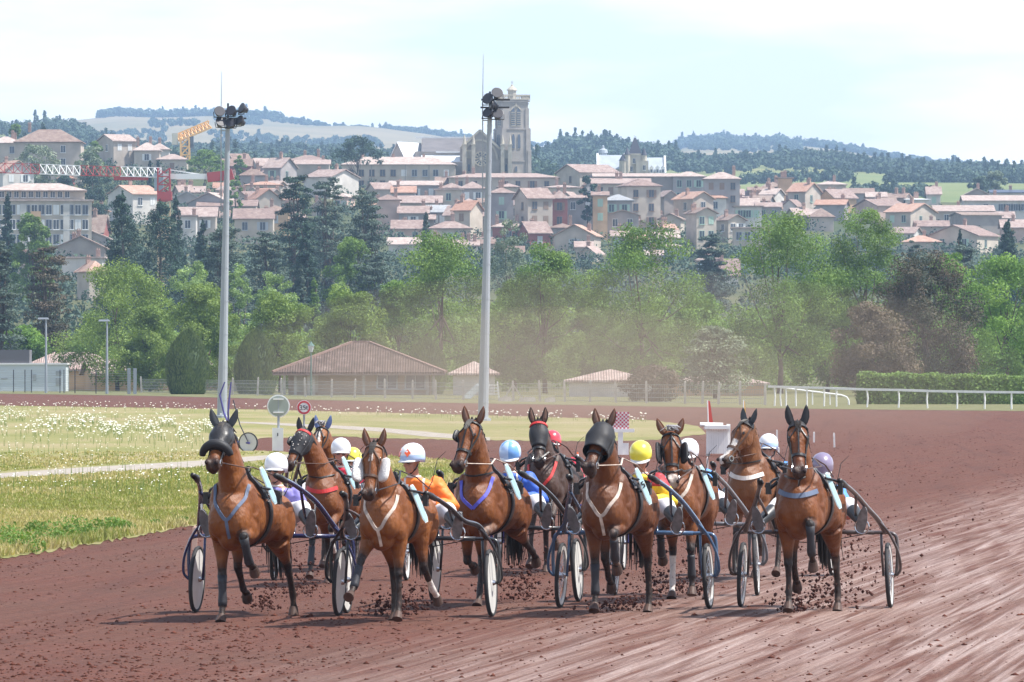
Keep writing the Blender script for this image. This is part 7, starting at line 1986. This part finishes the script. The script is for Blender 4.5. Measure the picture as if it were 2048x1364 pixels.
    oval(K_, [(hip + V3((0, .03, -.10)), .17, .12), (hip + V3((0, .02, 0)), .19, .14), (hip + V3((0, 0, .05)), .16, .12)])
    bme = voxel(B, vox, 3, .45); bme.materials.append(M_skin2 if face == 'glasses' else M_skin); link('body', bme, root)
    jme = voxel(J, .012, 5); V = verts_np(jme)
    d = np.array([noise.noise(Vector(v) * 9.0) * .012 + noise.noise(Vector(v) * 22.0) * .006 for v in V]); no = np.empty(len(V) * 3, dtype=np.float32); jme.vertices.foreach_get('normal', no); V = V + no.reshape(-1, 3) * d[:, None]; jme.vertices.foreach_set('co', V.ravel().astype(np.float32)); jme.update()
    jme.materials.append(jacket)
    if trim or shoulder:
        jme.materials.append(trim or shoulder)
        for p in jme.polygons:
            c = p.center; ax = abs(c.x - chest.x)
            if trim and (.085 < ax < .105 and c.z > 1.15): p.material_index = 1
            if shoulder and (c.z > chest.z + .02 and ax > .10): p.material_index = 1
    link('jacket', jme, root)
    kme = voxel(K_, .013, 5); kme.materials.append(M_brch); link('breeches', kme, root)
    # collar
    m = MB(); m.tube([neck + V3((.066 * math.cos(a), .01 + .066 * math.sin(a), -.015)) for a in np.linspace(0, 6.283, 17)], .014, 6); m.build('collar', STRAP['white'], root)
    # eyes, glasses
    for sx in (-1, 1): m = MB(); m.ball(hd(sx * .031, -.078, .018), (.011, .008, .010), 10, 8); m.build('eye', M_eye, root, smooth=True)
    if face in ('goggles', 'glasses', 'plain'):
        m = MB()
        for sx in (-1, 1):
            rings = [[hd(sx * .034 + .030 * math.cos(a), -.090 - q + .004 * abs(math.cos(a)), .020 + .021 * math.sin(a)) for a in np.linspace(0, 6.283, 17)[:-1]] for q in (0, .006)]
            if face == 'glasses': m.tube(rings[0] + [rings[0][0]], .0035, 5)
            else: m.loft(rings)
            m.tube([hd(sx * .060, -.085, .022), hd(sx * .084, -.02, .018)], .004, 5)
        m.tube([hd(-.008, -.093, .024), hd(.008, -.093, .024)], .004, 5); m.build('glasses', M_blk, root)
    # helmet: shell, liner band, peak, strap
    H = MB(); rings = []; n = 28
    prof = [(-.045, 1.01), (-.01, 1.05), (.03, 1.055), (.07, .98), (.105, .80), (.13, .52), (.142, .22), (.144, .02)]
    for z, q in prof:
        zf = z; rings.append([hd(.112 * q * math.cos(a), .012 + .136 * q * math.sin(a), .055 + (zf if z > 0 else zf * (.55 + .9 * max(0, math.sin(a)) + .35 * abs(math.cos(a)))) ) for a in np.linspace(0, 2 * math.pi, n + 1)[:-1]])
    H.loft(rings); hm, hm2, pat = helmet
    ho = H.build('helmet', [hm, hm2], root, smooth=True)
    me = ho.data
    for p in me.polygons:
        c = Rz.inverted() @ (p.center - head)
        a = math.degrees(math.atan2(c.x, -c.y))
        if pat == 'band': p.material_index = 1 if c.z < .095 else 0
        elif pat == 'lower': p.material_index = 1 if c.z < .075 else 0
        elif pat == 'quarter': p.material_index = 1 if (int((a + 180) // 60) % 2) else 0
        elif pat == 'top': p.material_index = 1 if c.z > .15 else 0
    if cap:
        m = MB()
        for ang in (-28, 28):
            for k in range(1):
                a = R(ang); c = hd(.104 * math.sin(a), .012 - .128 * math.cos(a), .108); nr = Rz @ V3((math.sin(a), -math.cos(a), .42)).normalized(); tx_ = nr.cross(V3((0, 0, 1))).normalized(); tz_ = tx_.cross(nr)
                w = .034; m.loft([[c + nr * q + tx_ * w * math.cos(b) + tz_ * w * 1.25 * math.sin(b) for b in (0, math.pi / 2, math.pi, 3 * math.pi / 2)] for q in (-.012, .010)])
        m.build('helmet_diamonds', cap, ho)
    m = MB(); rings = []
    for q, dz_ in ((0, 0), (.045, -.016)):
        rings.append([hd((.108 + q * .1) * math.sin(a), .012 - (.132 + q) * math.cos(a), .035 + dz_ + .006 * math.cos(a)) for a in np.linspace(-1.15, 1.15, 15)])
    vs = [p for r_ in rings for p in r_] + [p + V3((0, 0, -.007)) for r_ in rings for p in r_]; k = 15
    fs = [(i, i + 1, k + i + 1, k + i) for i in range(k - 1)] + [(2 * k + i, 3 * k + i, 3 * k + i + 1, 2 * k + i + 1) for i in range(k - 1)] + [(k + i, k + i + 1, 3 * k + i + 1, 3 * k + i) for i in range(k - 1)] + [(i, 2 * k + i, 2 * k + i + 1, i + 1) for i in range(k - 1)] + [(0, k, 3 * k, 2 * k), (k - 1, 3 * k - 1, 4 * k - 1, 2 * k - 1)]
    m.add(vs, fs); m.build('peak', mat('peak_white', (.72, .72, .72), .4), ho)
    m = MB(); m.tube([hd(-.088, .02, .02), hd(-.070, -.02, -.06), hd(0, -.045, -.118), hd(.070, -.02, -.06), hd(.088, .02, .02)], .009, 6); m.build('chin_strap', M_blk, ho)
    # whip held in the right hand
    m = MB(); a = V3((.12 + lean * .3, -.26, 1.20 + dh * .6)); m.tube([a, a + V3((.10, .05, .20)), a + V3((.14, .14, .42)), a + V3((.22, .18, .50))], [.006, .005, .004, .002], 5); m.build('whip', M_blk, root)
    return root
# ================================================================ the field of ten
def hel(n, c): return mat('helmet_' + n, c, .3, .5, coat=.5)
HW, HB, HY, HR_, HP = hel('white', (.80, .80, .82)), hel('blue', (.16, .36, .72)), hel('yellow', (.82, .72, .07)), hel('red', (.62, .05, .07)), hel('mauve', (.22, .18, .27))
HLB = hel('pale_blue', (.45, .60, .85)); HOR = mat('helmet_orange', (.85, .14, .05), .35)
JV = cloth('violet', (.20, .18, .46)); JR = cloth('red', (.55, .025, .06)); JO = cloth('orange', (.88, .22, .04)); JB = cloth('blue', (.05, .13, .50)); JY = cloth('yellow', (.80, .55, .04)); JDR = cloth('dark_red', (.38, .04, .05)); JLB = cloth('light_blue', (.10, .30, .72)); JG = cloth('grey_red', (.42, .12, .09))
ST_F = (0, 0, 24)        # foreleg standing
UNITS = [
 # name, sulky px, wheel-bottom py, heading, horse spec, ...
 dict(cx=542, ox=468, py=1226, hd=-8.5, horse=dict(coat='bright', head=(0, -.46, 1.965, 1, 40), fl=(4, 3, 25, .03), fr=(86, -24, -70, .10), hl=(58, -6, -50, -70, -.02), hr=(14, -52, -30, -5, .05), boots={'fl': 2, 'fr': 2}, collar='steelblue', ypt=1.03, hood=(.04, .50, .012, 'blk'), roll_band=(.62, .040, .05), cap=True, earcover='grey', ear=.17, earout=.45, mouth=.01, seed=1, sock={}),
      hl='bay trotter with black hood and thick shadow roll leading at the far left', sulk=dict(col='navy', wheels='disc', tip=(.42, 1.44)), sl='navy blue sulky with white disc wheels at the far left of the front row',
      drv=dict(jacket=JV, helmet=(HW, HW, 'plain'), lean=.03, yaw=-12, dh=-.06, face='plain', trim=STRAP['white']), dl='driver in violet and white jacket and plain white helmet behind the far left horse'),
 dict(cx=680, ox=648, py=1161, hd=-5, horse=dict(coat='bay', head=(-0.165, -.46, 1.81, 24, 48), fl=(20, 18, 30), fr=(60, -30, -60), hl=(10, -40, -10, 10), hr=(45, -15, 20, 40), collar='red', collar_style='bar', hood=(.02, .62, .014, 'fab'), hoodband='red', specks=True, cap=True, earcover='black', blink=[(-1, 'cup')], seed=2, scl=.90, vox=.018, sock={'hr': .3, 'fr': .2}, boots={'fl': 1}),
      hl='bay trotter with black face hood, red collar and white foam flecks', sulk=dict(col='brown', wheels='spoke', tip=(.40, 1.40)), sl='sulky with narrow white wheels behind the two leftmost front horses',
      drv=dict(jacket=JR, helmet=(HW, HW, 'plain'), yaw=6, dh=-.02, face='glasses', shoulder=mat('silk_pinkwhite', (.75, .55, .58), .6)), dl='driver in bright red jacket with glasses and white helmet'),
 dict(cx=693, ox=668, py=1133, hd=-4, horse=dict(coat='bright', head=(-0.09, -.46, 1.79, 13, 50), fl=(10, 5, 20), fr=(40, -30, -60), hl=(10, -40, -10, 10), hr=(45, -15, 20, 40), collar='black', earcover='blue', blaze=(.05, .45, .04), cap=False, tuft=True, seed=3, scl=.90, vox=.02, bridle='black'),
      hl='bay trotter with white star and blue ear covers mostly hidden behind the black hooded horse', sulk=dict(col='black', wheels='spoke', plate=False), sl='hidden sulky behind the red jacketed driver',
      drv=dict(jacket=JR, helmet=(HY, HY, 'plain'), lean=.06, dh=-.20), dl='driver in yellow helmet almost hidden behind the red jacketed driver'),
 dict(cx=830, ox=768, py=1233, hd=-8.0, horse=dict(coat='bright', head=(0, -.52, 1.78, 1, 60), fl=(48, 26, 52, -.14), fr=(2, 4, 24, .02), hl=(26, -36, -4, 20, .03), hr=(56, 0, -46, -60, .13), boots={'fl': 1}, sock={'hr': .55}, collar='cream', ypt=1.02, blink=[(-1, 'pad'), (1, 'pad')], blaze=(.10, .34, .022), seed=4, scl=.94, earout=.30, rein='black', bridle='brown', noset=.58),
      hl='bay trotter with white sheepskin cheek pads and muddy white breast straps', sulk=dict(col='black', wheels='disc', tip=(.42, 1.28)), sl='black sulky with white disc wheels behind the horse with sheepskin pads',
      drv=dict(jacket=JO, helmet=(HW, HLB, 'lower'), cap=HOR, lean=-.04, yaw=-36, dh=.05, face='goggles', trim=STRAP['white'], arms=1.3, pitch=6), dl='driver in orange jacket and blue and white helmet with orange diamonds looking left'),
 dict(cx=1012, ox=958, py=1203, hd=-8.2, horse=dict(coat='bay', head=(0.02, -.48, 1.965, 15, 50), fl=(-12, -78, -86, -.03), fr=(74, -26, -60, -.05), hl=(42, -16, 18, 40), hr=(20, -66, -72, -60, .06), mud={'fr': .65}, collar='blue', collar_style='V', blink=[(-1, 'cup')], seed=5, rein='cream'),
      hl='bay trotter with blue breast strap and one black blinker in the middle', sulk=dict(col='black', wheels='disc', tip=(.43, 1.42)), sl='black sulky with pale disc wheels behind the horse with the blue strap',
      drv=dict(jacket=JB, helmet=(HLB, HB, 'quarter'), lean=.03, dh=.03, face='goggles', trim=STRAP['white'], arms=1.2, pitch=18), dl='driver in royal blue jacket and blue quartered helmet'),
 dict(cx=1120, ox=1088, py=1140, hd=-6, horse=dict(coat='dark', head=(0, -.46, 1.87, -10, 55), fl=(20, 10, 28), fr=(55, -30, -60), hl=(10, -40, -10, 10), hr=(45, -15, 20, 40), collar='red', collar_style='V', hood=(.03, .56, .012, 'fab'), hoodband='red', seed=6, vox=.018, earout=.16, points=.6, ear=.17, mouth=.04),
      hl='dark brown trotter with black mask and red browband farthest back in the middle', sulk=dict(col='purple', wheels='disc', tip=(.40, 1.42), plate=False), sl='sulky with violet shafts behind the dark brown horse',
      drv=dict(jacket=JR, helmet=(HR_, HR_, 'plain'), lean=-.10, dh=.03), dl='driver in red helmet and red jacket behind the dark brown horse'),
 dict(cx=1269, ox=1213, py=1217, hd=-8.6, horse=dict(coat='brown', head=(0.05, -.48, 1.955, 12, 46), fl=(-2, 2, 22, .02), fr=(76, -26, -62, -.02), hl=(56, -4, -52, -66, -.02), hr=(24, -38, -6, 20, .02), boots={'fl': 2, 'fr': 1}, collar='cream', ypt=1.04, hood=(.03, .56, .030, 'fab'), flare=.03, mouth=.035, seed=7, earout=.28, mud={'fr': .1}, rein='cream'),
      hl='brown trotter with large black eye hood and open mouth right of the middle', sulk=dict(col='blue', wheels='spoke', tip=(.42, 1.41), plate_text='5'), sl='steel blue sulky whose light blue plate shows a 5',
      drv=dict(jacket=JY, helmet=(HY, HY, 'plain'), lean=.05, dh=.05, shoulder=JDR, pitch=22, arms=1.15), dl='driver in bright yellow helmet and red and yellow jacket'),
 dict(cx=1372, ox=1355, py=1191, hd=-5.0, horse=dict(coat='bay', head=(-0.02, -.50, 1.83, -11, 62), fl=(58, -40, -78, -.03), fr=(22, -6, 10, .03), hl=(30, -30, 4, 28), hr=(36, -20, 5, 30, .03), collar='cream', collar_style='V', tuft=True, blink=[(-1, 'plate'), (1, 'plate')], snip=True, seed=8, earout=.55, sock={'hl': .2}, boots={'fl': 1, 'fr': 1}),
      hl='bay trotter with grey forelock tuft and two square black blinkers', sulk=dict(col='grey', wheels='spoke', tip=(.41, 1.38)), sl='dark grey sulky behind the horse with square blinkers',
      drv=dict(jacket=JLB, helmet=(HW, HW, 'plain'), lean=.02, dh=.03, pitch=14), dl='driver in plain white helmet and light blue jacket right of the yellow helmet'),
 dict(cx=1535, ox=1498, py=1151, hd=-9.5, horse=dict(coat='liver', head=(0.05, -.46, 1.89, 40, 50), fl=(15, 10, 25), fr=(55, -30, -60), hl=(10, -40, -10, 10), hr=(45, -15, 20, 40), collar='white', collar_style='bar', cap=True, earcover='grey', blaze=(.45, 1.02, .045), seed=9, vox=.017, earout=.4, bridle='brown'),
      hl='light bay trotter turning its white nosed head to the left', sulk=dict(col='brown', wheels='disc', tip=(.41, 1.38), plate=False), sl='brown sulky behind the horse with the turned head',
      drv=dict(jacket=JLB, helmet=(HW, HLB, 'lower'), dh=.01), dl='driver in white and pale blue helmet behind the turned horse head'),
 dict(cx=1631, ox=1600, py=1215, hd=-7.4, horse=dict(coat='bay', head=(0.04, -.50, 1.965, -11, 56), fl=(-4, -2, 20, .02), fr=(88, -12, -44, .02), hl=(58, -6, -50, -66, -.03), hr=(22, -40, -8, 18, .04), sock={}, mud={'hr': -.1}, collar='steelblue', collar_style='bar', earcover='black', ear=.18, earout=.20, cap=True, seed=10, boots={'fr': 2}),
      hl='bay trotter with tall black ear covers leading at the far right', sulk=dict(col='brown', wheels='spoke', tip=(.41, 1.36)), sl='dark brown sulky with spoked wheels at the far right',
      drv=dict(jacket=JG, helmet=(HP, HP, 'plain'), lean=.06, dh=-.08, shoulder=JLB, pitch=28), dl='driver in dusky mauve helmet behind the far right horse'),
]
def race(only=None):
    for i, U in enumerate(UNITS):
        if only is not None and i not in only: continue
        D = GD(U['py']); x = (U['cx'] - CX) * D / F; a = R(U['hd'])
        back = Vector((-math.sin(a), math.cos(a), 0)); o = Vector((x, D, 0))
        sulky(o, a, label=U['sl'], **U['sulk'])
        driver(o, a, U['dl'], **{**dict(vox=.012 if U['horse'].get('vox') else .009), **U['drv']})
        a2 = a + R(-2.5); D2 = D - 2.3
        h = Horse(U['horse']); h.finish(Vector(((U['ox'] - CX) * D2 / F, D2, 0)), a2, U['hl'])
race()
# earth thrown up by the hooves and wheels
def spray():
    rs = np.random.RandomState(9); spots = [(525, 1222, 90, .10, .14), (600, 1195, 170, .16, .26), (780, 1232, 110, .16, .12), (824, 1222, 90, .14, .14), (1040, 1200, 220, .16, .26), (1330, 1190, 230, .22, .26), (1385, 1190, 80, .12, .16), (1590, 1225, 70, .12, .08), (1640, 1218, 160, .26, .22), (1690, 1190, 160, .36, .40), (1720, 1120, 60, .6, .5), (1230, 1222, 60, .2, .06), (1270, 1212, 60, .15, .06)]
    V = []; Fc = []; k = 0; T = [(0, 1, 4), (1, 2, 4), (2, 3, 4), (3, 0, 4), (1, 0, 5), (2, 1, 5), (3, 2, 5), (0, 3, 5)]
    for px, py, n, sx, sz in spots:
        g = G(px, py)
        for _ in range(int(n * 2.2)):
            c = np.array([g.x + rs.normal(0, sx), g.y + rs.normal(0, .25), abs(rs.normal(0, sz)) + .01]); s_ = .005 + .018 * rs.rand() ** 3
            for b in ((1, 0, 0), (0, 1, 0), (-1, 0, 0), (0, -1, 0), (0, 0, 1), (0, 0, -1)): V.append(c + np.array(b) * s_ * rs.uniform(.6, 1.4))
            Fc += [tuple(i + k for i in t) for t in T]; k += 6
    tag(link('flying_dirt', npmesh('flying_dirt', V, Fc, mat('flying_earth', (.07, .028, .022), .95, .15))), 'clods of earth thrown up around hooves and wheels', 'earth', kind='stuff')
spray()
# ================================================================ air
def vol(name, col, dens, aniso=0.0, emis=None):
    m = bpy.data.materials.new(name); m.use_nodes = True
    t = m.node_tree; t.nodes.clear()
    o = t.nodes.new('ShaderNodeOutputMaterial'); v = t.nodes.new('ShaderNodeVolumePrincipled')
    v.inputs['Color'].default_value = (*col, 1); v.inputs['Density'].default_value = dens; v.inputs['Anisotropy'].default_value = aniso
    t.links.new(v.outputs['Volume'], o.inputs['Volume']); m.cycles.homogeneous_volume = True
    return m
mb = MB(); mb.box((0, 3690, 199), (2000, 7700, 404))
tag(mb.build('haze', vol('haze_air', (0.48, 0.70, 1.0), 0.00012)), 'thin bluish summer haze over the land', kind='stuff')

def dust(c, r, dens):
    mb = MB(); mb.ball(c, r, 32, 20); tag(mb.build('dust_cloud', vol('dust_air_%d' % int(c[1]), (.74, .58, .44), dens), smooth=True), 'brown dust hanging over the track behind the horses', kind='stuff')
dust((4.0, 300, 2.2), (17, 140, 4.4), .00085)
dust((1.5, 260, 1.6), (9.5, 105, 3.2), .0012)
